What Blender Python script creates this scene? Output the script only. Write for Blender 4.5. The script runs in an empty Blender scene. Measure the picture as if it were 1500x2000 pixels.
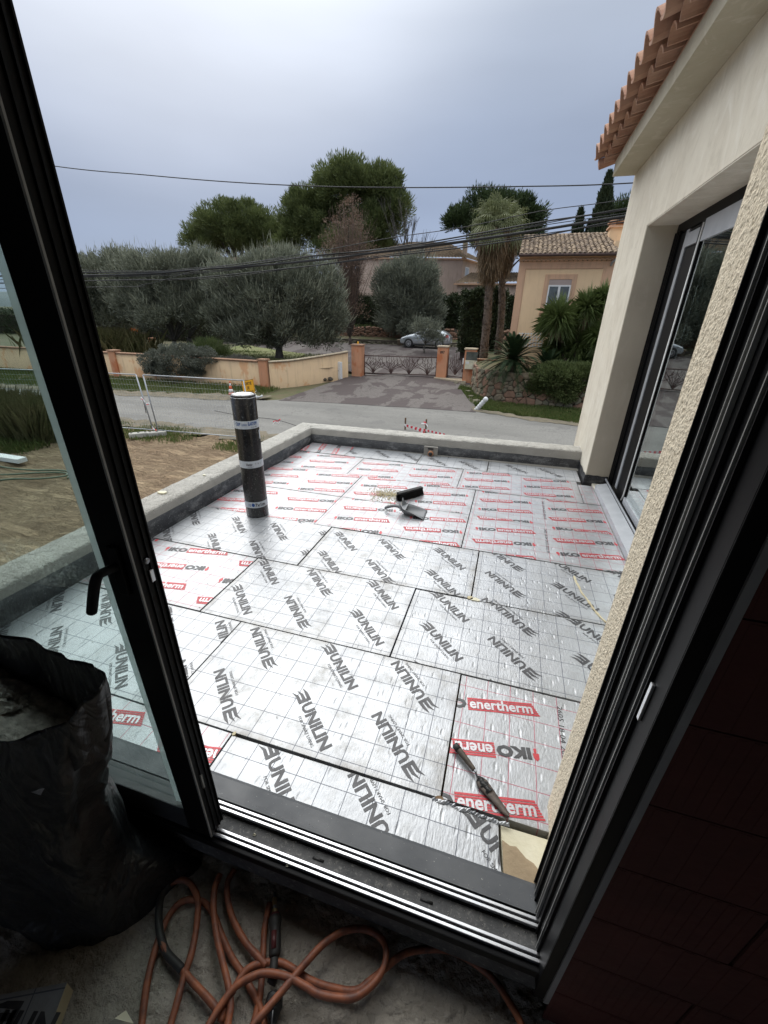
import bpy, bmesh, math, random
import numpy as np
from mathutils import Vector, Matrix, noise
R = math.radians
random.seed(4); RNG = np.random.default_rng(7)
sc = bpy.context.scene
COL = sc.collection
# ------------------------------------------------------------ camera, world, sun, exposure
cd = bpy.data.cameras.new('camera'); cam = bpy.data.objects.new('camera', cd); COL.objects.link(cam)
cam.matrix_world = Matrix(((0.95796458, -0.14036798, 0.2502013, 0), (0.28619923, 0.40725931, -0.86731186, 0), (0.01984601, 0.90246146, 0.4303132, 1.54), (0, 0, 0, 1)))
cd.sensor_fit = 'HORIZONTAL'; cd.sensor_width = 36; cd.lens = 36*798.02/1500; cd.clip_start = .02; cd.clip_end = 3000
sc.camera = cam
SUN_AZ, SUN_EL = -38.0, 40.0
sd = Vector((math.sin(R(SUN_AZ))*math.cos(R(SUN_EL)), math.cos(R(SUN_AZ))*math.cos(R(SUN_EL)), math.sin(R(SUN_EL))))
world = bpy.data.worlds.new("World"); sc.world = world; world.use_nodes = True
nt = world.node_tree; nt.nodes.clear()
def wn(t): return nt.nodes.new(t)
out = wn('ShaderNodeOutputWorld'); bg = wn('ShaderNodeBackground'); bg.inputs[1].default_value = .1
sky = wn('ShaderNodeTexSky'); sky.sky_type = 'NISHITA'; sky.sun_disc = False; sky.sun_elevation = R(SUN_EL); sky.sun_rotation = R(SUN_AZ)
tc = wn('ShaderNodeTexCoord'); sx = wn('ShaderNodeSeparateXYZ'); nt.links.new(tc.outputs['Generated'], sx.inputs[0])
ramp = wn('ShaderNodeValToRGB'); nt.links.new(sx.outputs[2], ramp.inputs[0])
cr = ramp.color_ramp; cr.elements[0].position = 0; cr.elements[0].color = (.235, .285, .39, 1)
cr.elements[1].position = 1; cr.elements[1].color = (1.35, 1.40, 1.42, 1)
for p, c in ((.12, (.205, .25, .35, 1)), (.20, (.195, .235, .325, 1)), (.30, (.235, .275, .36, 1)), (.42, (.32, .36, .435, 1)), (.56, (.58, .63, .68, 1)), (.78, (1.15, 1.2, 1.24, 1))):
    e = cr.elements.new(p); e.color = c
dot = wn('ShaderNodeVectorMath'); dot.operation = 'DOT_PRODUCT'; nt.links.new(tc.outputs['Generated'], dot.inputs[0]); dot.inputs[1].default_value = sd
mr = wn('ShaderNodeMapRange'); mr.interpolation_type = 'SMOOTHERSTEP'; mr.inputs[1].default_value = .80; mr.inputs[2].default_value = 1.0
nt.links.new(dot.outputs['Value'], mr.inputs[0])
glow = wn('ShaderNodeMix'); glow.data_type = 'RGBA'; glow.blend_type = 'ADD'
nt.links.new(mr.outputs[0], glow.inputs[0]); nt.links.new(ramp.outputs[0], glow.inputs[6]); glow.inputs[7].default_value = (.22, .215, .205, 1)
mp = wn('ShaderNodeMapping'); mp.inputs['Scale'].default_value = (1.3, 1.3, 4.5); nt.links.new(tc.outputs['Generated'], mp.inputs[0])
nz = wn('ShaderNodeTexNoise'); nz.inputs['Scale'].default_value = 1.1; nz.inputs['Detail'].default_value = 5; nz.inputs['Roughness'].default_value = .45; nt.links.new(mp.outputs[0], nz.inputs[0])
cmr = wn('ShaderNodeMapRange'); cmr.inputs[1].default_value = .3; cmr.inputs[2].default_value = .7; cmr.inputs[3].default_value = .86; cmr.inputs[4].default_value = 1.12
nt.links.new(nz.outputs[0], cmr.inputs[0])
mul = wn('ShaderNodeVectorMath'); mul.operation = 'SCALE'; nt.links.new(glow.outputs[2], mul.inputs[0]); nt.links.new(cmr.outputs[0], mul.inputs['Scale'])
sc10 = wn('ShaderNodeVectorMath'); sc10.operation = 'SCALE'; sc10.inputs['Scale'].default_value = 10.3; nt.links.new(mul.outputs[0], sc10.inputs[0])
fin = wn('ShaderNodeMix'); fin.data_type = 'RGBA'; fin.inputs[0].default_value = .95
nt.links.new(sky.outputs[0], fin.inputs[6]); nt.links.new(sc10.outputs[0], fin.inputs[7]); nt.links.new(fin.outputs[2], bg.inputs[0]); nt.links.new(bg.outputs[0], out.inputs[0])
sl = bpy.data.lights.new('sun', 'SUN'); sl.energy = 1.5; sl.angle = R(60); sl.color = (1, .97, .92)
so = bpy.data.objects.new('sun', sl); COL.objects.link(so); so.rotation_euler = sd.to_track_quat('Z', 'Y').to_euler()
sc.render.engine = 'CYCLES'
sc.view_settings.view_transform = 'Standard'; sc.view_settings.look = 'None'; sc.view_settings.gamma = 1; sc.view_settings.exposure = .6
try: sc.view_settings.use_curve_mapping = False
except Exception: pass
sc.cycles.max_bounces = 8; sc.cycles.transparent_max_bounces = 12

# ------------------------------------------------------------ materials
MATS = {}
class NB:
    def __init__(s, name):
        m = bpy.data.materials.new(name); m.use_nodes = True; s.m = m; s.t = m.node_tree; s.n = s.t.nodes
        s.p = s.n['Principled BSDF']; s.tc = None; MATS[name] = m
    def new(s, ty, **k):
        n = s.n.new(ty)
        for a, b in k.items(): setattr(n, a, b)
        return n
    def put(s, sock, v):
        if hasattr(v, 'links') or hasattr(v, 'is_output'): s.t.links.new(v, sock)
        else:
            if isinstance(v, tuple) and len(v) == 3 and sock.type == 'RGBA': v = v+(1,)
            sock.default_value = v
    def co(s, scale=(1, 1, 1), kind='Object', rot=(0, 0, 0)):
        if s.tc is None: s.tc = s.new('ShaderNodeTexCoord'); s.geo = s.new('ShaderNodeNewGeometry')
        src = s.geo.outputs['Position'] if kind == 'World' else s.tc.outputs[kind]
        mp = s.new('ShaderNodeMapping'); mp.inputs['Scale'].default_value = scale; mp.inputs['Rotation'].default_value = rot
        s.t.links.new(src, mp.inputs[0]); return mp.outputs[0]
    def warp(s, co, amt, sc_=1.2):
        n = s.new('ShaderNodeTexNoise'); n.inputs['Scale'].default_value = sc_; n.inputs['Detail'].default_value = 5; s.t.links.new(co, n.inputs[0])
        m = s.new('ShaderNodeVectorMath', operation='SCALE'); m.inputs['Scale'].default_value = amt; s.t.links.new(n.outputs['Color'], m.inputs[0])
        a = s.new('ShaderNodeVectorMath', operation='ADD'); s.t.links.new(co, a.inputs[0]); s.t.links.new(m.outputs[0], a.inputs[1]); return a.outputs[0]
    def noise(s, scale, detail=4, rough=.55, co=None, dist=0):
        n = s.new('ShaderNodeTexNoise'); n.inputs['Scale'].default_value = scale; n.inputs['Detail'].default_value = detail
        n.inputs['Roughness'].default_value = rough; n.inputs['Distortion'].default_value = dist
        s.t.links.new(co if co is not None else s.co(kind='World'), n.inputs[0]); return n.outputs[0]
    def voro(s, scale, feature='F1', out='Distance', co=None, rand=1):
        n = s.new('ShaderNodeTexVoronoi', feature=feature); n.inputs['Scale'].default_value = scale; n.inputs['Randomness'].default_value = rand
        s.t.links.new(co if co is not None else s.co(kind='World'), n.inputs[0]); return n.outputs[out]
    def rmp(s, v, a, b, lo=0., hi=1.):
        n = s.new('ShaderNodeMapRange'); n.inputs[1].default_value = a; n.inputs[2].default_value = b; n.inputs[3].default_value = lo; n.inputs[4].default_value = hi
        s.put(n.inputs[0], v); return n.outputs[0]
    def mix(s, f, a, b, blend='MIX'):
        n = s.new('ShaderNodeMix', data_type='RGBA', blend_type=blend); s.put(n.inputs[0], f); s.put(n.inputs[6], a); s.put(n.inputs[7], b); return n.outputs[2]
    def math(s, op, a, b=0.):
        n = s.new('ShaderNodeMath', operation=op); s.put(n.inputs[0], a); s.put(n.inputs[1], b); return n.outputs[0]
    def bump(s, h, strength=.4, dist=.01, prev=None):
        n = s.new('ShaderNodeBump'); n.inputs['Strength'].default_value = strength; n.inputs['Distance'].default_value = dist
        s.put(n.inputs['Height'], h)
        if prev is not None: s.t.links.new(prev, n.inputs['Normal'])
        s.t.links.new(n.outputs[0], s.p.inputs['Normal']); return n.outputs[0]
    def set(s, col=None, rough=None, metal=None, spec=None):
        if col is not None: s.put(s.p.inputs['Base Color'], col)
        if rough is not None: s.put(s.p.inputs['Roughness'], rough)
        if metal is not None: s.put(s.p.inputs['Metallic'], metal)
        if spec is not None: s.put(s.p.inputs['Specular IOR Level'], spec)
        return s
def plain(name, c1, c2, scale=6, rough=.8, metal=0, bump=0., bscale=40, bdist=.004, spec=None, detail=5, kind='World'):
    b = NB(name); co = b.co(kind=kind); n = b.noise(scale, detail, co=co)
    b.set(b.mix(b.rmp(n, .32, .68), c1, c2), rough, metal, spec)
    if bump: b.bump(b.noise(bscale, 4, co=co), bump, bdist)
    return b.m
def foliage_mat(name, c1, c2, c3, scale=1.2, trans=.25, rough=.55, spec=.3):
    b = NB(name); g = b.co(kind='World'); n = b.noise(scale, 3, co=g); n2 = b.noise(scale*14, 2, co=g)
    c = b.mix(b.rmp(n, .35, .65), c1, c2); c = b.mix(b.rmp(n2, .5, .72), c, c3)
    b.set(c, rough, 0, spec)
    tr = b.new('ShaderNodeBsdfTranslucent'); b.put(tr.inputs[0], c); mx = b.new('ShaderNodeMixShader'); mx.inputs[0].default_value = trans
    o = [x for x in b.n if x.type == 'OUTPUT_MATERIAL'][0]
    b.t.links.new(b.p.outputs[0], mx.inputs[1]); b.t.links.new(tr.outputs[0], mx.inputs[2]); b.t.links.new(mx.outputs[0], o.inputs[0])
    return b.m

M = {}
# aluminium foil facing of the insulation boards, printed grid; dirt differs per material
def foil(name, line, dirt):
    b = NB(name); w = b.co(kind='World'); o = b.co(kind='Object')
    sp = b.new('ShaderNodeSeparateXYZ'); b.t.links.new(o, sp.inputs[0])
    def ln(ax):
        fr = b.math('FRACT', b.math('ADD', b.math('MULTIPLY', sp.outputs[ax], 10.0), 100.25))
        return b.math('LESS_THAN', b.math('ABSOLUTE', b.math('SUBTRACT', fr, .5)), .016)
    lines = b.math('MAXIMUM', ln(0), ln(1))
    base = b.mix(b.rmp(b.noise(1.4, 4, co=w), .35, .65), (.455, .47, .49), (.40, .415, .435))
    base = b.mix(b.rmp(b.voro(42, co=w), .0, .12, .25, 0.), base, (.28, .27, .25))
    d = b.math('MULTIPLY', b.rmp(b.noise(6.5, 9, .75, co=w), .50, .72), dirt)
    d2 = b.math('MULTIPLY', b.rmp(b.noise(26, 6, .75, co=w), .58, .74), min(1, .2+dirt))
    base = b.mix(b.math('MINIMUM', b.math('MAXIMUM', d, d2), .8), base, (.25, .235, .205))
    gs = b.new('ShaderNodeSeparateXYZ'); b.t.links.new(b.co(kind='Generated'), gs.inputs[0])
    def ed(k, w_): return b.rmp(b.math('MINIMUM', gs.outputs[k], b.math('SUBTRACT', 1.0, gs.outputs[k])), w_, 0.)
    em = b.math('MULTIPLY', b.math('MAXIMUM', ed(0, .045), ed(1, .09)), b.rmp(b.noise(7, 7, .7, co=w), .36, .66)); base = b.mix(b.math('MULTIPLY', em, min(.85, .25+.75*dirt)), base, (.16, .145, .125))
    specks = b.rmp(b.noise(120, 2, .5, co=w), .73, .77)
    base = b.mix(b.math('MULTIPLY', specks, .75), base, (.10, .09, .08))
    col = b.mix(b.math('MULTIPLY', lines, .85), base, line)
    rg = b.rmp(b.math('ADD', b.noise(5, 5, .6, co=w), b.math('MULTIPLY', d, .5)), .3, .9, .28, .55)
    b.set(col, rg, b.math('SUBTRACT', .45, b.math('MULTIPLY', lines, .3)))
    n1 = b.bump(b.noise(9, 3, .5, co=w), .30, .012)
    # drop-shaped dents pressed into the foil, elongated
    v = b.voro(20, co=b.co(scale=(1.6, .55, 1), kind='World', rot=(0, 0, .12)))
    n2 = b.bump(b.rmp(v, .06, .26), .30, .006, n1)
    n3 = b.bump(b.noise(70, 3, .6, co=b.co(scale=(1.7, .5, 1), kind='World')), .33, .004, n2)
    return b.m
M['foil_u'] = foil('foil_dark_grid', (.09, .10, .13), .32)
M['foil_ud'] = foil('foil_dark_grid_dirty', (.09, .10, .13), .62)
M['foil_i'] = foil('foil_red_grid', (.38, .08, .12), .3)
M['print_dark'] = plain('print_dark', (.045, .045, .05), (.09, .09, .095), 30, .42, .15, .25, 40, .003)
M['print_red'] = plain('print_red', (.48, .04, .055), (.56, .07, .08), 25, .4, .15, .25, 40, .003)
M['print_white'] = plain('print_white', (.55, .55, .57), (.50, .50, .52), 25, .36, .45, .25, 40, .003)
M['foam'] = plain('pir_foam', (.62, .56, .38), (.50, .42, .27), 9, .9, 0, .3, 60, .006)
M['foam_brown'] = plain('torn_facer_brown', (.40, .31, .20), (.30, .23, .15), 14, .9, 0, .4, 60, .006)
M['foam_pale'] = plain('pir_foam_pale', (.74, .71, .56), (.64, .60, .44), 12, .9, 0, .4, 40, .006)
M['gap'] = plain('joint_brown', (.30, .19, .11), (.12, .08, .05), 8, .95)  # brown base colour showing in the joints between boards
def concrete(name, c1, c2, c3, sc_=5, bump=.6, bs=45, bd=.01, rough=.9):
    b = NB(name); w = b.co(kind='World'); n = b.noise(sc_, 8, .65, co=w)
    c = b.mix(b.rmp(n, .35, .65), c1, c2); c = b.mix(b.rmp(b.noise(sc_*8, 6, .7, co=w), .55, .75), c, c3)
    b.set(c, rough); n1 = b.bump(b.noise(bs, 6, .65, co=w), bump, bd); b.bump(b.noise(bs*.2, 3, co=w), bump*.7, bd*2.5, n1)
    return b.m
M['coping'] = concrete('rough_concrete', (.40, .385, .35), (.54, .52, .475), (.22, .21, .195), 6, 1.0, 75, .02)
M['conc_side'] = concrete('parapet_render', (.30, .285, .255), (.22, .21, .19), (.36, .34, .31), 4, .5, 50, .006)
def bitumen():
    b = NB('bitumen_strip'); w = b.co(kind='World')
    c = b.mix(b.rmp(b.noise(9, 6, .7, co=w), .4, .62), (.012, .0125, .015), (.028, .029, .033))
    sm = b.rmp(b.noise(5.5, 8, .75, co=b.co(scale=(1, 1, 2.2), kind='World')), .5, .66)
    c = b.mix(b.math('MULTIPLY', sm, .6), c, (.20, .20, .20))
    c = b.mix(b.rmp(b.voro(60, co=w), .13, .08), c, (.42, .42, .42))
    b.set(c, .5); b.bump(b.noise(30, 5, co=w), .4, .01); return b.m
M['bitumen'] = bitumen()
def stucco(name, c1, c2, bump, bs, bd, stain=.5):
    b = NB(name); w = b.co(kind='World'); n = b.noise(2.2, 7, .6, co=w)
    c = b.mix(b.rmp(n, .35, .65), c1, c2)
    streak = b.noise(3.4, 8, .68, co=b.co(scale=(1.6, 1.5, .75), kind='World', rot=(.5, 0, 0)), dist=1.7)
    c = b.mix(b.math('MULTIPLY', b.rmp(streak, .52, .72), stain), c, (.50, .455, .37))
    c = b.mix(b.math('MULTIPLY', b.rmp(streak, .46, .30), stain*.8), c, (.80, .77, .69))
    b.set(c, .9); n1 = b.bump(b.noise(bs, 5, .6, co=w), bump, bd); b.bump(b.noise(7, 4, .6, co=b.co(scale=(1, 1, .35), kind='World')), .35, .02, n1)
    return b.m
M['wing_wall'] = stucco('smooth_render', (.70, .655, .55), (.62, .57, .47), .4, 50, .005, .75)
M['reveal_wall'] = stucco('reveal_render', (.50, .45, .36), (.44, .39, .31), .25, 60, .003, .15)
def roughcast():
    b = NB('roughcast'); w = b.co(kind='World')
    v = b.voro(170, co=w); n = b.noise(110, 4, .6, co=w)
    c = b.mix(b.rmp(b.noise(12, 4, co=w), .3, .7), (.84, .75, .59), (.76, .67, .52)); c = b.mix(b.rmp(n, .50, .32), c, (.46, .39, .28))
    b.set(c, .95); n1 = b.bump(n, .8, .006); b.bump(v, .45, .004, n1); return b.m
M['roughcast'] = roughcast()
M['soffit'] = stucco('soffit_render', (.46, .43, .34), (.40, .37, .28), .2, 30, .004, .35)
M['black_alu'] = plain('black_aluminium', (.003, .0032, .0045), (.005, .0052, .006), 9, .5, 0, .06, 90, .002, .14)
M['dark_alu'] = plain('dark_grey_aluminium', (.030, .033, .037), (.045, .047, .05), 12, .5, 0, .1, 90, .002)
def sillmat():
    b = NB('sill_plate'); w = b.co(kind='World')
    c = b.mix(b.rmp(b.noise(4, 7, .65, co=w), .35, .7), (.052, .058, .066), (.085, .09, .096)); c = b.mix(b.rmp(b.noise(150, 2, co=w), .72, .76), c, (.4, .4, .38))
    b.set(c, b.rmp(b.noise(10, 5, co=w), .3, .7, .42, .65)); b.bump(b.noise(5, 3, co=w), .1, .004); return b.m
M['sill'] = sillmat()
M['track_floor'] = concrete('dusty_track', (.045, .047, .05), (.10, .10, .10), (.26, .25, .23), 9, .4, 140, .003, .7)
M['rail'] = plain('brushed_rail', (.72, .73, .75), (.60, .61, .64), 20, .3, .85)
M['light_alu'] = plain('light_grey_profile', (.42, .44, .47), (.36, .38, .41), 10, .4, .3)
M['grey_seal'] = plain('grey_seal', (.30, .30, .30), (.22, .22, .22), 10, .8)
M['grey_highlight'] = plain('grey_parts_highlight', (.30, .30, .29), (.22, .22, .21), 10, .5)  # pale grey for small hardware and for painted edge highlights
def glassmat(name, tint, refl=1.0):
    b = NB(name); o = [x for x in b.n if x.type == 'OUTPUT_MATERIAL'][0]
    tr = b.new('ShaderNodeBsdfTransparent'); b.put(tr.inputs[0], tint); gl = b.new('ShaderNodeBsdfGlossy'); gl.inputs['Roughness'].default_value = .01; b.put(gl.inputs[0], (.9, .95, .95))
    fr = b.new('ShaderNodeFresnel'); fr.inputs[0].default_value = 1.5; mx = b.new('ShaderNodeMixShader')
    ge = b.new('ShaderNodeNewGeometry'); b.put(mx.inputs[0], b.math('MULTIPLY', b.math('SUBTRACT', 1.0, ge.outputs['Backfacing']), b.math('MINIMUM', b.math('MULTIPLY', fr.outputs[0], refl), .95))); b.t.links.new(tr.outputs[0], mx.inputs[1]); b.t.links.new(gl.outputs[0], mx.inputs[2]); b.t.links.new(mx.outputs[0], o.inputs[0]); return b.m
M['glass'] = glassmat('door_glass', (.915, .955, .95), 1.5)
M['wing_glass'] = glassmat('wing_glass', (.8, .84, .84), 2.4)
def spacer():
    b = NB('clear_glazing_edge'); o = [x for x in b.n if x.type == 'OUTPUT_MATERIAL'][0]; tr = b.new('ShaderNodeBsdfTransparent'); b.put(tr.inputs[0], (.8, .85, .85))
    b.set((.50, .53, .53), .35); tl = b.new('ShaderNodeBsdfTranslucent'); b.put(tl.inputs[0], (.62, .66, .65)); m1 = b.new('ShaderNodeMixShader'); m1.inputs[0].default_value = .6
    b.t.links.new(b.p.outputs[0], m1.inputs[1]); b.t.links.new(tl.outputs[0], m1.inputs[2]); m2 = b.new('ShaderNodeMixShader'); m2.inputs[0].default_value = .62
    b.t.links.new(tr.outputs[0], m2.inputs[1]); b.t.links.new(m1.outputs[0], m2.inputs[2]); b.t.links.new(m2.outputs[0], o.inputs[0]); return b.m
M['spacer'] = spacer()
M['floor'] = concrete('bare_concrete_floor', (.40, .365, .31), (.50, .46, .40), (.22, .20, .17), 9, 1.0, 55, .018)
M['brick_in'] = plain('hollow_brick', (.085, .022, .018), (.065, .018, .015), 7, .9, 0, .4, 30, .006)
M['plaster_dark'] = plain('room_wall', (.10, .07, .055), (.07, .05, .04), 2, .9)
M['tile'] = plain('terracotta_new', (.36, .19, .125), (.46, .28, .19), 3.5, .85, 0, .4, 40, .006)
M['tile2'] = plain('terracotta_new_pale', (.52, .34, .245), (.35, .19, .13), 5, .85, 0, .4, 40, .006)
M['tile_old'] = plain('terracotta_weathered', (.23, .16, .105), (.10, .075, .055), 5, .95, 0, .5, 30, .02, detail=8)
M['tile_old2'] = plain('terracotta_lichen', (.32, .235, .15), (.16, .115, .08), 4, .95, 0, .5, 30, .02, detail=8)
def stained(name, c1, c2, peel, amt=.6, lo=.5, hi=.6, sc_=(1, 1, .6), drip=.4):
    b = NB(name); w = b.co(kind='World'); c = b.mix(b.rmp(b.noise(1.2, 7, .6, co=w), .35, .65), c1, c2)
    p = b.rmp(b.noise(1.5, 9, .62, co=b.co(scale=sc_, kind='World')), lo, hi); c = b.mix(b.math('MULTIPLY', p, amt), c, peel)
    c = b.mix(b.math('MULTIPLY', b.rmp(b.noise(5, 7, .7, co=b.co(scale=(1.4, 1.4, .12), kind='World')), .52, .68), drip), c, (.30, .21, .14))
    b.set(c, .92); b.bump(b.noise(20, 5, co=w), .3, .01); return b.m
M['bound_wall'] = stained('peeling_ochre_render', (.66, .48, .29), (.60, .43, .27), (.56, .28, .13), .75, .56, .62)
M['pillar'] = stained('peeling_salmon_render', (.62, .31, .18), (.56, .27, .15), (.52, .17, .07), .8, .5, .58)
M['house_wall'] = stained('ochre_render', (.84, .60, .37), (.78, .55, .34), (.70, .51, .33), .25, .5, .75, (1, 1, .6), .15)
M['house_trim'] = stained('salmon_trim', (.66, .41, .27), (.60, .37, .24), (.55, .36, .24), .3, .5, .7)
M['pink_wall'] = stained('pale_pink_render', (.60, .46, .38), (.55, .42, .34), (.40, .30, .24), .3)
M['cap'] = plain('stone_cap', (.50, .42, .30), (.33, .27, .2), 8, .9, 0, .4, 30, .01)
M['cap_brick'] = plain('brick_cap', (.40, .22, .14), (.27, .17, .11), 8, .9, 0, .4, 30, .01)
M['white_paint'] = plain('white_paint', (.78, .78, .77), (.70, .70, .69), 6, .5)
M['shutter'] = plain('roller_shutter', (.42, .33, .30), (.36, .29, .26), 3, .6)
M['pane_dark'] = plain('window_pane', (.10, .12, .12), (.04, .05, .05), 3, .08, 0, 0, spec=.9)
M['iron'] = plain('rusty_iron', (.055, .035, .032), (.10, .055, .045), 9, .7, .2, .3, 60, .004)
M['zinc'] = plain('galvanised_steel', (.42, .44, .46), (.34, .36, .38), 8, .45, .5)
M['pale_block'] = concrete('fence_foot', (.42, .41, .37), (.34, .33, .3), (.5, .48, .44), 4, .5, 30, .01)
M['hosegreen'] = plain('green_hose', (.07, .10, .06), (.10, .13, .08), 5, .5)
M['wire'] = plain('cable_sheath', (.018, .018, .02), (.03, .03, .032), 2, .6)
M['yellow'] = plain('sign_yellow', (.85, .42, .01), (.80, .38, .01), 4, .45)
M['sign_black'] = plain('sign_black', (.012, .012, .012), (.02, .02, .02), 4, .5)
M['orange'] = plain('cone_orange', (.75, .13, .03), (.65, .10, .03), 4, .5)
M['plastic_white'] = plain('white_plastic', (.72, .73, .74), (.60, .61, .62), 12, .4, 0, .3, 30, .01)
M['red_tape'] = plain('tape_red', (.68, .03, .05), (.60, .03, .04), 4, .5)
M['wood'] = plain('weathered_stake', (.17, .11, .07), (.11, .07, .045), 12, .9, 0, .4, 60, .004)
def sandmat():
    b = NB('sandy_soil'); w = b.co(kind='World'); n = b.noise(.9, 9, .65, co=w)
    c = b.mix(b.rmp(n, .38, .62), (.30, .205, .12), (.46, .34, .21)); c = b.mix(b.rmp(b.noise(7, 7, .7, co=w), .56, .75), c, (.20, .14, .085))
    b.set(c, .95); rut = b.rmp(b.math('ABSOLUTE', b.math('SUBTRACT', b.noise(2.4, 6, .65, co=b.co(scale=(.35, 1.9, 1), kind='World', rot=(0, 0, .25)), dist=.6), .5)), .0, .09); c2 = b.mix(b.math('MULTIPLY', b.math('SUBTRACT', 1.0, rut), .5), c, (.20, .135, .08)); b.set(c2, .95); n0 = b.bump(rut, .8, .10); n1 = b.bump(b.noise(6, 8, .6, co=b.co(scale=(.6, 1.6, 1), kind='World')), 1.0, .22, n0); b.bump(b.noise(40, 5, co=w), .7, .03, n1); return b.m
M['sand'] = sandmat()
def roadmat():
    b = NB('worn_asphalt'); w = b.co(kind='World'); n = b.noise(.5, 9, .6, co=b.co(scale=(.35, 1.3, 1), kind='World'))
    c = b.mix(b.rmp(n, .38, .62), (.165, .16, .148), (.225, .218, .20)); c = b.mix(b.rmp(b.noise(16, 8, .8, co=w), .45, .7), c, (.14, .135, .125))
    ck = b.voro(.28, 'DISTANCE_TO_EDGE', 'Distance', co=b.warp(w, 2.6))
    c = b.mix(b.math('MULTIPLY', b.rmp(ck, .008, .002), .6), c, (.12, .115, .105))
    c = b.mix(b.math('MULTIPLY', b.rmp(b.noise(1.3, 6, .6, co=w), .60, .64), .55), c, (.13, .125, .12))
    b.set(c, .9); b.bump(b.noise(70, 4, co=w), .5, .01); return b.m
M['road'] = roadmat()
def drivemat():
    b = NB('patched_driveway'); w = b.co(kind='World'); n = b.noise(.62, 8, .62, co=b.co(scale=(1, .55, 1), kind='World', rot=(0, 0, .35)), dist=.4)
    c = b.mix(b.rmp(n, .485, .515), (.072, .054, .053), (.15, .132, .122)); c = b.mix(b.rmp(b.noise(14, 8, .75, co=w), .42, .72), c, (.065, .052, .048))
    ck = b.voro(.35, 'DISTANCE_TO_EDGE', 'Distance', co=b.warp(w, 2.2)); c = b.mix(b.math('MULTIPLY', b.rmp(ck, .010, .003), .7), c, (.06, .05, .045))
    b.set(c, .88); b.bump(b.noise(60, 4, co=w), .5, .012); return b.m
M['drive'] = drivemat()
M['dirt'] = plain('roadside_dirt', (.20, .165, .115), (.11, .10, .07), 3, .95, 0, .8, 14, .04, detail=8)
M['soil'] = plain('verge_soil', (.13, .105, .06), (.09, .10, .04), 1.5, .95, 0, .6, 12, .05)
M['garden'] = plain('garden_ground', (.075, .085, .035), (.12, .10, .06), .7, .95, 0, .6, 9, .06, detail=8)
M['lawn'] = plain('lawn_ground', (.16, .19, .06), (.22, .215, .10), .8, .95, 0, .5, 14, .05, detail=8)
M['hill'] = plain('far_hills', (.10, .12, .12), (.14, .16, .17), .01, .95)
M['field'] = plain('field', (.30, .25, .15), (.20, .20, .10), .03, .95)
M['grass'] = foliage_mat('grass_blades', (.095, .145, .038), (.14, .18, .055), (.23, .21, .09), .8)
M['drygrass'] = foliage_mat('dry_grass_blades', (.20, .18, .09), (.13, .15, .06), (.27, .24, .13), .8)
M['olive'] = foliage_mat('olive_leaves', (.11, .12, .085), (.165, .18, .13), (.29, .31, .245), .7, .15, .5)
M['olive2'] = foliage_mat('olive_leaves_grey', (.12, .132, .10), (.175, .19, .145), (.27, .29, .23), .7, .15, .5)
M['olive_tip'] = foliage_mat('olive_twig_tips', (.20, .21, .15), (.27, .28, .205), (.36, .375, .29), .9, .15, .5)
M['pine'] = foliage_mat('pine_needles', (.085, .11, .04), (.125, .155, .055), (.20, .22, .085), .5, .25)
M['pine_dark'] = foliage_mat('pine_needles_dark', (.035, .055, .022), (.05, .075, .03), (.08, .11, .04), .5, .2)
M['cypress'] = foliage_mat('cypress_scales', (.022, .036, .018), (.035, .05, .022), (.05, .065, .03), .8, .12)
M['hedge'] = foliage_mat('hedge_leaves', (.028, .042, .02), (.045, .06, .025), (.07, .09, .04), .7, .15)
M['shrub'] = foliage_mat('shrub_leaves', (.075, .105, .035), (.11, .14, .05), (.17, .19, .08), 1.3, .2)
M['greybush'] = foliage_mat('grey_shrub_leaves', (.10, .11, .085), (.14, .15, .12), (.22, .23, .19), 2, .15)
M['lav'] = foliage_mat('lavender_leaves', (.11, .11, .09), (.15, .14, .12), (.19, .18, .16), 2, .15)
M['palm'] = foliage_mat('palm_fronds', (.12, .14, .06), (.17, .19, .09), (.26, .27, .15), 1, .25)
M['palm_dead'] = foliage_mat('palm_dead_fronds', (.23, .16, .09), (.17, .12, .07), (.32, .24, .15), 1, .15)
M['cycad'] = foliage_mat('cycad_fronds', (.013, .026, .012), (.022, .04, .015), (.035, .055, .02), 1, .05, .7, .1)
M['yucca'] = foliage_mat('yucca_blades', (.11, .16, .05), (.16, .22, .07), (.26, .31, .13), 1.2, .2, .42, .45)
M['brownleaf'] = foliage_mat('dry_oak_leaves', (.20, .13, .09), (.26, .18, .13), (.15, .095, .07), 1.2, .2)
M['bark'] = plain('bark', (.085, .065, .05), (.045, .036, .03), 6, .95, 0, .8, 14, .04)
M['twig'] = plain('reddish_twigs', (.20, .14, .105), (.15, .10, .08), 3, .9)
M['bark_grey'] = plain('olive_bark', (.12, .11, .095), (.06, .052, .045), 5, .95, 0, .8, 14, .05)
M['palm_trunk'] = plain('palm_bark', (.17, .13, .10), (.07, .052, .042), 9, .95, 0, 1, 14, .05)
M['stone_a'] = plain('rhyolite_stone', (.30, .17, .115), (.20, .13, .09), 4, .95, 0, .6, 14, .03, detail=8)
M['stone_b'] = plain('buff_stone', (.27, .22, .15), (.19, .155, .11), 4, .95, 0, .6, 14, .03, detail=8)
M['stone_c'] = plain('mossy_stone', (.15, .14, .095), (.21, .185, .135), 3, .95, 0, .6, 14, .03, detail=8)
M['mortar'] = plain('wall_core', (.055, .045, .035), (.09, .075, .055), 5, .95, 0, .6, 20, .03)
M['car'] = plain('silver_paint', (.50, .53, .56), (.46, .49, .52), 2, .22, .6)
M['car_glass'] = plain('car_window', (.02, .025, .028), (.03, .035, .04), 2, .06, 0, 0, spec=.9)
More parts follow.
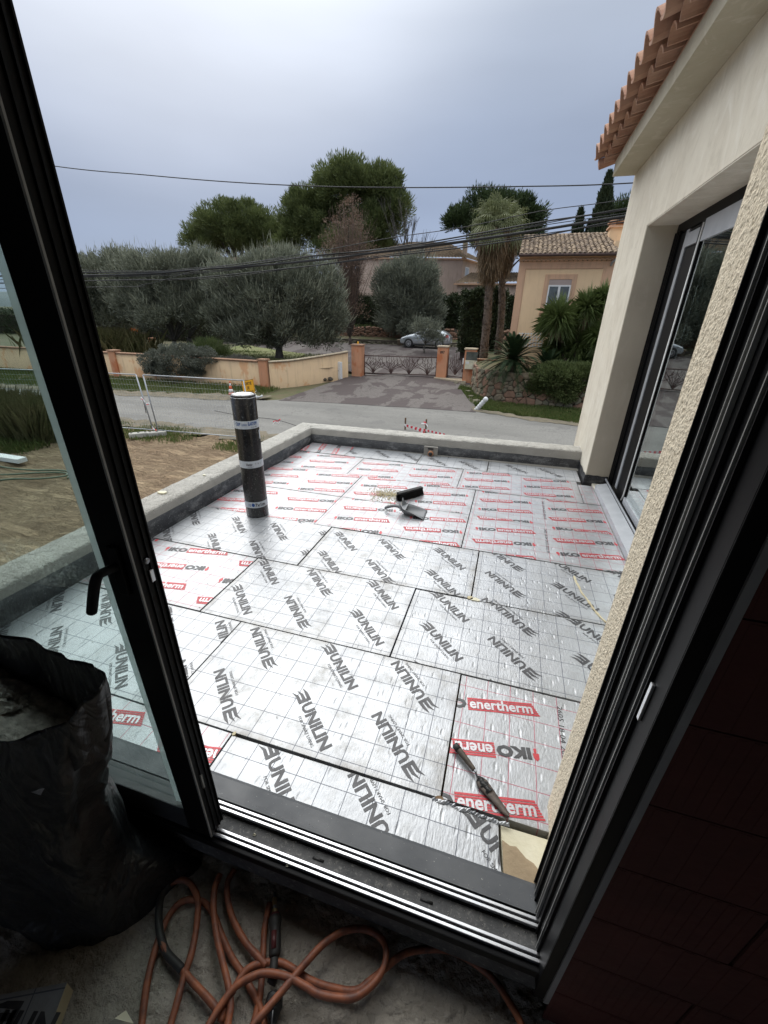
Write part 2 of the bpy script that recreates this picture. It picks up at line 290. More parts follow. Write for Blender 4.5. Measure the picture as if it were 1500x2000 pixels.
M['rubber'] = plain('tyre_rubber', (.018, .018, .018), (.03, .03, .03), 8, .85)
M['alloy'] = plain('wheel_alloy', (.5, .5, .52), (.4, .4, .42), 8, .3, .8)
M['lamp'] = plain('lamp_glass', (.75, .78, .8), (.6, .62, .65), 8, .1)
def membrane():
    b = NB('speckled_membrane'); w = b.co(kind='World')
    c = b.mix(b.rmp(b.noise(4, 5, co=w), .35, .65), (.012, .012, .013), (.028, .026, .026))
    s = b.voro(62, co=w); c = b.mix(b.rmp(s, .11, .07), c, (.5, .5, .47)); s2 = b.noise(190, 2, co=w); c = b.mix(b.rmp(s2, .70, .74), c, (.30, .29, .27))
    b.set(c, b.rmp(b.noise(8, 4, co=w), .3, .7, .16, .34)); b.bump(b.noise(13, 3, co=b.co(scale=(2.5, 2.5, .25), kind='World')), .3, .01); return b.m
M['membrane'] = membrane()
M['label_paper'] = plain('wrap_label', (.62, .66, .72), (.55, .60, .66), 8, .3)
M['ink_blue'] = plain('ink_blue', (.02, .10, .35), (.02, .08, .28), 8, .4)
M['ink_black'] = plain('ink_black', (.02, .02, .03), (.03, .03, .04), 8, .4)
M['grey_plastic'] = plain('grey_plastic', (.19, .20, .21), (.15, .155, .165), 6, .42, 0, .1, 60, .002)
M['bristle'] = plain('black_bristle', (.008, .008, .009), (.02, .02, .02), 60, .7)
M['steel_worn'] = plain('tar_stained_steel', (.16, .13, .11), (.07, .06, .055), 22, .55, .4, .4, 90, .003)
M['tar'] = plain('tar', (.008, .008, .008), (.015, .015, .015), 30, .45, 0, .8, 120, .004)
M['handle_wood'] = plain('dirty_handle', (.14, .11, .08), (.05, .042, .035), 40, .6, 0, .3, 90, .003)
def bagmat():
    b = NB('black_polythene'); w = b.co(kind='World'); b.set(b.mix(b.rmp(b.noise(5, 5, co=w), .3, .7), (.010, .010, .011), (.018, .018, .02)), b.rmp(b.noise(7, 4, co=w), .3, .7, .30, .48))
    b.p.inputs['Specular IOR Level'].default_value = .55
    rid = b.rmp(b.math('ABSOLUTE', b.math('SUBTRACT', b.noise(4.5, 3, .5, co=b.co(scale=(1.3, 1.3, .6), kind='World'), dist=1.6), .5)), 0., .10); n0 = b.bump(rid, .35, .015); n1 = b.bump(b.noise(5, 5, .5, co=b.co(scale=(1.4, 1.4, .5), kind='World'), dist=1.2), .5, .035, n0); b.bump(b.noise(22, 4, .6, co=b.co(kind='World'), dist=1.), .35, .008, n1); return b.m
M['bag'] = bagmat()
M['rubble'] = plain('rubble_grit', (.68, .65, .59), (.30, .28, .25), 40, .95, 0, .8, 60, .01)
M['hose'] = plain('orange_gas_hose', (.36, .115, .05), (.13, .05, .035), 30, .55, 0, .25, 60, .003)
M['black_tape'] = plain('black_tape', (.02, .02, .02), (.035, .033, .03), 20, .6, 0, .3, 60, .003)
M['grip_red'] = plain('dark_red_grip', (.10, .018, .02), (.06, .015, .015), 10, .5)
M['brass'] = plain('dull_brass', (.55, .42, .22), (.40, .30, .15), 20, .35, .8)
M['steel'] = plain('dull_steel', (.35, .36, .38), (.22, .23, .24), 10, .35, .8)
M['terra_pot'] = plain('terracotta_pot', (.45, .22, .12), (.38, .18, .10), 6, .9)
M['flower'] = plain('orange_flowers', (.75, .28, .05), (.6, .2, .04), 20, .8)

# ------------------------------------------------------------ object helpers
def tag(o, label=None, cat=None, group=None, kind=None):
    if label: o['label'] = label
    if cat: o['category'] = cat
    if group: o['group'] = group
    if kind: o['kind'] = kind
    return o
def link(o, parent=None):
    COL.objects.link(o)
    if parent is not None: o.parent = parent
    return o
def thing(name, label, cat, loc=(0, 0, 0), rz=0, group=None):
    o = bpy.data.objects.new(name, None); o.empty_display_size = .1; link(o); o.location = loc; o.rotation_euler = (0, 0, rz)
    return tag(o, label, cat, group)
def mesh_np(name, V, F, mat, smooth=False):
    me = bpy.data.meshes.new(name); V = np.asarray(V, dtype=np.float32); F = np.asarray(F, dtype=np.int32); k = F.shape[1]
    me.vertices.add(len(V)); me.vertices.foreach_set('co', V.ravel()); me.loops.add(F.size); me.loops.foreach_set('vertex_index', F.ravel())
    me.polygons.add(len(F)); me.polygons.foreach_set('loop_start', np.arange(0, F.size, k, dtype=np.int32))
    me.update(calc_edges=True)
    if smooth: me.shade_smooth()
    me.materials.append(mat if not isinstance(mat, str) else M[mat]); return me
class B:
    """collects simple shapes into one mesh"""
    def __init__(s): s.v = []; s.f = []; s.sm = []
    def add(s, vs, fs, smooth=False):
        o = len(s.v); s.v += [tuple(v) for v in vs]; s.f += [tuple(i+o for i in f) for f in fs]; s.sm += [smooth]*len(fs); return s
    def box(s, x0, x1, y0, y1, z0, z1):
        return s.add([(x0, y0, z0), (x1, y0, z0), (x1, y1, z0), (x0, y1, z0), (x0, y0, z1), (x1, y0, z1), (x1, y1, z1), (x0, y1, z1)],
                     [(0, 3, 2, 1), (4, 5, 6, 7), (0, 1, 5, 4), (1, 2, 6, 5), (2, 3, 7, 6), (3, 0, 4, 7)])
    def prism(s, poly, z0, z1):
        n = len(poly); vs = [(x, y, z0) for x, y in poly]+[(x, y, z1) for x, y in poly]
        return s.add(vs, [tuple(range(n-1, -1, -1)), tuple(range(n, 2*n))]+[(i, (i+1) % n, n+(i+1) % n, n+i) for i in range(n)])
    def tube(s, pts, r, n=8, closed=True, smooth=True):
        pts = [Vector(p) for p in pts]; m = len(pts); rs = r if isinstance(r, (list, tuple)) else [r]*m; vs = []; prev = None
        for i, p in enumerate(pts):
            t = (pts[min(i+1, m-1)]-pts[max(i-1, 0)]); t = t.normalized() if t.length > 1e-9 else Vector((0, 0, 1))
            if prev is None: a = t.orthogonal().normalized()
            else:
                a = prev-t*prev.dot(t); a = a.normalized() if a.length > 1e-6 else t.orthogonal().normalized()
            prev = a; b = t.cross(a)
            for k in range(n):
                an = 2*math.pi*k/n; vs.append(p+(a*math.cos(an)+b*math.sin(an))*rs[i])
        fs = [(i*n+k, i*n+(k+1) % n, (i+1)*n+(k+1) % n, (i+1)*n+k) for i in range(m-1) for k in range(n)]
        if closed: fs += [tuple(range(n-1, -1, -1)), tuple((m-1)*n+k for k in range(n))]
        return s.add(vs, fs, smooth)
    def lathe(s, prof, n=24, cx=0, cy=0, smooth=True):
        vs = [(cx+r*math.cos(2*math.pi*k/n), cy+r*math.sin(2*math.pi*k/n), z) for r, z in prof for k in range(n)]
        return s.add(vs, [(i*n+k, i*n+(k+1) % n, (i+1)*n+(k+1) % n, (i+1)*n+k) for i in range(len(prof)-1) for k in range(n)]+[tuple(range(n-1, -1, -1)), tuple((len(prof)-1)*n+k for k in range(n))], smooth)
    def mesh(s, name, mat):
        me = bpy.data.meshes.new(name); me.from_pydata(s.v, [], s.f); me.polygons.foreach_set('use_smooth', s.sm); me.materials.append(M[mat] if isinstance(mat, str) else mat); me.update(); return me
    def obj(s, name, mat, parent=None, bevel=0):
        me = s.mesh(name, mat)
        if bevel:
            bm = bmesh.new(); bm.from_mesh(me); bmesh.ops.bevel(bm, geom=[e for e in bm.edges if len(e.link_faces) == 2 and e.calc_face_angle(0) > .6], offset=bevel, segments=2, affect='EDGES', profile=.6); bm.to_mesh(me); bm.free()
        return link(bpy.data.objects.new(name, me), parent)
def smooth_path(pts, k=6):
    P = [Vector(p) for p in pts]; out_ = []
    for i in range(len(P)-1):
        p0, p1, p2, p3 = P[max(i-1, 0)], P[i], P[i+1], P[min(i+2, len(P)-1)]
        for j in range(k):
            t = j/k; out_.append(.5*((2*p1)+(-p0+p2)*t+(2*p0-5*p1+4*p2-p3)*t*t+(-p0+3*p1-3*p2+p3)*t**3))
    return out_+[P[-1]]
def inst(me, name, parent, loc=(0, 0, 0), rot=(0, 0, 0), scale=(1, 1, 1)):
    o = bpy.data.objects.new(name, me); link(o, parent); o.location = loc; o.rotation_euler = rot; o.scale = scale; return o
YS = [-400, 15, 25, 35, 38.5, 41, 41.6, 46, 90, 400]; ZS = [-2.2, -2.2, -1.8, -.87, -.8, -.6, .35, .6, 2.0, 4]
def ter(y): return float(np.interp(y, YS, ZS))
GY = [19, 30, 38.5]; GZ = [-1.25, -1.05, -.78]
def gar(y): return float(np.interp(y, GY, GZ))
def strip(name, near, far, nu, nv, zf, mat, off=0., wob=0., kind='structure', smooth=True, parent=None):
    def pl(L, t):
        d = [0]
        for a, b in zip(L, L[1:]): d.append(d[-1]+math.hypot(b[0]-a[0], b[1]-a[1]))
        x = t*d[-1]; return np.interp(x, d, [p[0] for p in L]), np.interp(x, d, [p[1] for p in L])
    V = []
    for i in range(nu+1):
        a = pl(near, i/nu); b = pl(far, i/nu)
        for j in range(nv+1):
            t = j/nv; x = a[0]+(b[0]-a[0])*t; y = a[1]+(b[1]-a[1])*t
            z = zf(x, y)+off+(wob*noise.fractal(Vector((x*1.1, y*1.1, 3)), 1., 2., 5) if wob else 0); V.append((x, y, z))
    F = [(i*(nv+1)+j, (i+1)*(nv+1)+j, (i+1)*(nv+1)+j+1, i*(nv+1)+j+1) for i in range(nu) for j in range(nv)]
    o = link(bpy.data.objects.new(name, mesh_np(name, V, F, mat, smooth)), parent)
    if kind: o['kind'] = kind
    return o
T={'bare': {'base': (-10.73, 46.0, 2.53), 'lobes': [(-11.11, 46.0, 9.96, 0.5, 0.45, 1.2), (-12.36, 46.0, 9.59, 0.51, 0.46, 1.22), (-9.82, 46.0, 9.31, 0.5, 0.45, 1.21)]},
 'brown': {'base': (-14.16, 37.0, 0.02),
           'lobes': [(-14.19, 37.0, 8.14, 2.16, 1.94, 1.41), (-15.13, 37.0, 6.41, 2.33, 2.09, 1.76), (-13.12, 37.0, 6.02, 1.97, 1.77, 1.92), (-14.28, 37.0, 3.81, 2.06, 1.85, 1.86),
                     (-13.83, 37.0, 2.26, 1.67, 1.51, 1.55), (-14.17, 37.0, 9.32, 1.2, 1.08, 0.85)]},
 'cycad1': {'base': (0.01, 20.7, -0.04), 'lobes': [(0.01, 20.7, -0.04, 1.49, 1.34, 1.27)]},
 'cycad2': {'base': (1.51, 20.9, -0.32), 'lobes': [(1.51, 20.9, -0.32, 0.97, 0.87, 0.86)]},
 'cyp1': {'base': (4.13, 42.0, 6.36), 'lobes': [(3.46, 42.0, 9.53, 0.04, 0.03, 0.03), (3.91, 42.0, 7.42, 0.73, 0.65, 2.04)]},
 'cyp2': {'base': (5.94, 40.0, 6.1), 'lobes': [(4.75, 40.0, 11.29, 0.03, 0.03, 0.03), (5.3, 40.0, 8.39, 0.84, 0.75, 2.91)]},
 'cyp3': {'base': (4.9, 42.0, 6.35), 'lobes': [(4.28, 42.0, 8.71, 0.04, 0.03, 0.03), (4.71, 42.0, 7.06, 0.49, 0.44, 1.38)]},
 'greenbush': {'base': (-17.65, 22.3, -0.93), 'lobes': [(-17.75, 22.3, -0.5, 1.23, 1.11, 0.46), (-17.06, 22.3, -0.67, 0.65, 0.58, 0.29)]},
 'greybush': {'base': (-18.13, 20.05, -1.74),
              'lobes': [(-17.87, 20.05, -0.63, 1.53, 1.38, 0.59), (-19.36, 20.05, -0.97, 1.07, 0.96, 0.55), (-16.37, 20.05, -0.7, 1.06, 0.95, 0.53), (-18.75, 20.05, -1.35, 1.41, 1.27, 0.39),
                        (-16.83, 20.05, -1.31, 0.85, 0.76, 0.38), (-19.83, 20.05, -1.41, 0.66, 0.59, 0.34)]},
 'lavbush': {'base': (-14.84, 21.0, -1.25), 'lobes': [(-14.89, 21.0, -0.93, 1.12, 1.01, 0.27)]},
 'oliveA': {'base': (-32.93, 28.5, -1.66),
            'lobes': [(-31.23, 28.5, 3.94, 2.94, 2.65, 1.67), (-31.07, 28.5, 2.19, 2.51, 2.26, 2.09), (-32.75, 28.5, 3.24, 2.54, 2.29, 2.05), (-32.77, 28.5, 1.06, 2.87, 2.59, 1.47),
                      (-29.14, 28.5, 4.27, 1.9, 1.71, 1.24)]},
 'oliveB': {'base': (-23.81, 26.5, -1.16),
            'lobes': [(-24.5, 26.5, 3.91, 2.32, 2.09, 1.25), (-22.46, 26.5, 3.6, 2.45, 2.2, 1.47), (-20.39, 26.5, 3.74, 1.97, 1.77, 1.3), (-25.65, 26.5, 2.17, 2.21, 1.99, 1.58),
                      (-22.94, 26.5, 1.56, 3.16, 2.85, 1.43), (-19.93, 26.5, 1.92, 1.81, 1.63, 1.37), (-26.94, 26.5, 3.13, 1.57, 1.41, 1.55)]},
 'oliveB2': {'base': (-23.2, 27.2, -1.26), 'lobes': [(-20.87, 27.2, 4.1, 1.61, 1.45, 0.89)]},
 'oliveC': {'base': (-14.79, 25.5, -1.05),
            'lobes': [(-14.47, 25.5, 3.78, 2.54, 2.29, 1.06), (-16.7, 25.5, 3.09, 2.34, 2.1, 1.37), (-12.13, 25.5, 3.1, 1.81, 1.63, 1.31), (-14.27, 25.5, 2.26, 3.1, 2.79, 1.52),
                      (-11.53, 25.5, 1.73, 1.41, 1.26, 1.5), (-17.33, 25.5, 1.34, 2.07, 1.86, 1.47), (-14.05, 25.5, 0.82, 2.99, 2.69, 1.11), (-11.76, 25.5, 0.58, 1.3, 1.17, 0.92),
                      (-16.34, 25.5, 0.3, 1.88, 1.69, 0.91)]},
 'oliveD': {'base': (-9.2, 40.0, -0.14),
            'lobes': [(-9.44, 40.0, 4.6, 2.26, 2.03, 1.61), (-10.06, 40.0, 2.8, 2.42, 2.18, 2.0), (-8.56, 40.0, 2.81, 1.65, 1.48, 1.67), (-11.27, 40.0, 3.6, 1.65, 1.48, 1.98),
                      (-7.58, 40.0, 2.01, 1.01, 0.91, 1.29), (-9.51, 40.0, 1.14, 2.59, 2.33, 1.25)]},
 'oliveE': {'base': (-6.71, 33.5, -0.93),
            'lobes': [(-6.54, 33.5, 0.71, 1.33, 1.19, 0.63), (-7.15, 33.5, 1.05, 0.87, 0.78, 0.63), (-5.85, 33.5, 0.37, 0.78, 0.7, 0.64), (-6.38, 33.5, 0.18, 1.33, 1.2, 0.5)]},
 'palm1': {'base': (-1.75, 27.0, 0.49), 'lobes': [(-1.96, 27.0, 6.07, 1.33, 1.19, 0.9)]},
 'palm2': {'base': (-1.0, 29.0, 0.5), 'lobes': [(-1.4, 29.0, 6.31, 1.24, 1.12, 0.97)]},
 'pineA': {'base': (-36.15, 54.0, 4.82),
           'lobes': [(-35.5, 54.0, 11.61, 4.9, 4.41, 2.39), (-40.87, 54.0, 10.21, 2.64, 2.37, 1.65), (-38.26, 54.0, 10.87, 3.01, 2.71, 1.61), (-31.29, 54.0, 10.32, 2.69, 2.42, 2.09),
                     (-35.46, 54.0, 9.43, 4.41, 3.97, 1.42)]},
 'pineB': {'base': (-18.08, 50.0, 0.36),
           'lobes': [(-18.55, 50.0, 13.47, 4.19, 3.77, 2.12), (-19.56, 50.0, 14.38, 3.1, 2.79, 1.51), (-15.75, 50.0, 14.07, 2.18, 1.96, 1.33), (-23.82, 50.0, 12.22, 2.42, 2.18, 1.71),
                     (-24.71, 50.0, 10.14, 2.37, 2.13, 1.6), (-14.15, 50.0, 11.86, 1.86, 1.67, 1.8), (-21.56, 50.0, 10.99, 3.27, 2.95, 2.04), (-15.98, 50.0, 10.37, 2.82, 2.54, 2.22),
                     (-18.62, 50.0, 8.57, 4.68, 4.21, 1.87), (-25.57, 50.0, 11.36, 1.5, 1.35, 0.84), (-26.76, 50.0, 8.73, 1.56, 1.4, 1.28)]},
 'pineC': {'base': (-1.78, 46.0, 4.4),
           'lobes': [(-6.47, 46.0, 9.81, 1.22, 1.1, 0.86), (-4.5, 46.0, 10.9, 1.63, 1.47, 0.98), (-0.78, 46.0, 9.82, 1.4, 1.26, 1.57), (-2.59, 46.0, 10.07, 2.0, 1.8, 1.43),
                     (-3.57, 46.0, 8.94, 2.28, 2.05, 1.55), (-1.11, 46.0, 7.7, 2.02, 1.81, 1.57)]},
 'pineD': {'base': (8.34, 44.0, 4.3), 'lobes': [(7.06, 44.0, 9.45, 1.12, 1.01, 0.75), (7.69, 44.0, 8.15, 1.21, 1.08, 1.39), (6.27, 44.0, 7.65, 0.97, 0.87, 0.71)]},
 'wallshrub': {'base': (2.04, 20.2, -1.42),
               'lobes': [(1.9, 20.2, -0.66, 0.99, 0.89, 0.55), (1.21, 20.2, -1.03, 0.51, 0.46, 0.48), (2.67, 20.2, -0.83, 0.71, 0.64, 0.67), (2.35, 20.2, -1.35, 0.79, 0.71, 0.35),
                         (3.05, 20.2, -0.7, 0.5, 0.45, 0.62)]},
 'wildgrass': {'base': (-25.99, 22.5, -0.99), 'lobes': [(-25.66, 22.5, -0.04, 1.68, 1.52, 1.21)]},
 'yucca0': {'base': (2.58, 21.6, -0.78), 'lobes': [(1.69, 21.6, 1.79, 1.05, 0.95, 1.0)]},
 'yucca1': {'base': (2.79, 21.85, -0.8), 'lobes': [(2.81, 21.85, 2.22, 0.9, 0.81, 0.87)]},
 'yucca2': {'base': (3.0, 22.1, -0.82), 'lobes': [(2.77, 22.1, 0.75, 1.07, 0.96, 1.06)]},
 'yucca3': {'base': (3.11, 21.6, -0.75), 'lobes': [(3.51, 21.6, 1.11, 0.89, 0.81, 0.89)]},
 'yucca4': {'base': (3.32, 21.85, -0.77), 'lobes': [(3.37, 21.85, 2.62, 0.68, 0.61, 0.65)]},
 'yucca5': {'base': (3.54, 22.1, -0.79), 'lobes': [(1.9, 22.1, 0.65, 0.88, 0.79, 0.86)]},
 'yucca6': {'base': (3.63, 21.6, -0.73), 'lobes': [(3.48, 21.6, -0.07, 0.84, 0.75, 0.85)]}}
WIRES=[(0.011,
  [(-38.23, 15.0, 9.81), (-26.85, 15.0, 7.88), (-17.68, 15.0, 6.43), (-13.48, 15.0, 5.93), (-10.17, 15.0, 5.57), (-7.14, 15.0, 5.31), (-4.39, 15.0, 5.14), (-0.73, 15.0, 4.99), (2.46, 15.0, 4.92),
   (7.43, 15.0, 5.03)]),
 (0.007,
  [(-39.55, 14.5, 3.78), (-16.95, 14.38, 2.98), (-10.91, 14.25, 3.01), (-6.84, 14.13, 3.36), (-4.07, 14.0, 3.68), (-1.93, 13.88, 3.86), (0.2, 13.75, 4.15), (2.31, 13.62, 4.31), (6.62, 13.5, 4.86)]),
 (0.014,
  [(-40.08, 14.5, 3.32), (-16.99, 14.38, 2.9), (-10.92, 14.25, 2.96), (-6.85, 14.12, 3.25), (-4.06, 14.0, 3.43), (-1.91, 13.88, 3.65), (0.24, 13.75, 3.91), (2.37, 13.62, 4.1), (6.73, 13.5, 4.6)]),
 (0.007,
  [(-40.35, 14.5, 3.08), (-17.04, 14.38, 2.76), (-10.94, 14.25, 2.84), (-6.85, 14.12, 3.21), (-4.06, 14.0, 3.37), (-1.91, 13.88, 3.59), (0.25, 13.75, 3.83), (2.38, 13.62, 4.03), (6.76, 13.5, 4.53)]),
 (0.022,
  [(-40.62, 14.5, 2.84), (-17.03, 14.38, 2.79), (-10.92, 14.25, 2.95), (-6.86, 14.12, 3.13), (-4.06, 14.0, 3.36), (-1.9, 13.88, 3.53), (0.27, 13.75, 3.74), (2.4, 13.62, 3.97), (6.8, 13.5, 4.42)]),
 (0.01,
  [(-41.19, 14.5, 2.36), (-17.05, 14.38, 2.72), (-10.93, 14.25, 2.88), (-6.86, 14.12, 3.16), (-4.06, 14.0, 3.33), (-1.9, 13.88, 3.5), (0.28, 13.75, 3.72), (2.41, 13.62, 3.94), (6.83, 13.5, 4.37)]),
 (0.008,
  [(-41.19, 14.5, 2.36), (-17.1, 14.38, 2.6), (-10.98, 14.25, 2.66), (-6.87, 14.13, 2.99), (-4.06, 14.0, 3.26), (-1.89, 13.88, 3.43), (0.29, 13.75, 3.64), (2.43, 13.62, 3.84), (6.86, 13.5, 4.28)]),
 (0.012,
  [(-41.48, 14.5, 2.1), (-16.84, 14.38, 2.6), (-12.08, 14.25, 2.65), (-6.87, 14.13, 2.99), (-4.05, 14.0, 3.22), (-1.88, 13.88, 3.38), (0.3, 13.75, 3.6), (2.42, 13.62, 3.9), (6.84, 13.5, 4.33)]),
 (0.008,
  [(-46.84, 14.5, 2.08), (-17.07, 14.39, 2.38), (-13.77, 14.28, 2.47), (-10.85, 14.17, 2.95), (-6.82, 14.06, 3.27), (-4.04, 13.94, 3.4), (-1.9, 13.83, 3.59), (0.25, 13.72, 3.86), (2.36, 13.61, 4.13),
   (6.73, 13.5, 4.6)])]
HOSE={'a': [(-0.665, 0.173, -0.146), (-0.688, 0.201, -0.146), (-0.72, 0.244, -0.146), (-0.75, 0.296, -0.146), (-0.771, 0.353, -0.146), (-0.779, 0.406, -0.146), (-0.758, 0.442, -0.146),
       (-0.705, 0.456, -0.146), (-0.656, 0.444, -0.146), (-0.607, 0.414, -0.146), (-0.543, 0.378, -0.146), (-0.494, 0.358, -0.146), (-0.451, 0.338, -0.146), (-0.408, 0.316, -0.146),
       (-0.381, 0.294, -0.146), (-0.359, 0.266, -0.146)],
 'b': [(-0.594, 0.192, -0.134), (-0.611, 0.221, -0.134), (-0.62, 0.248, -0.134), (-0.639, 0.301, -0.134), (-0.652, 0.348, -0.134), (-0.675, 0.396, -0.134), (-0.709, 0.446, -0.134),
       (-0.744, 0.471, -0.134), (-0.783, 0.482, -0.134), (-0.82, 0.469, -0.134), (-0.832, 0.432, -0.134), (-0.809, 0.392, -0.134), (-0.768, 0.354, -0.134), (-0.721, 0.327, -0.134),
       (-0.661, 0.313, -0.134), (-0.604, 0.299, -0.134), (-0.549, 0.287, -0.134), (-0.5, 0.273, -0.134), (-0.458, 0.254, -0.134)],
 'c': [(-0.682, 0.524, -0.116), (-0.676, 0.489, -0.116), (-0.651, 0.449, -0.116), (-0.602, 0.398, -0.116), (-0.555, 0.359, -0.116), (-0.509, 0.323, -0.116), (-0.478, 0.292, -0.116),
       (-0.465, 0.262, -0.116), (-0.448, 0.232, -0.116)],
 'd': [(-0.648, 0.552, -0.126), (-0.65, 0.517, -0.126), (-0.621, 0.477, -0.126), (-0.572, 0.439, -0.126), (-0.51, 0.409, -0.126), (-0.46, 0.394, -0.126), (-0.429, 0.385, -0.126)],
 'e': [(-0.497, 0.516, -0.146), (-0.482, 0.46, -0.146), (-0.451, 0.4, -0.146), (-0.422, 0.34, -0.146), (-0.408, 0.286, -0.146), (-0.397, 0.254, -0.146)],
 'f': [(-0.51, 0.21, -0.101), (-0.506, 0.245, -0.101), (-0.496, 0.288, -0.101), (-0.481, 0.321, -0.101), (-0.451, 0.348, -0.101), (-0.415, 0.367, -0.101), (-0.355, 0.378, -0.101),
       (-0.298, 0.376, -0.101), (-0.261, 0.374, -0.101), (-0.211, 0.382, -0.101), (-0.165, 0.397, -0.101), (-0.125, 0.436, -0.101), (-0.107, 0.478, -0.101), (-0.115, 0.514, -0.101),
       (-0.147, 0.532, -0.101), (-0.194, 0.53, -0.101), (-0.244, 0.508, -0.101), (-0.286, 0.469, -0.101), (-0.314, 0.427, -0.101), (-0.339, 0.383, -0.101), (-0.362, 0.34, -0.101),
       (-0.384, 0.3, -0.101), (-0.4, 0.269, -0.101), (-0.401, 0.243, -0.101)],
 'g': [(-0.488, 0.259, -0.126), (-0.491, 0.302, -0.126), (-0.48, 0.356, -0.126), (-0.448, 0.384, -0.126), (-0.4, 0.402, -0.126), (-0.351, 0.402, -0.126), (-0.3, 0.396, -0.126), (-0.238, 0.4, -0.126),
       (-0.171, 0.414, -0.126), (-0.137, 0.445, -0.126), (-0.096, 0.489, -0.126), (-0.06, 0.523, -0.126), (-0.002, 0.551, -0.126), (0.068, 0.569, -0.126), (0.13, 0.565, -0.126),
       (0.191, 0.546, -0.126), (0.233, 0.517, -0.126), (0.265, 0.486, -0.126), (0.28, 0.455, -0.126)]}
def base(t, loc):
    loc = Vector(loc); t.location = loc
    for ch in t.children: ch.location = Vector(ch.location)-loc
    return t
# ============================================================ GROUND
strip('ground', [(-500, -60), (500, -60)], [(-500, 600), (500, 600)], 60, 180, lambda x, y: ter(y), 'soil', -.06, 0)
strip('sandy_yard', [(-40, 2.0), (9, 2.0)], [(-40, 10.6), (-15, 11.1), (-10.8, 11.2), (-6.9, 11.3), (9, 11.6)], 260, 60, lambda x, y: ter(y), 'sand', .02, .10)
strip('road', [(-90, 11.0), (-15, 11.3), (-6.9, 11.5), (9, 11.9), (70, 11.9)], [(-90, 10.5+4), (-30, 15.2), (-19, 15.9), (-10.8, 17.0), (-9.5, 17.9), (-6.9, 18.7), (-2, 18.7), (-.9, 18.3), (2.8, 17.2), (12, 16.4), (70, 15)], 160, 24, lambda x, y: ter(y), 'road', .05, .015)
def jag(L, s, a, k=60):
    q = smooth_path([(x, y, 0) for x, y in L], k); return [(v.x+a*noise.noise(Vector((v.x*1.7, v.y*1.7, s))), v.y+a*noise.fractal(Vector((v.x*1.1, v.y*1.3, s)), .7, 2, 4)) for v in q]
strip('verge_dirt', jag([(-60, 14.75), (-30, 14.95), (-19, 15.65), (-11.2, 16.75)], 1, .25), jag([(-60, 15.6), (-30, 15.9), (-19, 16.6), (-11.0, 18.0)], 2, .5), 240, 6, lambda x, y: ter(y), 'dirt', .064, .01)
strip('verge_dirt', jag([(-1.4, 18.25), (-.3, 17.75), (2.8, 16.95), (12, 16.2)], 5, .22), jag([(-1.6, 18.8), (-.4, 18.3), (2.8, 17.5), (12, 16.9)], 6, .3), 120, 5, lambda x, y: ter(y), 'dirt', .066, .01)
strip('verge_dirt', jag([(-30, 10.6), (-15, 11.0), (-7, 11.2), (6, 11.4)], 7, .5), jag([(-30, 11.6), (-15, 12.0), (-7, 12.2), (6, 12.5)], 8, .45), 240, 6, lambda x, y: ter(y), 'dirt', .07, .02)
strip('driveway', [(-10.2, 17.2), (-7, 17.6), (-4, 17.8), (-1.2, 17.9)], [(-9.3, 26.2), (-7, 26.2), (-5, 26.2), (-2.4, 26.2)], 40, 60, lambda x, y: ter(y), 'drive', .062, .012)
strip('parking_court', [(-26, 29.5), (-14.5, 27.5), (-9.3, 25.5), (-2.2, 25.5), (4, 30)], [(-30, 38.3), (-16, 38.6), (-9.3, 38.6), (2, 38.6), (9, 38.6)], 60, 50, lambda x, y: max(ter(y), -9), 'drive', .09, .01)
WALLP = [(-60, 19.6), (-22.6, 19.9), (-12.5, 20.0), (-11.2, 21.2), (-10.1, 22.7), (-9.35, 24.4)]
strip('garden_ground', [(x, y+.02) for x, y in WALLP[:5]]+[(-9.6, 24.0)], [(-60, 40), (-30, 40), (-22, 33.5), (-15.2, 29.2), (-12.2, 27.4), (-9.8, 25.6)], 80, 50, lambda x, y: gar(y), 'garden', .03, .08)
strip('lawn', [(-21, 25.2), (-13.2, 24.6)], [(-22.5, 33), (-14.5, 28.8)], 30, 20, lambda x, y: gar(y), 'lawn', .09, .05)
SWALL = [(-2.05, 24.2), (-1.6, 21.6), (-.6, 20.3), (.5, 20.0), (3.4, 19.9), (9, 20.2)]
strip('upper_garden_ground', SWALL, [(-1.6, 38), (0, 38), (3, 38), (8, 38), (12, 38), (20, 38)], 30, 20, lambda x, y: -.75+.03*(y-20), 'soil', .0, .06)
hl = B(); pr_ = [(-700, 0)]
V = []; n = 90
for i in range(n+1):
    x = -900+i*16; V += [(x, 420, -3), (x, 420+0, 6+16*noise.fractal(Vector((x*.006, 1.3, 0)), 1, 2, 4)+16), (x, 520, -3)]
strip('hills', [(-1100, 330), (300, 330)], [(-1300, 520), (400, 520)], 90, 10, lambda x, y: 6+14*max(0, math.sin((y-330)/190*math.pi))*(1+.9*noise.noise(Vector((x*.009, 0, 0))))-(8 if y < 340 else 0), 'hill', 0, 0)

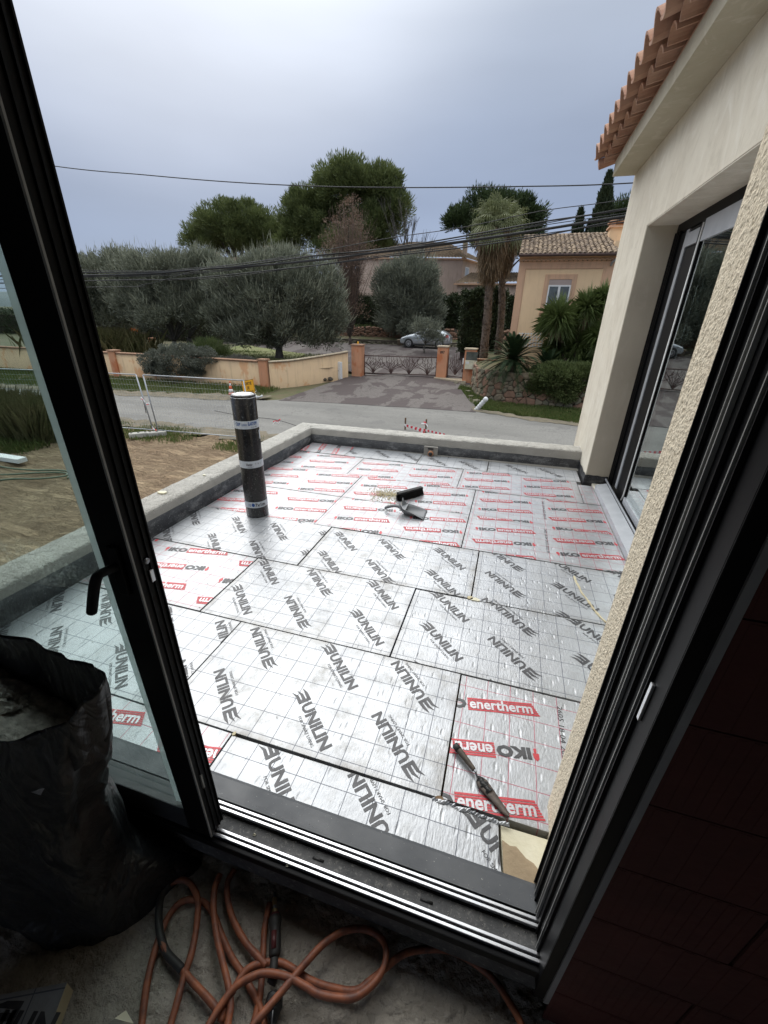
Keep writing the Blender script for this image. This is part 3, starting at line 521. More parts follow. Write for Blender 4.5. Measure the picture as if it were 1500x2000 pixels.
# ============================================================ grass blades
def blades(name, pts, h, w, mat, label=None, cat=None, lean=.5, parent=None, kind='stuff', n_per=1):
    P = np.asarray(pts, dtype=float); n = len(P); a = RNG.uniform(0, 2*np.pi, n); hh = h*RNG.uniform(.45, 1.25, n); l = RNG.uniform(.1, lean, n)*hh
    d = np.stack([np.cos(a), np.sin(a), np.zeros(n)], 1); s = np.stack([-np.sin(a), np.cos(a), np.zeros(n)], 1)*(w*RNG.uniform(.6, 1.3, n))[:, None]
    tip = P+d*l[:, None]; tip[:, 2] += hh; mid = P+d*(l*.35)[:, None]; mid[:, 2] += hh*.55
    V = np.stack([P-s, P+s, mid+s*.8, tip, mid-s*.8], 1).reshape(-1, 3); F = np.arange(n*5).reshape(n, 5)
    o = link(bpy.data.objects.new(name, mesh_np(name, V, F, mat)), parent)
    return tag(o, label, cat, None, kind)
def scatter(n, fx0, fx1, fy0, fy1, zf, dens=None):
    out_ = []
    while len(out_) < n:
        t = random.random(); y = fy0+(fy1-fy0)*random.random(); x = fx0+(fx1-fx0)*random.random()
        if dens is None or dens(x, y) > random.random(): out_.append((x, y, zf(x, y)))
    return out_
def nz_(x, y, s=.5, o=0): return noise.fractal(Vector((x*s, y*s, o)), 1, 2, 3)
def verge_l(x, y):
    far = 19.85; nr = np.interp(x, [-60, -30, -19, -12.5], [15.0, 15.5, 16.5, 18.0]); return 0 if (y > far or y < nr) else .55+.9*nz_(x, y, .7)
blades('verge_grass', scatter(26000, -36, -11.6, 15, 19.9, lambda x, y: ter(y)+.0, verge_l), .17, .012, 'grass', 'green grass verge between the left ochre wall and the road', 'grass')
def verge_r(x, y):
    nr = np.interp(x, [-2.4, -1.6, -.9, 2.8, 9], [22.5, 19.6, 18.6, 17.35, 16.8]); far = np.interp(x, [-2.2, -1.6, -.6, .5, 9], [24, 21.5, 20.2, 19.9, 20.0])
    return 0 if y > far or y < nr else .75+.9*nz_(x, y, .9, 3)
blades('stone_wall_grass', scatter(30000, -2.6, 6.5, 16.8, 23.5, lambda x, y: ter(y), verge_r), .16, .012, 'grass', 'lush green grass strip at the foot of the stone wall', 'grass')
blades('yard_weeds', scatter(5200, -18, -6.2, 10.0, 11.7, lambda x, y: ter(y)+.02, lambda x, y: .15+1.5*nz_(x, y, .6, 9)+(.5 if x < -11.3 else 0)), .13, .011, 'grass', 'green weeds along the road edge by the site fence', 'weeds')
blades('garden_grass', scatter(15000, -32, -11.5, 20.4, 29, lambda x, y: gar(y)+.03, lambda x, y: .35+1.2*nz_(x, y, .45, 5)), .15, .014, 'grass', 'patchy garden grass behind the ochre wall', 'grass')
blades('bank_weeds', scatter(16000, -20, 3, 38.7, 46, lambda x, y: ter(y)-.03, lambda x, y: .4+1.2*nz_(x, y, .4, 7)), .32, .02, 'shrub', 'low weeds on the bank behind the parked car', 'weeds')

# ============================================================ TERRACE with insulation boards
terr = tag(link(bpy.data.objects.new('terrace', B().box(-2.43, .9, .60, 4.87, -2.3, -.075).box(.9, .98, 1.6, 4.5, -2.3, -.076).mesh('terrace_slab', 'gap'))), kind='structure')
UTXT = {}
def text_mesh(key, body, size, sx_=1., off=0., shear=0., space=1.):
    cu = bpy.data.curves.new(key, 'FONT'); cu.body = body; cu.size = size; cu.offset = off; cu.shear = shear; cu.space_character = space; cu.resolution_u = 2
    cu.align_x = 'LEFT'
    o = bpy.data.objects.new(key, cu); COL.objects.link(o); dg = bpy.context.evaluated_depsgraph_get(); dg.update()
    me = o.evaluated_get(dg).to_mesh(); V = [(v.co.x*sx_, v.co.y) for v in me.vertices]; F = [tuple(p.vertices) for p in me.polygons]
    o.evaluated_get(dg).to_mesh_clear(); bpy.data.objects.remove(o); bpy.data.curves.remove(cu); return V, F
def fit(tm, w, h=None):
    V, F = tm; xs = [v[0] for v in V]; ys = [v[1] for v in V]; x0, x1, y0, y1 = min(xs), max(xs), min(ys), max(ys)
    kx = w/(x1-x0); ky = (h/(y1-y0)) if h else kx
    return [((x-x0)*kx, (y-y0)*ky) for x, y in V], F
T_UNI = fit(text_mesh('uni', 'UNILIN', 1, off=.034), .238, .052)
T_SM = fit(text_mesh('sm', 'FOR SMART LIVING', 1), .155, .0125)
T_IKO = fit(text_mesh('iko', 'IKO', 1, off=.055), .135, .050)
T_ENE = fit(text_mesh('ene', 'enertherm', 1, off=.026), .272, .052)
T_LOT = fit(text_mesh('lot', '2605 18 04 2022 (02) 05', 1), .40, .028)
def emblem():
    # winged E emblem left of the word
    V = []; F = []
    def q(*p): o = len(V); V.extend(p); F.append(tuple(range(o, o+len(p))))
    q((.052, 0), (.066, 0), (.066, .056), (.052, .056))
    for y0, y1, t in ((0., .015, -.004), (.0205, .0355, .0), (.041, .056, .006)): q((.052, y0), (.052, y1), (.022, y1-.001), (-.008, y0+t-.004), (.020, y0+.001))
    return V, F
EMB = emblem()
def trowel():
    V = []; F = []
    def q(*p): o = len(V); V.extend(p); F.append(tuple(range(o, o+len(p))))
    q((-.028, .020), (-.004, .020), (-.006, .042), (-.016, .052), (-.026, .042)); q((-.022, .0), (-.010, .0), (-.010, .018), (-.020, .018)); return V, F
TRW = trowel()
def place(dst, tm, ox, oy, ang, dx=0, dy=0, z=0.0):
    V, F = tm; c, s = math.cos(ang), math.sin(ang); o = len(dst[0])
    dst[0].extend([(ox+(x+dx)*c-(y+dy)*s, oy+(x+dx)*s+(y+dy)*c, z) for x, y in V]); dst[1].extend([tuple(i+o for i in f) for f in F])
def rect(x0, x1, y0, y1): return [(x0, y0), (x1, y0), (x1, y1), (x0, y1)], [(0, 1, 2, 3)]
def clip_obj(name, dst, poly, mat, parent, loc):
    if not dst[0]: return
    me = bpy.data.meshes.new(name); me.from_pydata([(v[0]-loc[0], v[1]-loc[1], v[2]) for v in dst[0]], [], dst[1])
    bm = bmesh.new(); bm.from_mesh(me); n = len(poly)
    for i in range(n):
        a = poly[i]; b = poly[(i+1) % n]; nx, ny = (b[1]-a[1]), -(b[0]-a[0])
        bmesh.ops.bisect_plane(bm, geom=bm.verts[:]+bm.edges[:]+bm.faces[:], plane_co=(a[0]-loc[0], a[1]-loc[1], 0), plane_no=(nx, ny, 0), clear_outer=True)
    if bm.faces:
        bm.to_mesh(me); me.materials.append(M[mat]); o = link(bpy.data.objects.new(name, me), parent)
    bm.free()
def uni_stamp(D, x, y, ang):
    # x,y = emblem end of the stamp, word runs along ang
    place(D['d'], EMB, x, y, ang, 0, -.028); place(D['d'], T_UNI, x, y, ang, .076, -.026); place(D['d'], T_SM, x, y, ang, .125, -.052)
def iko_stamp(D, cx, cy, ang):
    # centred stamp .46 long
    place(D['d'], T_IKO, cx, cy, ang, -.205, -.026, .0006); place(D['r'], TRW, cx, cy, ang, -.207, -.024)
    w0, w1 = -.065, .230
    for a, b in ((.024, .032), (.0148, .0215), (.0056, .0123), (-.0036, .0031), (-.0128, -.0061), (-.022, -.0153), (-.032, -.0245)):
        sh = .012*(-(a+b)/2/.032)+0; V = [(w0, a), (w1+sh, a), (w1+sh-.001, b), (w0, b)]; place(D['r'], (V, [(0, 1, 2, 3)]), cx, cy, ang)
    place(D['w'], T_ENE, cx, cy, ang, w0+.008, -.023, .0009)
A45 = R(-44)
def board(x0, x1, y0, y1, typ, off, dz=0., tilt=0., poly=None, label=None, rot90=False, lotx=None):
    x0 -= .0012; x1 += .0012; y0 -= .0015; y1 += .002
    if .85 < x1 < .95 and y1 < 4.6: x1 = .972
    g = .0006; loc = (x0, y0, 0); P = poly or [(x0+g, y0+g), (x1-g, y0+g), (x1-g, y1-g), (x0+g, y1-g)]
    # gentle per-vertex unevenness: body built as a bevelled slab
    b = B(); b.prism([(p[0]-x0, p[1]-y0) for p in P], -.07, 0)
    mat = {'u': 'foil_u', 'ud': 'foil_ud', 'i': 'foil_i'}[typ]
    o = b.obj('insulation_board', mat, terr, .0015); o.location = (x0, y0, dz); o.rotation_euler = (tilt, -tilt*.6, 0)
    if label: o['label'] = label
    D = {k: ([], []) for k in 'drw'}
    if typ != 'i':
        ax, ay = off
        for i in range(-3, 4):
            for j in range(-3, 6):
                x = ax+.79*i; y = ay+.305*j
                if x0-.4 < x < x1+.4 and y0-.4 < y < y1+.4: uni_stamp(D, x, y, A45)
                x += .59; y -= .225
                if x0-.4 < x < x1+.4 and y0-.4 < y < y1+.4: uni_stamp(D, x, y, A45+math.pi)
    else:
        cx, cy = off
        for i in range(-5, 6):
            for j in range(-8, 9):
                if rot90: x, y = cx+.21*j, cy+.6*i
                else: x, y = cx+.605*i, cy+.212*j
                if x0-.3 < x < x1+.3 and y0-.1 < y < y1+.1: iko_stamp(D, x, y, R(11)+(math.pi if (i+j) % 2 else 0)+(math.pi/2 if rot90 else 0))
        if lotx: place(D['d'], T_LOT, lotx[0], lotx[1], R(-90))
    for k, (nm, m_) in dict(d=('printed_wordmark', 'print_dark'), r=('printed_red_banner', 'print_red'), w=('printed_white_letters', 'print_white')).items():
        for i, v in enumerate(D[k][0]): D[k][0][i] = (v[0], v[1], v[2]+.0012)
        clip_obj(nm, D[k], P, m_, o, loc)
    return o
Bd = [
 (-2.42, -.885, .60, .898, 'i', (-1.5, .80)), 
 (-2.42, -1.245, .905, 1.488, 'u', (-1.72, 1.16)), (-1.238, -.03, .905, 1.490, 'ud', (-.715, 1.17)), (-.022, .89, .905, 1.486, 'i', (.085, 1.345)),
 (-2.42, -1.522, 1.5, 2.092, 'i', (-1.98, 1.62)), (-1.512, -.388, 1.498, 2.095, 'ud', (-1.47, 1.78)), (-.380, .822, 1.5, 2.09, 'u', (-.27, 1.80)), (.83, .89, 1.5, 2.09, 'u', (.62, 1.8)),
 (-2.42, -1.217, 2.102, 2.69, 'u', (-2.05, 2.60)), (-1.208, -.045, 2.103, 2.688, 'ud', (-1.14, 2.325)), (-.036, .89, 2.10, 2.692, 'u', (.46, 2.44)),
 (-2.42, -1.377, 2.70, 3.285, 'i', (-1.60, 2.92)), (-1.370, -.178, 2.70, 3.286, 'i', (-1.03, 2.90)), (-.170, .89, 2.70, 3.288, 'i', (.13, 3.09)),
 (-2.42, -1.377, 3.293, 3.885, 'i', (-1.62, 3.38)), (-1.370, -.178, 3.296, 3.888, 'i', (-.46, 3.46)), (-.170, .89, 3.294, 3.89, 'i', (.12, 3.49)),
 (-2.42, -1.56, 3.895, 4.48, 'i', (-1.9, 4.0)), (-1.552, -.368, 3.897, 4.478, 'i', (-1.28, 4.13)), (-.36, .824, 3.896, 4.48, 'i', (.52, 4.2)), (.831, .89, 3.9, 4.4, 'i', (.6, 4.1)),
 (-2.42, -1.82, 4.488, 4.862, 'i', (-2.2, 4.66)), (-1.813, -.92, 4.487, 4.862, 'u', (-1.5, 4.8)), (-.912, -.11, 4.488, 4.862, 'u', (-.80, 4.75)), (-.10, .87, 4.488, 4.862, 'u', (.10, 4.80)),
]
for k, b_ in enumerate(Bd):
    dz = random.uniform(-.003, .003)
    board(*b_, dz=dz, tilt=random.uniform(-.0015, .0015), rot90=(k == 21), lotx=((.245+.15, 1.44) if k == 3 else (.33+.10, 3.22) if k == 13 else (.44, 3.82) if k == 16 else None))
bo = board(-.878, .345, .60, .888, 'u', (-.72, .905), poly=[(-.8755, .60), (.21, .60), (.192, .72), (.180, .80), (.172, .893), (-.1, .894), (-.8755, .890)], label='foil board by the sill with its right corner torn off')
fb = B().prism([(.182, .883), (.198, .71), (.213, .60), (.333, .60), (.333, .886)], -.07, -.010).obj('exposed_foam_core', 'foam_pale', terr); fb['label'] = 'bare yellowish foam where the foil facing is torn away'
B().prism([(.188, .838), (.212, .828), (.232, .832), (.262, .808), (.285, .801), (.312, .776), (.333, .770), (.333, .60), (.205, .60)], -.012, -.004).obj('torn_facer', 'foam_brown', terr)
# torn foil strip and foam scraps in the joints
for (x, y, dx, dy, m_) in ((-.045, 2.105, .03, .018, 'foam'), (-.015, 2.10, .035, .02, 'foam_pale'), (-.872, .897, .008, .012, 'foam'), (-.032, .90, .02, .012, 'gap')):
    b = B(); b.prism([(x+dx*math.cos(a)*random.uniform(.5, 1), y+dy*math.sin(a)*random.uniform(.5, 1)) for a in [i*math.pi/4 for i in range(8)]], -.03, .003); b.obj('foam_scrap', m_, terr)
V = []; F = []
pts = smooth_path([(.595, 2.56, 0), (.60, 2.50, 0), (.612, 2.44, 0), (.62, 2.38, 0), (.645, 2.31, 0), (.66, 2.25, 0), (.68, 2.19, 0), (.715, 2.12, 0)], 4)
b = B(); n = len(pts); wj = [max(.001, .007*noise.noise(Vector((p.x*40, p.y*40, 2)))+.004) for p in pts]; L = [(p.x-q-random.uniform(0, .003), p.y-.002) for p, q in zip(pts, wj)]; R_ = [(p.x+q*.7+random.uniform(0, .003), p.y+.002) for p, q in zip(pts, wj)]
b.prism(L+R_[::-1], -.01, .0035); tr_ = b.obj('torn_foil_seam', 'foam', terr); tr_['label'] = 'jagged tear in the foil showing yellow foam'
b = B()
for i in range(26):
    t = i/25; x = -.05+.25*t; y = .893-.012*t+random.uniform(-.003, .003); s = random.uniform(.004, .011)
    b.add([(x-s, y-s*.6, .002), (x+s, y-s*.4, .004), (x+s*.7, y+s*.6, random.uniform(.006, .014)), (x-s, y+s*.5, .003)], [(0, 1, 2, 3)])
tag(b.obj('crumpled_foil_edge', 'foil_u', terr), kind='stuff')

# ============================================================ PARAPET
par = thing('parapet_wall', 'low concrete parapet with rough coping and black bitumen upstand around the terrace', 'parapet', (0, 0, 0))
def zt(x, y): return .10+.10*min(1, max(0, (4.87-y)/2.8))   # upstand height seen above boards
def wallstrip(name, a, b, z0a, z1a, z0b, z1b, thick, nrm, mat, n=60, wob=.004):
    V = []; F = []
    for i in range(n+1):
        t = i/n; x = a[0]+(b[0]-a[0])*t; y = a[1]+(b[1]-a[1])*t; z0 = z0a+(z0b-z0a)*t; z1 = z1a+(z1b-z1a)*t+wob*noise.fractal(Vector((x*9, y*9, 1)), 1, 2, 3)
        w = wob*.6*noise.fractal(Vector((x*7, y*7, 5)), 1, 2, 3); o_ = thick+w
        V += [(x, y, z0), (x, y, z1), (x+nrm[0]*o_, y+nrm[1]*o_, z1), (x+nrm[0]*o_, y+nrm[1]*o_, z0)]
    for i in range(n):
        k = i*4; F += [(k+1, k+5, k+6, k+2), (k+2, k+6, k+7, k+3), (k, k+4, k+5, k+1)]
    V += V[:4]+V[n*4:n*4+4]; o = (n+1)*4; F += [(o, o+1, o+2, o+3), (o+7, o+6, o+5, o+4)]
    return link(bpy.data.objects.new(name, mesh_np(name, V, F, mat)), par)
PT = .200
def coping():
    V = []; F = []; n = 150
    path = [(-2.56, .6), (-2.56, 4.99), (.94, 5.10)]
    def sect(x, y, nx, ny, first):
        hw = .119; c = .010; pr = [(-hw, -.02), (-hw, PT-c), (-hw+c, PT), (-.04, PT), (.04, PT), (hw-c, PT), (hw, PT-c), (hw, .10), (hw, -.02)]; out_ = []
        for s, z in pr:
            j = .006*noise.fractal(Vector((x*16+s*30, y*16, z*20)), 1, 2, 4) if z > .15 else 0
            out_.append((x+nx*(s+j*.5), y+ny*(s+j*.5), z+j))
        return out_
    secs = []
    for i in range(n): t = i/(n-1); y = .6+(4.99-.6)*t; secs.append(sect(-2.56, y, 1, 0, 0) if i < n-1 else sect(-2.56, 4.99, 1, -1, 0))
    for i in range(1, 110): t = i/109; x = -2.56+3.5*t; secs.append(sect(x, 4.99+.11*t, 0, -1, 0))
    for s_ in secs: V += s_
    m = 9
    for i in range(len(secs)-1): F += [(i*m+k, i*m+k+1, (i+1)*m+k+1, (i+1)*m+k) for k in range(m-1)]
    o = link(bpy.data.objects.new('coping', mesh_np('coping', V, F, 'coping')), par); return o
coping()
B().box(-2.68, -2.437, .6, 5.10, -2.3, .0).box(-2.4365, .9, 4.877, 5.22, -2.3, .0).obj('parapet_base', 'conc_side', par)
wallstrip('bitumen_upstand', (-2.436, .6), (-2.436, 4.868), -.05, .142, -.05, .112, .006, (1, 0), 'bitumen')
wallstrip('bitumen_upstand', (-2.43, 4.864), (.9, 4.972), -.05, .118, -.05, .098, .006, (0, -1), 'bitumen')
# render band between coping and bitumen on the inner faces
wallstrip('render_band', (-2.4345, .6), (-2.4345, 4.866), .0, PT-.012, .0, PT-.012, .0015, (1, 0), 'conc_side', wob=.001)
wallstrip('render_band', (-2.43, 4.867), (.9, 4.975), .0, PT-.012, .0, PT-.012, .0015, (0, -1), 'conc_side', wob=.001)
dr = B(); dr.box(-.90, -.73, 4.835, 4.87, -.01, .115).obj('drain_surround', 'conc_side', par)
B().tube([(-.81, 4.836, .035), (-.81, 4.80, .035)], .034, 16).obj('drain_pipe', 'terra_pot', par)
B().tube([(-.81, 4.799, .035), (-.81, 4.797, .035)], .025, 16).obj('drain_bore', 'sign_black', par)
B().box(-.85, -.78, 4.828, 4.834, .082, .102).obj('drain_slot', 'sign_black', par)
for x, y, s in ((-2.60, 2.45, .05), (-2.52, 2.05, .045), (-2.55, 2.9, .02)):
    b = B(); b.prism([(x+s*math.cos(a)*random.uniform(.6, 1), y+s*.6*math.sin(a)*random.uniform(.6, 1)) for a in [i*math.pi/4 for i in range(8)]], PT-.005, PT+.012)
    tag(b.obj('concrete_flake', 'foam_pale'), {2.45: 'pale foam flake lying on the parapet, the farther one', 2.05: 'pale foam flake lying on the parapet nearest the door', 2.9: 'tiny pale chip on the parapet top'}[y], 'debris')

# ============================================================ OWN ROOM AND HOUSE SHELL
def S(name, b, mat, bevel=0): return tag(b.obj(name, mat, None, bevel), kind='structure')
FZ = -.16
V = []; nx, ny = 340, 150
for i in range(nx+1):
    for j in range(ny+1):
        x = -1.5+2.6*i/nx; y = -.3+.9*j/ny; V.append((x, y, FZ+.007*noise.fractal(Vector((x*7, y*7, 0)), .8, 2.1, 4)+.005*noise.fractal(Vector((x*45, y*45, 2)), .6, 2.1, 3)))
F = [(i*(ny+1)+j, (i+1)*(ny+1)+j, (i+1)*(ny+1)+j+1, i*(ny+1)+j+1) for i in range(nx) for j in range(ny)]
fl = link(bpy.data.objects.new('floor', mesh_np('floor', V, F, 'floor', True))); fl['kind'] = 'structure'
S('floor_slab', B().box(-4, 2.6, -3.6, .6, -.5, FZ-.02), 'floor')
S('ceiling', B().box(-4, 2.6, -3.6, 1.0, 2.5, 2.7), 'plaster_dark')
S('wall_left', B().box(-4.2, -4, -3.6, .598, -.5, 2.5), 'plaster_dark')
S('wall_back', B().box(-4.2, -2.6, -3.8, -3.6, -.5, 2.5).box(.2, 2.8, -3.8, -3.6, -.5, 2.5).box(-2.6, .2, -3.8, -3.6, -.5, .0).box(-2.6, .2, -3.8, -3.6, 2.3, 2.5), 'plaster_dark')  # unseen opening in this wall is added to brighten the floor
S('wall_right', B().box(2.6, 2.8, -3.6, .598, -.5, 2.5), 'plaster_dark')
S('threshold_wall', B().box(-2.4, .345, .600, .74, -.5, -.075), 'floor')
own = thing('house_front_wall', 'roughcast front wall of the house around the open terrace door', 'house', (0, 0, 0))
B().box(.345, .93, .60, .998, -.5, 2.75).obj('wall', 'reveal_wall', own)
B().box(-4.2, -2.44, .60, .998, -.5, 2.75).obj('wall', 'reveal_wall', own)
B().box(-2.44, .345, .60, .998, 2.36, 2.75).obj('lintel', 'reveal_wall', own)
# roughcast reveal slab with real relief on the right of the door
V = []; nu, nv = 56, 560
for i in range(nu+1):
    for j in range(nv+1):
        y = .772+.232*i/nu; z = -.08+2.5*j/nv; edge = 1 if 0 < i < nu else .4
        dx = .0017*noise.fractal(Vector((0, y*95, z*95)), .5, 2.2, 3)*edge; ro = (.010*((y-.985)/.02)**2 if y > .985 else 0)
        V.append((.336+dx+ro, y, z))
F = [(i*(nv+1)+j, (i+1)*(nv+1)+j, (i+1)*(nv+1)+j+1, i*(nv+1)+j+1) for i in range(nu) for j in range(nv)]
link(bpy.data.objects.new('roughcast_reveal', mesh_np('roughcast_reveal', V, F, 'roughcast', True)), own)
B().box(.3395, .9, .998, 1.004, -.08, 2.75).obj('roughcast_face', 'roughcast', own)
# interior brick wall right of the frame, built of grooved hollow bricks
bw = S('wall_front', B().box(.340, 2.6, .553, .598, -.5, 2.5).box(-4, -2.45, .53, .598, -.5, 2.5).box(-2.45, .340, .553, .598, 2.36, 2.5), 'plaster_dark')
def hollow_brick():
    b = B(); b.box(0, .495, .0, .03, 0, .195)
    for i in range(12): x = .01+i*.04; b.box(x, x+.022, -.004, 0, .004, .191)
    return b.mesh('brick', 'brick_in')
hb = hollow_brick()
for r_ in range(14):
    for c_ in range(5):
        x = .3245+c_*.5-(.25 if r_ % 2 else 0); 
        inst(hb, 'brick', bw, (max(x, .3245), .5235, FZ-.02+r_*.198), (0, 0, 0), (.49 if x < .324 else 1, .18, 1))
print('part2 ok')
# ============================================================ SLIDING DOOR
door = thing('sliding_door_frame', 'black aluminium sliding door frame with bright rails and dusty threshold', 'door frame', (0, 0, 0))
B().add([(-2.4, .727, .022), (.335, .727, .022), (.335, .655, .040), (-2.4, .655, .040), (-2.4, .738, .016), (.335, .738, .016), (-2.4, .738, -.05), (.335, .738, -.05)], [(0, 1, 2, 3), (4, 5, 1, 0), (6, 7, 5, 4)]).obj('outer_sill_plate', 'sill', door)
B().box(-2.4, .335, .552, .66, -.10, .022).obj('threshold', 'track_floor', door)
B().box(-2.4, .336, .538, .5515, .004, .034).obj('inner_lip', 'black_alu', door, .003)
for yy in (.637, .566):
    B().box(-2.4, .285, yy-.014, yy+.014, .0225, .030).obj('rail_base', 'black_alu', door)
    for d in (-.008, .006):
        B().box(-2.4, .286, yy+d-.003, yy+d+.0045, .0305, .044).obj('rail', 'rail', door, .0012)
    B().box(-2.4, .286, yy+.010, yy+.0125, .0305, .038).obj('rail_flange', 'light_alu', door)
for x in (-.36, -.02): B().tube([(x-.018, .600, .0226), (x+.018, .600, .0226)], .004, 8).obj('drain_slot', 'sign_black', door)
B().box(.284, .336, .53, .745, -.02, 2.36).obj('jamb', 'black_alu', door)
B().box(.2842, .3110, .5270, .5296, -.06, 2.36).obj('jamb_cover', 'black_alu', door, .002)
B().box(.3113, .3240, .5235, .5296, -.07, 2.36).obj('edge_seal', 'grey_seal', door)
B().box(.300, .3385, .7455, .7485, -.02, 2.36).obj('edge_seal', 'grey_seal', door)
for yy in (.735, .705, .690, .660, .648, .618, .588, .576):
    B().box(.2775, .2838, yy-.0012, yy+.0012, .03, 2.34).obj('jamb_fin', 'grey_highlight' if yy in (.705, .660, .588, .648) else 'black_alu', door)  # grey fins carry the bright highlights of the profile edges in their colour
B().box(-2.4, .284, .53, .745, 2.30, 2.36).obj('head', 'black_alu', door)
B().box(.279, .2838, .562, .570, .95, 1.03).obj('latch_keep', 'rail', door, .001)
B().box(.279, .2838, .575, .580, .33, .37).obj('latch_keep', 'grey_highlight', door)
# opened leaf
leaf = thing('sliding_door_leaf', 'black glazed sliding door leaf with lever handle, pushed open to the left', 'door', (0, 0, 0))
B().box(-.784, -.6995, .545, .603, .046, 2.28).obj('stile', 'black_alu', leaf, .003)
B().box(-.7025, -.6975, .5435, .5475, .05, 2.28).obj('stile_edge_highlight', 'grey_highlight', leaf)  # pale strip stands in for the highlight along the stile arris
for yy in (.565, .583, .597): B().box(-.6993, -.6955, yy-.0018, yy+.0018, .05, 2.28).obj('stile_rib', 'black_alu', leaf)
B().box(-2.35, -.785, .545, .603, .046, .150).obj('bottom_rail', 'dark_alu', leaf, .003)
B().box(-2.35, -.785, .545, .603, 2.20, 2.28).obj('top_rail', 'black_alu', leaf)
B().box(-2.35, -2.27, .545, .603, .151, 2.199).obj('stile', 'black_alu', leaf)
B().box(-.818, -.7845, .5565, .5585, .158, 2.2).obj('glazing_edge', 'spacer', leaf)
B().box(-2.27, -.785, .566, .572, .151, 2.2).obj('pane', 'glass', leaf)
B().box(-2.27, -.785, .586, .592, .151, 2.2).obj('pane', 'glass', leaf)
for z in (1.90, .305): B().box(-.7055, -.695, .5605, .5665, z-.03, z+.03).obj('lock_slot', 'grey_highlight', leaf, .001)
B().box(-.699, -.6945, .574, .584, 1.00, 1.03).obj('lock_bolt', 'rail', leaf, .001)
B().tube([(-.6985, .575, 1.055), (-.6945, .575, 1.055)], .007, 12).obj('screw', 'steel', leaf)
h = B(); h.box(-.748, -.722, .533, .5445, .985, 1.105); hr = h.obj('handle_plate', 'black_alu', leaf, .003)
hp = smooth_path([(-.735, .540, 1.056), (-.732, .508, 1.063), (-.734, .492, 1.062), (-.744, .487, 1.040), (-.755, .487, 1.018), (-.768, .488, .992), (-.782, .489, .963)], 5)
B().tube(hp, [.0095]*10+[.0105]*(len(hp)-10), 12).obj('lever', 'black_alu', hr)
# grit on the threshold
b = B()
for i in range(420):
    x = random.uniform(-.66, .28); y = random.choice([random.uniform(.552, .556), random.uniform(.584, .622), random.uniform(.66, .725)]); z = .023 if y < .65 else .040-(y-.655)*.27
    if y < .65 and x < .02 and random.random() < .6: continue
    s = random.uniform(.0006, .0016)*(1.8 if random.random() < .06 else 1); b.add([(x-s, y-s, z), (x+s, y-s*.6, z), (x, y+s, z), (x, y, z+s*1.3)], [(0, 1, 3), (1, 2, 3), (2, 0, 3)])
tag(b.obj('grit', 'rubble'), 'pale grit and crumbs scattered along the door threshold', 'grit', None, 'stuff')
for i, (x, y, z, s, lab) in enumerate(((-.585, .600, .024, .006, 'pale mortar crumb on the threshold near the opened leaf'), (-.44, .552, .037, .005, 'brownish crumb stuck on the inner lip of the threshold'))):
    b = B(); b.add([(x-s, y-s*.5, z), (x+s*.6, y-s*.6, z), (x+s, y+s*.4, z), (x-s*.4, y+s*.7, z), (x-s*.2, y, z+s*1.1), (x+s*.4, y+.1*s, z+s*.7)], [(0, 1, 5, 4), (1, 2, 5), (2, 3, 4, 5), (3, 0, 4)]); tag(b.obj('mortar_crumb', 'foam_pale'), lab, 'debris')

# ============================================================ WING WITH WINDOW
wing = thing('house_wing', 'pale rendered house wing with terracotta eaves and a black sliding window', 'house', (0, 0, 0))
w = B(); w.box(.905, 4.0, 4.52, 5.62, -2.4, 2.93); w.box(.905, 1.35, 1.0, 1.6, -2.4, 2.93); w.box(.905, 1.35, 1.6, 4.52, 2.27, 2.93); w.box(.98, 1.35, 1.6, 4.52, -2.4, .0); w.box(3.0, 4.0, 1.0, 4.52, -2.4, 2.93)
wl_ = w.obj('wall', 'wing_wall', wing)
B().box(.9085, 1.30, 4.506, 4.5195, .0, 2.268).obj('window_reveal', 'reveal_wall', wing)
B().box(.9085, 1.30, 1.6, 4.506, 2.262, 2.2695).obj('window_reveal', 'wing_wall', wing)
# bitumen upstand at the foot of the wing
V = []; F = []
seg = [(.899, 5.0), (.899, 4.516), (.900, 4.508), (1.14, 4.504)]; k = 0; pts = []
for a, b_ in zip(seg, seg[1:]):
    for i in range(12): t = i/12; pts.append((a[0]+(b_[0]-a[0])*t, a[1]+(b_[1]-a[1])*t))
for x, y in pts:
    h_ = .085+.02*noise.noise(Vector((x*12, y*12, 0))); g = .012*noise.noise(Vector((x*20, y*20, 4))); V += [(x-.002+g*.3, y-.004, -.05), (x-.004+g, y-.01+g, h_*.5), (x, y-.004, h_)]
n = len(pts); F = [(i*3+k, (i+1)*3+k, (i+1)*3+k+1, i*3+k+1) for i in range(n-1) for k in range(2)]
link(bpy.data.objects.new('bitumen_upstand', mesh_np('bitumen_upstand', V, F, 'bitumen', True)), wing)
B().box(.905, 3.0, 1.0, 5.0, -2.4, -2.3).obj('wall', 'plaster_dark', wing)
wi = B().box(2.6, 2.62, 1.6, 4.5, -.05, 2.4).box(1.36, 2.6, 1.6, 4.5, -.06, -.05).box(1.36, 2.6, 1.6, 4.5, 2.40, 2.41).obj('room_interior', 'plaster_dark', wing)
# eaves: boxed soffit and fascia
so_ = B().box(.70, .9045, 1.004, 5.60, 2.86, 2.99).obj('soffit', 'soffit', wing, .004)
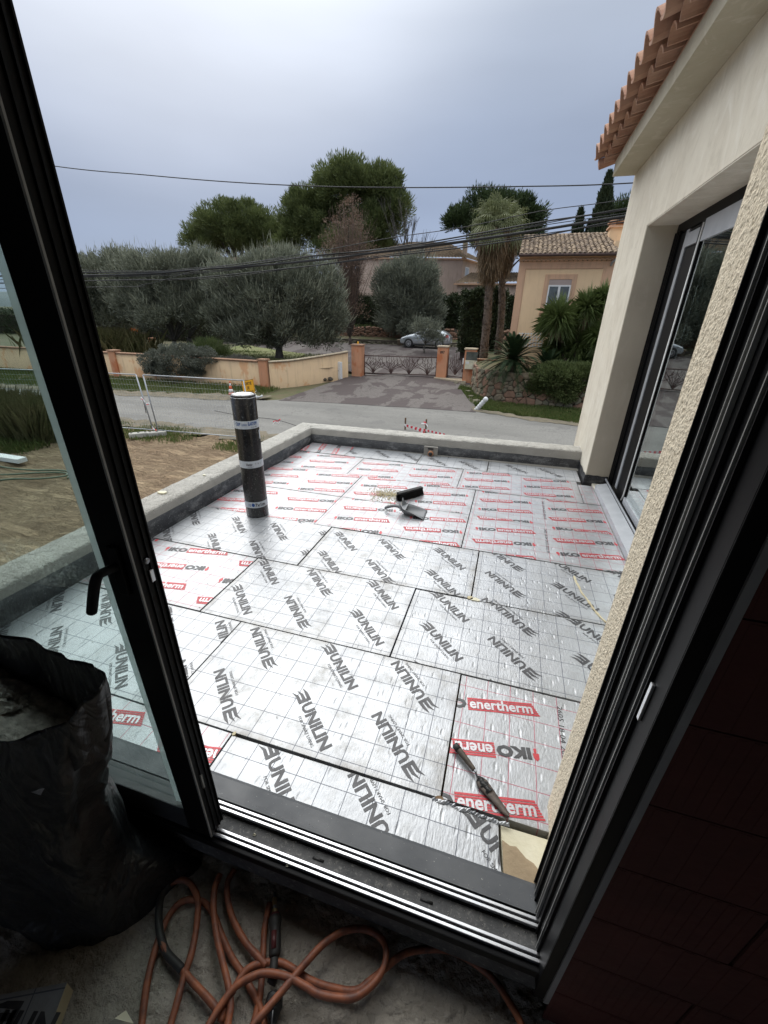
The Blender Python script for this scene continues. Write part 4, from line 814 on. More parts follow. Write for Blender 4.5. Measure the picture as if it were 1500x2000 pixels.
# window
win = B().box(1.135, 1.20, 4.35, 4.505, .02, 2.262).box(1.135, 1.20, 1.62, 4.35, 2.19, 2.262).box(1.135, 1.20, 1.62, 4.35, .02, .09).obj('window', 'black_alu', wing)
for y in (4.47, 4.43, 4.40, 4.36): B().box(1.118, 1.1345, y-.006, y+.006, .05, 2.2).obj('frame', 'black_alu', win)
B().box(1.126, 1.134, 4.15, 4.21, .09, 2.18).obj('frame', 'light_alu', win)
B().box(1.1345, 1.16, 3.86, 4.35, .09, 2.18).obj('sash', 'black_alu', win)
B().box(1.108, 1.133, 3.79, 3.86, .09, 2.18).obj('sash', 'black_alu', win)
B().tube([(1.104, 3.83, .10), (1.104, 3.80, .16), (1.104, 3.80, 2.16)], .006, 8).obj('draught_strip', 'white_paint', win)
B().box(1.108, 1.133, 1.62, 3.79, .09, .15).obj('sash', 'light_alu', win)
B().box(1.108, 1.133, 1.62, 3.79, 2.05, 2.18).obj('sash', 'light_alu', win)
B().box(1.118, 1.134, 3.87, 4.14, 2.06, 2.15).obj('sash', 'light_alu', win)
B().box(1.118, 1.126, 1.62, 3.788, .15, 2.05).obj('pane', 'wing_glass', win)
B().box(1.140, 1.144, 1.62, 4.33, .10, 2.18).obj('pane', 'wing_glass', win)
B().box(1.07, 1.105, 1.62, 4.42, .065, .082).obj('frame', 'black_alu', win); B().box(1.075, 1.085, 1.62, 4.42, .0825, .095).obj('frame', 'light_alu', win)
B().add([(.975, 1.3, .055), (1.072, 1.3, .082), (1.072, 4.30, .082), (.975, 4.30, .055), (.975, 1.3, .0), (.975, 4.30, .0), (1.072, 4.30, .0)], [(0, 1, 2, 3), (4, 0, 3, 5), (5, 3, 2, 6)]).obj('window_sill', 'light_alu', wing)
# terracotta eave tiles (S-profile interlocking)
def s_tile(L=.42, W=.25):
    V = []; n = 14
    prof = []
    for i in range(n+1):
        t = i/n
        if t < .62: a = math.pi*t/.62; prof.append((t*W, .072*math.sin(a)**.9))
        else: a = (t-.62)/.38; prof.append((t*W, -.012*math.sin(math.pi*a)))
    th = .016
    for xx in (0, .02, L):
        for y, z in prof: V.append((xx, y, z+th+(.008 if xx < .01 else 0)*0))
        for y, z in prof: V.append((xx, y, z))
    m = (n+1)*2; F = []
    for s in range(2):
        for i in range(n):
            a = s*m+i; b2 = (s+1)*m+i; F.append((a, a+1, b2+1, b2)); a2 = a+n+1; c2 = b2+n+1; F.append((a2+1, a2, c2, c2+1))
    for i in range(n): F.append((i, n+1+i, n+2+i, i+1))
    # side caps and a lip
    F.append((0, m, m+n+1, n+1)); F.append((n, n+n+1, m+n+n+1, m+n))
    F.append((m, 2*m, 2*m+n+1, m+n+1)); F.append((m+n, m+n+n+1, 2*m+n+n+1, 2*m+n))
    me = bpy.data.meshes.new('tile'); me.from_pydata(V, [], F); return me
TL = []
for mname in ('tile', 'tile2'):
    me = s_tile(); me.materials.append(M[mname]); TL.append(me)
sl_ = R(-17)
cnt = 0
for row in range(3):
    for i in range(21):
        y = .98+i*.225
        o = inst(random.choice(TL), 'tile', wing, (.515+row*.33, y, 3.035+row*.105), (random.uniform(-.02, .02), sl_+random.uniform(-.02, .02), 0)); cnt += 1
# lower course of half tiles bedded under the eave
def half_tile(L=.22, r=.085, n=10, th=.014):
    V = []
    for xx in (0, L):
        for rr in (r, r-th):
            for i in range(n+1): a = math.pi*i/n; V.append((xx, rr*math.cos(a), rr*math.sin(a)*.75))
    m = n+1; F = []
    for i in range(n): F += [(i, i+1, 2*m+i+1, 2*m+i), (m+i+1, m+i, 3*m+i, 3*m+i+1), (i+1, i, m+i, m+i+1)]
    F += [(0, 2*m, 3*m, m), (n, m+n, 3*m+n, 2*m+n)]
    me = bpy.data.meshes.new('under_tile'); me.from_pydata(V, [], F); return me
UT = []
for mname in ('tile', 'tile2'):
    me = half_tile(); me.materials.append(M[mname]); UT.append(me)
for i in range(21): inst(random.choice(UT), 'under_tile', wing, (.60+random.uniform(-.008, .008), 1.06+i*.225, 2.985), (0, R(-12), 0))
B().add([(.70, 1.0, 3.0), (3.5, 1.0, 3.85), (3.5, 5.66, 3.85), (.70, 5.66, 3.0), (.70, 1.0, 2.985), (3.5, 1.0, 3.80), (3.5, 5.66, 3.80), (.70, 5.66, 2.985)], [(0, 1, 2, 3), (7, 6, 5, 4), (3, 2, 6, 7), (0, 3, 7, 4)]).obj('roof', 'tile', wing)
for k in range(3): B().tube([(.56+k*.35, 5.70, 2.99+k*.11), (.93+k*.35, 5.70, 3.10+k*.11)], [.045, .04], 12).obj('verge_tile', 'tile', wing)
# second wall block in red brick, left side seen through the leaf is open yard

# ============================================================ MEMBRANE ROLL
roll = thing('membrane_roll', 'upright black bitumen membrane roll with three pale wrap labels', 'membrane roll', (-1.905, 2.715, .002))
RR = .0905
pf = [(.0, 0), (RR-.006, 0), (RR, .006), (RR+.001, .3), (RR, .6), (RR+.001, .99), (RR-.006, .998), (0.001, .998)]
B().lathe(pf, 48).obj('roll_body', 'membrane', roll)
V = []; n = 40
b = B(); rings = 7
for j in range(rings):
    for i in range(n):
        a = 2*math.pi*i/n; r_ = RR*(1.03 if j > 4 else .98)*(j/(rings-1)*.98+.02); z = .999+.006*noise.noise(Vector((math.cos(a)*r_*40, math.sin(a)*r_*40, 2)))+(.004 if j < rings-2 else 0)
        if j == rings-1: z = .978+.006*noise.noise(Vector((math.cos(a)*5, math.sin(a)*5, 8)))
        V.append((r_*math.cos(a), r_*math.sin(a), z))
F = [(j*n+i, j*n+(i+1) % n, (j+1)*n+(i+1) % n, (j+1)*n+i) for j in range(rings-1) for i in range(n)]
link(bpy.data.objects.new('end_wrap', mesh_np('end_wrap', V, F, 'plastic_white', False)), roll)
b = B()
for k in range(14):
    a = random.uniform(0, 6.28); r_ = RR*random.uniform(.7, 1.02); p = Vector((r_*math.cos(a), r_*math.sin(a), .998)); b.tube([p, p+Vector((random.uniform(-.012, .012), random.uniform(-.012, .012), .008)), p+Vector((random.uniform(-.03, .03), random.uniform(-.03, .03), random.uniform(0, .018)))], .0012, 5)
tag(b.obj('wrap_wisps', 'plastic_white', roll), kind='stuff')
def band(z0, z1, a0, a1, rad, n=48):
    V = []; 
    for i in range(n+1):
        a = a0+(a1-a0)*i/n; V += [(rad*math.cos(a), rad*math.sin(a), z0), (rad*math.cos(a), rad*math.sin(a), z1)]
    return V, [(2*i, 2*i+2, 2*i+3, 2*i+1) for i in range(n)]
def curved_text(body, size_w, size_h, a_c, z, mat, parent, off=.03):
    tm = fit(text_mesh('lab', body, 1, off=off), size_w, size_h); r_ = RR+.0035
    V = [(r_*math.cos(a_c+(x-size_w/2)/r_), r_*math.sin(a_c+(x-size_w/2)/r_), z+y) for x, y in tm[0]]
    me = bpy.data.meshes.new('printed_text'); me.from_pydata(V, [], tm[1]); me.materials.append(M[mat]); link(bpy.data.objects.new('printed_text', me), parent)
ac = math.atan2(-2.7, 1.9)
for z0, z1 in ((.752, .812), (.44, .497), (.095, .147)):
    V, F = band(z0, z1, 0, 2*math.pi, RR+.0022); lb = link(bpy.data.objects.new('wrap_label', mesh_np('wrap_label', V, F, 'label_paper', True)), roll)
    if z0 > .7:
        curved_text('ELASTOPH', .075, .026, ac+.50, .778, 'ink_blue', lb); curved_text('CEP', .045, .024, ac-.75, .777, 'ink_blue', lb, .02); curved_text('Lumiere', .04, .02, ac-.2, .777, 'ink_blue', lb, 0); curved_text('07 min 180 m', .055, .008, ac+.6, .760, 'ink_black', lb, 0)
    elif z0 > .4: curved_text('Xavier', .05, .018, ac-.2, .462, 'ink_black', lb); curved_text('T  R  5', .05, .014, ac+.55, .466, 'ink_black', lb, 0); curved_text('membrane 5x', .05, .007, ac-.1, .449, 'ink_black', lb, 0)
    else:
        curved_text('7x1m', .085, .030, ac+.32, .106, 'ink_black', lb); curved_text('10', .022, .024, ac-.62, .108, 'ink_blue', lb, 0)
        V, F = [], []; r_ = RR+.003
        for i in range(16): t = 2*math.pi*i/16; V.append((r_*math.cos(ac-.30+.013*math.cos(t)/r_), r_*math.sin(ac-.30+.013*math.cos(t)/r_), .122+.016*math.sin(t)))
        me = bpy.data.meshes.new('printed_dot'); me.from_pydata(V, [], [tuple(range(16))]); me.materials.append(M['ink_blue']); link(bpy.data.objects.new('printed_dot', me), lb)
V, F = band(.66, .73, ac+1.10, ac+1.32, RR+.002, 6); link(bpy.data.objects.new('sticker', mesh_np('sticker', V, F, 'label_paper', True)), roll)

# ============================================================ DUSTPAN, BRUSH, TROWEL, CRUMBS
pan = thing('dustpan', 'grey plastic dustpan lying on the silver foil boards', 'dustpan', (-.655, 3.14, .002), R(2))
V = []; nu, nv = 16, 12
for i in range(nu+1):
    for j in range(nv+1):
        u = i/nu; v = (j/nv-.5)*2; half = .065+.035*u; x = -.10+.22*u; y = v*half; z = .004+.060*abs(v)**3*(1-u**1.5)*1.1+.045*max(0, (1-u*5))**2
        V.append((x, y, z))
F = [(i*(nv+1)+j, (i+1)*(nv+1)+j, (i+1)*(nv+1)+j+1, i*(nv+1)+j+1) for i in range(nu) for j in range(nv)]
o = link(bpy.data.objects.new('pan', mesh_np('pan', V, F, 'grey_plastic', True)), pan); md = o.modifiers.new('s', 'SOLIDIFY'); md.thickness = .004; md.offset = 1
B().tube(smooth_path([(-.095, 0, .045), (-.13, 0, .058), (-.18, 0, .052), (-.225, 0, .034), (-.24, 0, .020)], 4), [.013, .014, .015, .015, .014, .013, .013, .013, .014, .014, .014, .014, .013, .012, .012, .010, .008], 10).obj('handle', 'grey_plastic', pan)
B().add([(-.10, -.066, .05), (-.10, .066, .05), (-.045, .074, .062), (-.045, -.074, .062), (-.10, -.066, .046), (-.10, .066, .046), (-.045, .074, .058), (-.045, -.074, .058)], [(0, 3, 2, 1), (4, 5, 6, 7), (2, 3, 7, 6)]).obj('hood', 'grey_plastic', pan)
B().tube([(.11, -.06, .010), (-.06, -.04, .012)], .003, 6).obj('rib', 'grey_plastic', pan)
br = thing('hand_brush', 'black bristled hand brush head lying beside the dustpan', 'brush', (-.755, 3.49, .0), R(52))
B().box(-.145, .145, -.022, .022, .062, .082).obj('brush_back', 'bristle', br, .006)
P = RNG.uniform(-1, 1, (5200, 2)); base_ = np.stack([P[:, 0]*.142, P[:, 1]*.020, np.full(5200, .062)], 1); tip = base_+np.stack([P[:, 0]*.008+RNG.normal(0, .003, 5200), P[:, 1]*.016+RNG.normal(0, .003, 5200), -.057+RNG.normal(0, .003, 5200)], 1)
s_ = np.array([.0014, .0009, 0]); V = np.stack([base_-s_, base_+s_, tip+s_*.6, tip-s_*.6], 1).reshape(-1, 3)
tag(link(bpy.data.objects.new('bristles', mesh_np('bristles', V, np.arange(len(V)).reshape(-1, 4), 'bristle')), br), kind='stuff')
def grit(name, n, f, smin, smax, mat, label, cat):
    b = B()
    for i in range(n):
        x, y, z = f(i); s = random.uniform(smin, smax); q = [Vector((x+s*random.uniform(.6, 1)*math.cos(a), y+s*random.uniform(.6, 1)*math.sin(a), z)) for a in (0, 1.6, 3.2, 4.7)]; t = Vector((x, y, z+s*random.uniform(.5, 1.1)))
        b.add(q+[t], [(0, 1, 4), (1, 2, 4), (2, 3, 4), (3, 0, 4)])
    return tag(b.obj(name, mat), label, cat, None, 'stuff')
def gf(i):
    r_ = abs(random.gauss(0, 1)); a = random.uniform(0, 6.28); return (-.985+.145*r_*math.cos(a)*.7+.05*math.sin(a), 3.47+.085*r_*math.sin(a)-.06*math.cos(a)*r_, .003+max(0, .012*(1-r_*.7))*random.random())
grit('swept_crumbs', 750, gf, .003, .009, 'foam', 'little heap of swept yellowish crumbs by the brush', 'crumbs')
grit('loose_chips', 260, lambda i: (random.uniform(-2.2, .8), random.uniform(.95, 4.7), .003), .001, .0045, 'rubble', 'scattered tiny chips over the foil boards', 'chips')
tro = thing('trowel', 'tar blackened pointed trowel with worn handle lying on the foil board', 'trowel', (.085, 1.02, .002), R(-42))
# handle to the left-top, blade to the lower right
B().tube(smooth_path([(-.118, .0, .022), (-.105, 0, .022), (-.07, 0, .021), (-.03, 0, .019), (-.012, 0, .018)], 4), [.0105, .012, .0125, .0125, .0125, .0125, .012, .0118, .0115, .011, .0105, .010, .0095, .009, .0085, .008, .0075], 14).obj('handle', 'handle_wood', tro)
B().tube([(-.122, 0, .022), (-.098, 0, .0222)], .0132, 14).obj('handle_cap', 'black_tape', tro)
B().tube(smooth_path([(-.014, 0, .018), (-.004, -.002, .022), (.004, -.004, .018), (.012, -.004, .010), (.022, -.004, .008)], 4), .0042, 8).obj('neck', 'steel', tro)
V = []; nu, nv = 14, 8
for i in range(nu+1):
    for j in range(nv+1):
        u = i/nu; v = (j/nv-.5)*2; wd = .021*math.sqrt(min(1, u*9+.02))*(1-.62*max(0, u-.25)/.75)+.001
        if u > .93: wd *= math.sqrt(max(0, (1-u)/.07))+.15
        V.append((.012+.155*u, -.004+wd*v, .010+.010*(1-v*v)*(1-u*.5)))
F = [(i*(nv+1)+j, (i+1)*(nv+1)+j, (i+1)*(nv+1)+j+1, i*(nv+1)+j+1) for i in range(nu) for j in range(nv)]
o = link(bpy.data.objects.new('blade', mesh_np('blade', V, F, 'steel_worn', True)), tro); md = o.modifiers.new('s', 'SOLIDIFY'); md.thickness = .006
V2 = []; 
for i in range(9):
    for j in range(7):
        u = i/8; v = (j/6-.5)*2; wd = .0215*math.sqrt(min(1, u*4+.05))*(1-.25*u)*(.75+.25*math.sin(i*1.9+j)); V2.append((.014+.062*u, -.004+wd*v, .0135+.011*(1-v*v)+.002*noise.noise(Vector((u*9, v*5, 0)))))
F2 = [(i*7+j, (i+1)*7+j, (i+1)*7+j+1, i*7+j+1) for i in range(8) for j in range(6)]
link(bpy.data.objects.new('tar_smear', mesh_np('tar_smear', V2, F2, 'tar', True)), tro)

# ============================================================ RUBBLE BAG
bagt = thing('rubble_bag', 'black polythene rubble sack filled with crushed debris beside the door leaf', 'bag', (-1.2, .28, FZ))
V = []; nu, nv = 150, 90
def bag_pt(a, t):
    H = .99; z = t*H; c_, s_ = math.cos(a), math.sin(a)
    right = np.interp(t, [0, .12, .3, .55, .8, 1], [.27, .30, .29, .33, .44, .50]); cx = -.28; rx = right-cx; ry = np.interp(t, [0, .3, .8, 1], [.15, .17, .12, .095]); cy = .10
    e = np.interp(t, [0, .15, 1], [.5, .75, .7]); x = cx+rx*math.copysign(abs(c_)**e, c_); y = cy+ry*math.copysign(abs(s_)**e, s_)
    ear = max(0, 1-t*4.5)*max(0, math.cos(a-.35))**10; x += .15*ear; y += .07*ear
    fold = .018*noise.fractal(Vector((c_*2.3, s_*2.3, t*1.8+.4*math.cos(a*2))), 1, 2, 4)+.007*math.sin(a*19+7*noise.noise(Vector((t*3, a, 0))))*max(0, t-.5)*(1.6-t)*2+.014*abs(noise.noise(Vector((x*7+z*5, y*7, z*3))))
    x += c_*fold*1.3; y += s_*fold; top = max(0, t-.85)/.15
    z += top*(.05*s_-.03-.13*max(0, -s_)*min(1, max(0, .5-c_))+.055*max(0, c_)**3+.018*math.sin(a*3+1)+.004*math.sin(a*8)); return (x, y, z)
for j in range(nv+1):
    for i in range(nu): V.append(bag_pt(2*math.pi*i/nu, j/nv))
F = [(j*nu+i, j*nu+(i+1) % nu, (j+1)*nu+(i+1) % nu, (j+1)*nu+i) for j in range(nv) for i in range(nu)]
# inside fold
o0 = len(V)
for j in range(1, 16):
    for i in range(nu):
        x, y, z = bag_pt(2*math.pi*i/nu, 1.0); cx = -.28; k = j/15; V.append((cx+(x-cx)*(1-.04*k)-0, .10+(y-.10)*(1-.10*k), z-.006*(j > 0)-.15*k+.010*math.sin(i*.35)*k))
for j in range(15):
    a0 = nv*nu if j == 0 else o0+(j-1)*nu; b0 = o0+j*nu
    F += [(a0+i, a0+(i+1) % nu, b0+(i+1) % nu, b0+i) for i in range(nu)]
link(bpy.data.objects.new('sack', mesh_np('sack', V, F, 'bag', True)), bagt)
V = []; n_ = 50
for i in range(n_+1):
    for j in range(n_+1):
        u = (i/n_-.5)*2; v = (j/n_-.5)*2; x = -.28+.66*u; y = .10+.085*v; z = .93-.16*max(0, u)**1.2*1.0+.03*(1-v*v)+.02*noise.fractal(Vector((x*14, y*14, 0)), .8, 2, 5); V.append((x, y, z))
F = [(i*(n_+1)+j, (i+1)*(n_+1)+j, (i+1)*(n_+1)+j+1, i*(n_+1)+j+1) for i in range(n_) for j in range(n_)]
link(bpy.data.objects.new('rubble_fill', mesh_np('rubble_fill', V, F, 'rubble', False)), bagt)
b = B()
for i in range(700):
    u = random.uniform(-1, .8); v = random.uniform(-1, 1); x = -.28+.60*u; y = .10+.072*v; z = .945-.16*max(0, u)**1.2+.03*(1-v*v); s = random.uniform(.004, .016)
    q = [Vector((x+s*math.cos(a), y+s*math.sin(a), z+random.uniform(-.3, .4)*s)) for a in (random.random(), 1.8, 3.3, 4.9)]; b.add(q+[Vector((x, y, z+s))], [(0, 1, 4), (1, 2, 4), (2, 3, 4), (3, 0, 4)])
tag(b.obj('rubble_pieces', 'rubble', bagt), kind='stuff')

# ============================================================ HOSE, TORCH, OFFCUT
hose = thing('gas_hose', 'tangled orange rubber gas hose lying in loops on the concrete floor', 'hose', (0, 0, 0))
for k, p in HOSE.items():
    q = smooth_path(p, 6); q = [Vector((v.x, v.y, v.z+.004*noise.noise(Vector((v.x*9, v.y*9, ord(k)))))) for v in q]
    B().tube(q, [.0092*(1+.10*noise.noise(v*22)) for v in q], 12).obj('hose_length', 'hose', hose)
tp = smooth_path(HOSE['b'], 6); B().tube([Vector((v.x, v.y, v.z)) for v in tp[56:86]], .0108, 12).obj('tape_wrap', 'black_tape', hose)
tor = thing('torch_handle', 'black and dark red gas torch handle with brass connector on the floor', 'torch', (0, 0, 0))
def tz(x, y, z=-.122): return Vector((x, y, z))
g = smooth_path([tz(-.461, .489), tz(-.445, .462), tz(-.430, .436), tz(-.415, .406)], 5)
B().tube(g, [.012, .0175, .020, .020, .018, .0165, .0160, .016, .0165, .017, .017, .0175, .0175, .017, .016, .013], 14).obj('grip', 'black_tape', tor)
B().tube([tz(-.462, .491), tz(-.455, .480)], [.014, .019], 12).obj('grip_cap', 'grip_red', tor)
B().tube([tz(-.441, .452, -.110), tz(-.422, .418, -.110)], .0085, 10).obj('trigger_panel', 'grip_red', tor)
B().tube([tz(-.490, .535), tz(-.463, .492)], .0045, 10).obj('pipe', 'steel', tor); B().tube([tz(-.483, .524), tz(-.473, .508)], .0075, 6, smooth=False).obj('hex_nut', 'brass', tor)
B().tube([tz(-.468, .500), tz(-.464, .493)], .009, 6, smooth=False).obj('hex_nut', 'brass', tor)
B().tube(smooth_path([tz(-.414, .404), tz(-.405, .385), tz(-.398, .360)], 4), .012, 10).obj('valve_body', 'black_tape', tor)
B().tube([tz(-.402, .366), tz(-.385, .366)], .011, 10).obj('valve_knob', 'black_tape', tor); B().tube([tz(-.400, .374, -.108), tz(-.388, .37, -.108)], .005, 8).obj('valve_stem', 'brass', tor)
b = B(); q = smooth_path([tz(-.385, .345), tz(-.370, .325), tz(-.355, .300), tz(-.34, .26)], 5); b.tube(q, [.012+.010*math.sin(i*.35)+.004*random.random() for i in range(len(q))], 10); b.obj('burner_bell', 'tar', tor)
B().tube([tz(-.372, .335, -.105), tz(-.35, .28, -.105)], .0018, 6).obj('lighter_wire', 'steel', tor)
tag(B().tube(smooth_path([(-.363, .421, FZ+.006), (-.366, .405, FZ+.01), (-.374, .388, FZ+.008)], 4), .0013, 6).obj('wire_scrap', 'steel'), 'thin bent wire scrap beside the torch grip', 'wire')
off = thing('board_offcut', 'foil faced insulation board offcut with black print lying at the lower left', 'offcut', (-.99, .12, FZ+.012), R(25))
B().box(-.16, .10, -.17, .035, 0, .055).obj('foam_core', 'foam', off, .001)
B().box(-.16, .10, -.17, .035, .0552, .0565).obj('foil_face', 'dark_alu' if False else 'foil_u', off)
D = {'d': ([], [])}; place(D['d'], EMB, -.06, .0, R(-10), 0, -.03); place(D['d'], T_UNI, -.13, -.03, R(-10), 0, 0)
me = bpy.data.meshes.new('printed_wordmark'); me.from_pydata([(x, y, .0573) for x, y, z in D['d'][0]], [], D['d'][1]); me.materials.append(M['print_dark']); link(bpy.data.objects.new('printed_wordmark', me), off)
b = B(); c = Vector((-.745, .19, FZ+.01)); b.add([c+Vector(p) for p in ((-.03, -.012, 0), (.02, -.016, 0), (.034, .006, 0), (-.004, .018, 0), (-.012, -.004, .02), (.015, 0, .016))], [(0, 1, 5, 4), (1, 2, 5), (2, 3, 4, 5), (3, 0, 4)]); tag(b.obj('foam_chunk', 'foam_pale'), 'pale yellow foam chunk on the floor at the lower edge', 'debris')
def ff(i):
    return (random.uniform(-1.0, .8), random.uniform(.05, .52), FZ+.008)
grit('floor_debris', 420, ff, .0008, .0038, 'rubble', 'small crumbs scattered over the bare concrete floor', 'crumbs')
lev = thing('metal_prop', 'dark tubular metal tool lying in the shadow at the lower right', 'tool', (0, 0, 0))
B().tube([(.640, .715, FZ+.03), (.672, .62, FZ+.03), (.71, .50, FZ+.03)], [.018, .022, .024], 14).obj('tube', 'steel', lev); B().tube([(.64, .717, FZ+.03), (.636, .728, FZ+.03)], .0195, 14).obj('tube_end', 'black_tape', lev)
B().tube([(.60, .68, FZ+.012), (.625, .62, FZ+.012), (.66, .56, FZ+.012)], .008, 8).obj('side_arm', 'steel', lev)
print('part3 ok')
# ============================================================ FOLIAGE TOOLS
def leaf_mesh(name, P, D, L, W, mat, bend=0.):
    """diamond leaves at P along unit directions D"""
    n = len(P); rnd = RNG.normal(size=(n, 3)); S_ = np.cross(D, rnd); S_ /= np.linalg.norm(S_, axis=1)[:, None]+1e-9
    L = L*RNG.uniform(.6, 1.35, n)[:, None]; W = W*RNG.uniform(.6, 1.3, n)[:, None]
    V = np.stack([P, P+D*L*.5+S_*W, P+D*L, P+D*L*.5-S_*W], 1).reshape(-1, 3)
    return mesh_np(name, V, np.arange(n*4).reshape(n, 4), mat)
def crown_points(lobes, n, nclump, cr_, shell=(.72, 1.0), up=0., under=-.75):
    lobes = np.array(lobes, float); vol = np.prod(lobes[:, 3:6], axis=1)**.67; vol /= vol.sum()
    which = RNG.choice(len(lobes), nclump, p=vol); d = RNG.normal(size=(nclump, 3)); d /= np.linalg.norm(d, axis=1)[:, None]
    low = d[:, 2] < under; d[low, 2] *= -.3; d[:, 2] = np.where(d[:, 2] < 0, d[:, 2]*.9, d[:, 2])
    r_ = RNG.uniform(shell[0], shell[1], nclump)**(1/1.2)
    inner = RNG.random(nclump) < .22; r_[inner] = RNG.uniform(.15, .7, inner.sum())
    Cc = lobes[which, :3]+d*r_[:, None]*lobes[which, 3:6]
    k = RNG.integers(0, nclump, n); off = RNG.normal(size=(n, 3)); off /= np.linalg.norm(off, axis=1)[:, None]; rr = RNG.uniform(.1, 1, n)**.5
    sz = cr_*RNG.uniform(.6, 1.35, nclump)
    P = Cc[k]+off*(rr*sz[k])[:, None]*np.array([1, 1, .8]); D = off*.8+d[k]*.7+np.array([0, 0, up])+RNG.normal(0, .35, (n, 3)); D /= np.linalg.norm(D, axis=1)[:, None]
    return P, D, Cc
def limbs(name, base_, Cc, mat, parent, r0=.2, nb=10, rb=.05, fork=.3):
    b = B(); base_ = Vector(base_); cen = Vector(Cc.mean(axis=0)); idx = RNG.choice(len(Cc), min(nb, len(Cc)), replace=False)
    fk = base_+(cen-base_)*fork+Vector((random.uniform(-.1, .1), random.uniform(-.1, .1), 0))
    fk.x = base_.x+(cen.x-base_.x)*fork*.4
    b.tube([base_+Vector((0, 0, -.15)), base_+Vector((.02, 0, .15)), base_.lerp(fk, .5)+Vector((random.uniform(-.08, .08), 0, 0)), fk], [r0*1.4, r0*1.08, r0*.92, r0*.8], 10)
    for i in idx:
        t = Vector(Cc[i]); m = fk.lerp(t, .45)+Vector((random.uniform(-.3, .3), random.uniform(-.3, .3), random.uniform(.0, .35)))*(t-fk).length*.2
        q = smooth_path([fk, m, t], 4); b.tube(q, [rb*(1.3-1.1*j/(len(q)-1)) for j in range(len(q))], 6)
    return b.obj(name, mat, parent)
def tree(key, name, label, cat, mat, n, nclump, cr_, L, W, bark='bark', r0=.2, nb=12, rb=.06, up=.0, group=None, fork=.3, shell=(.72, 1.), baseloc=None, under=-.75, nm='crown'):
    d = T[key]; bl = baseloc or d['base']; t = thing(name, label, cat, (0, 0, 0), 0, group)
    P, D, Cc = crown_points(d['lobes'], n, nclump, cr_, shell, up, under)
    link(bpy.data.objects.new(nm, leaf_mesh(nm, P, D, L, W, mat)), t)
    if r0: limbs('trunk', bl, Cc, bark, t, r0, nb, rb, fork)
    if name == 'olive_tree':
        k = RNG.integers(0, len(Cc), n//9); sp = Cc[k]+RNG.normal(0, cr_*.45, (len(k), 3)); cen = Cc.mean(axis=0); o = (sp-cen); o /= np.linalg.norm(o, axis=1)[:, None]; dd = o*.5+np.array([.12, 0, .95])+RNG.normal(0, .28, (len(k), 3)); dd /= np.linalg.norm(dd, axis=1)[:, None]
        link(bpy.data.objects.new('twig_tips', leaf_mesh('twig_tips', sp, dd, cr_*1.25, .022, 'olive_tip')), t)
    return base(t, bl)
def gz(key, f): b = T[key]['base']; return (b[0], b[1], f(b[1])-.03)
OG = 'olive trees in the garden across the road'
tree('oliveA', 'olive_tree', 'leftmost grey-green olive tree, half hidden by the black door leaf', 'tree', 'olive', 56000, 560, .50, .22, .026, 'bark_grey', .17, 14, .06, .75, OG, .22, baseloc=gz('oliveA', gar))
tree('oliveB', 'olive_tree', 'broad olive tree with a forked pale limb behind the grey bush', 'tree', 'olive', 80000, 700, .50, .22, .026, 'bark_grey', .17, 16, .07, .75, OG, .20, baseloc=gz('oliveB', gar))
T['oliveB2']['lobes'] = T['oliveB2']['lobes']+[tuple(T['oliveB']['lobes'][5])]
tree('oliveB2', 'olive_tree', 'dark multi-stemmed olive tree just right of the forked one', 'tree', 'olive', 22000, 200, .50, .22, .026, 'bark_grey', .24, 12, .08, .75, OG, .25, baseloc=gz('oliveB2', gar))
tree('oliveC', 'olive_tree', 'biggest olive tree with a thick gnarled trunk left of the driveway gate', 'tree', 'olive', 105000, 900, .50, .22, .026, 'bark_grey', .27, 20, .085, .75, OG, .24, baseloc=gz('oliveC', gar))
tree('oliveD', 'olive_tree', 'round dense grey olive tree standing behind the silver car', 'tree', 'olive2', 56000, 480, .60, .28, .034, 'bark_grey', .2, 12, .07, .7, OG, .25, baseloc=gz('oliveD', ter))
tree('oliveE', 'olive_tree', 'small thin olive tree in front of the silver car', 'tree', 'olive2', 4600, 150, .24, .17, .018, 'bark_grey', .055, 12, .022, .6, OG, .45, shell=(.3, 1.), baseloc=(T['oliveE']['base'][0], 33.5, ter(33.5)+.05))
tree('pineA', 'pine_tree', 'umbrella-shaped stone pine rising behind the left olives', 'tree', 'pine', 70000, 420, .80, .42, .045, 'bark', .35, 16, .12, .9, None, .6, baseloc=(T['pineA']['base'][0], 54, 0))
tree('pineB', 'pine_tree', 'tallest pine tree with open bushy crown in the middle of the skyline', 'tree', 'pine', 120000, 660, .80, .42, .045, 'bark', .35, 7, .04, .9, None, .5, shell=(.55, 1.), baseloc=(T['pineB']['base'][0], 50, 0))
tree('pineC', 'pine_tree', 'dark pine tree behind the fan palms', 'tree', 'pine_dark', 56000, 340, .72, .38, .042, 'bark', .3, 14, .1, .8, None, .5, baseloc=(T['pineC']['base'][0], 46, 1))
tree('pineD', 'pine_tree', 'dark pine at the right edge beside the tall cypress', 'tree', 'pine_dark', 22000, 120, .7, .36, .04, 'bark', .25, 8, .08, .8, None, .5, baseloc=(T['pineD']['base'][0], 44, 1))
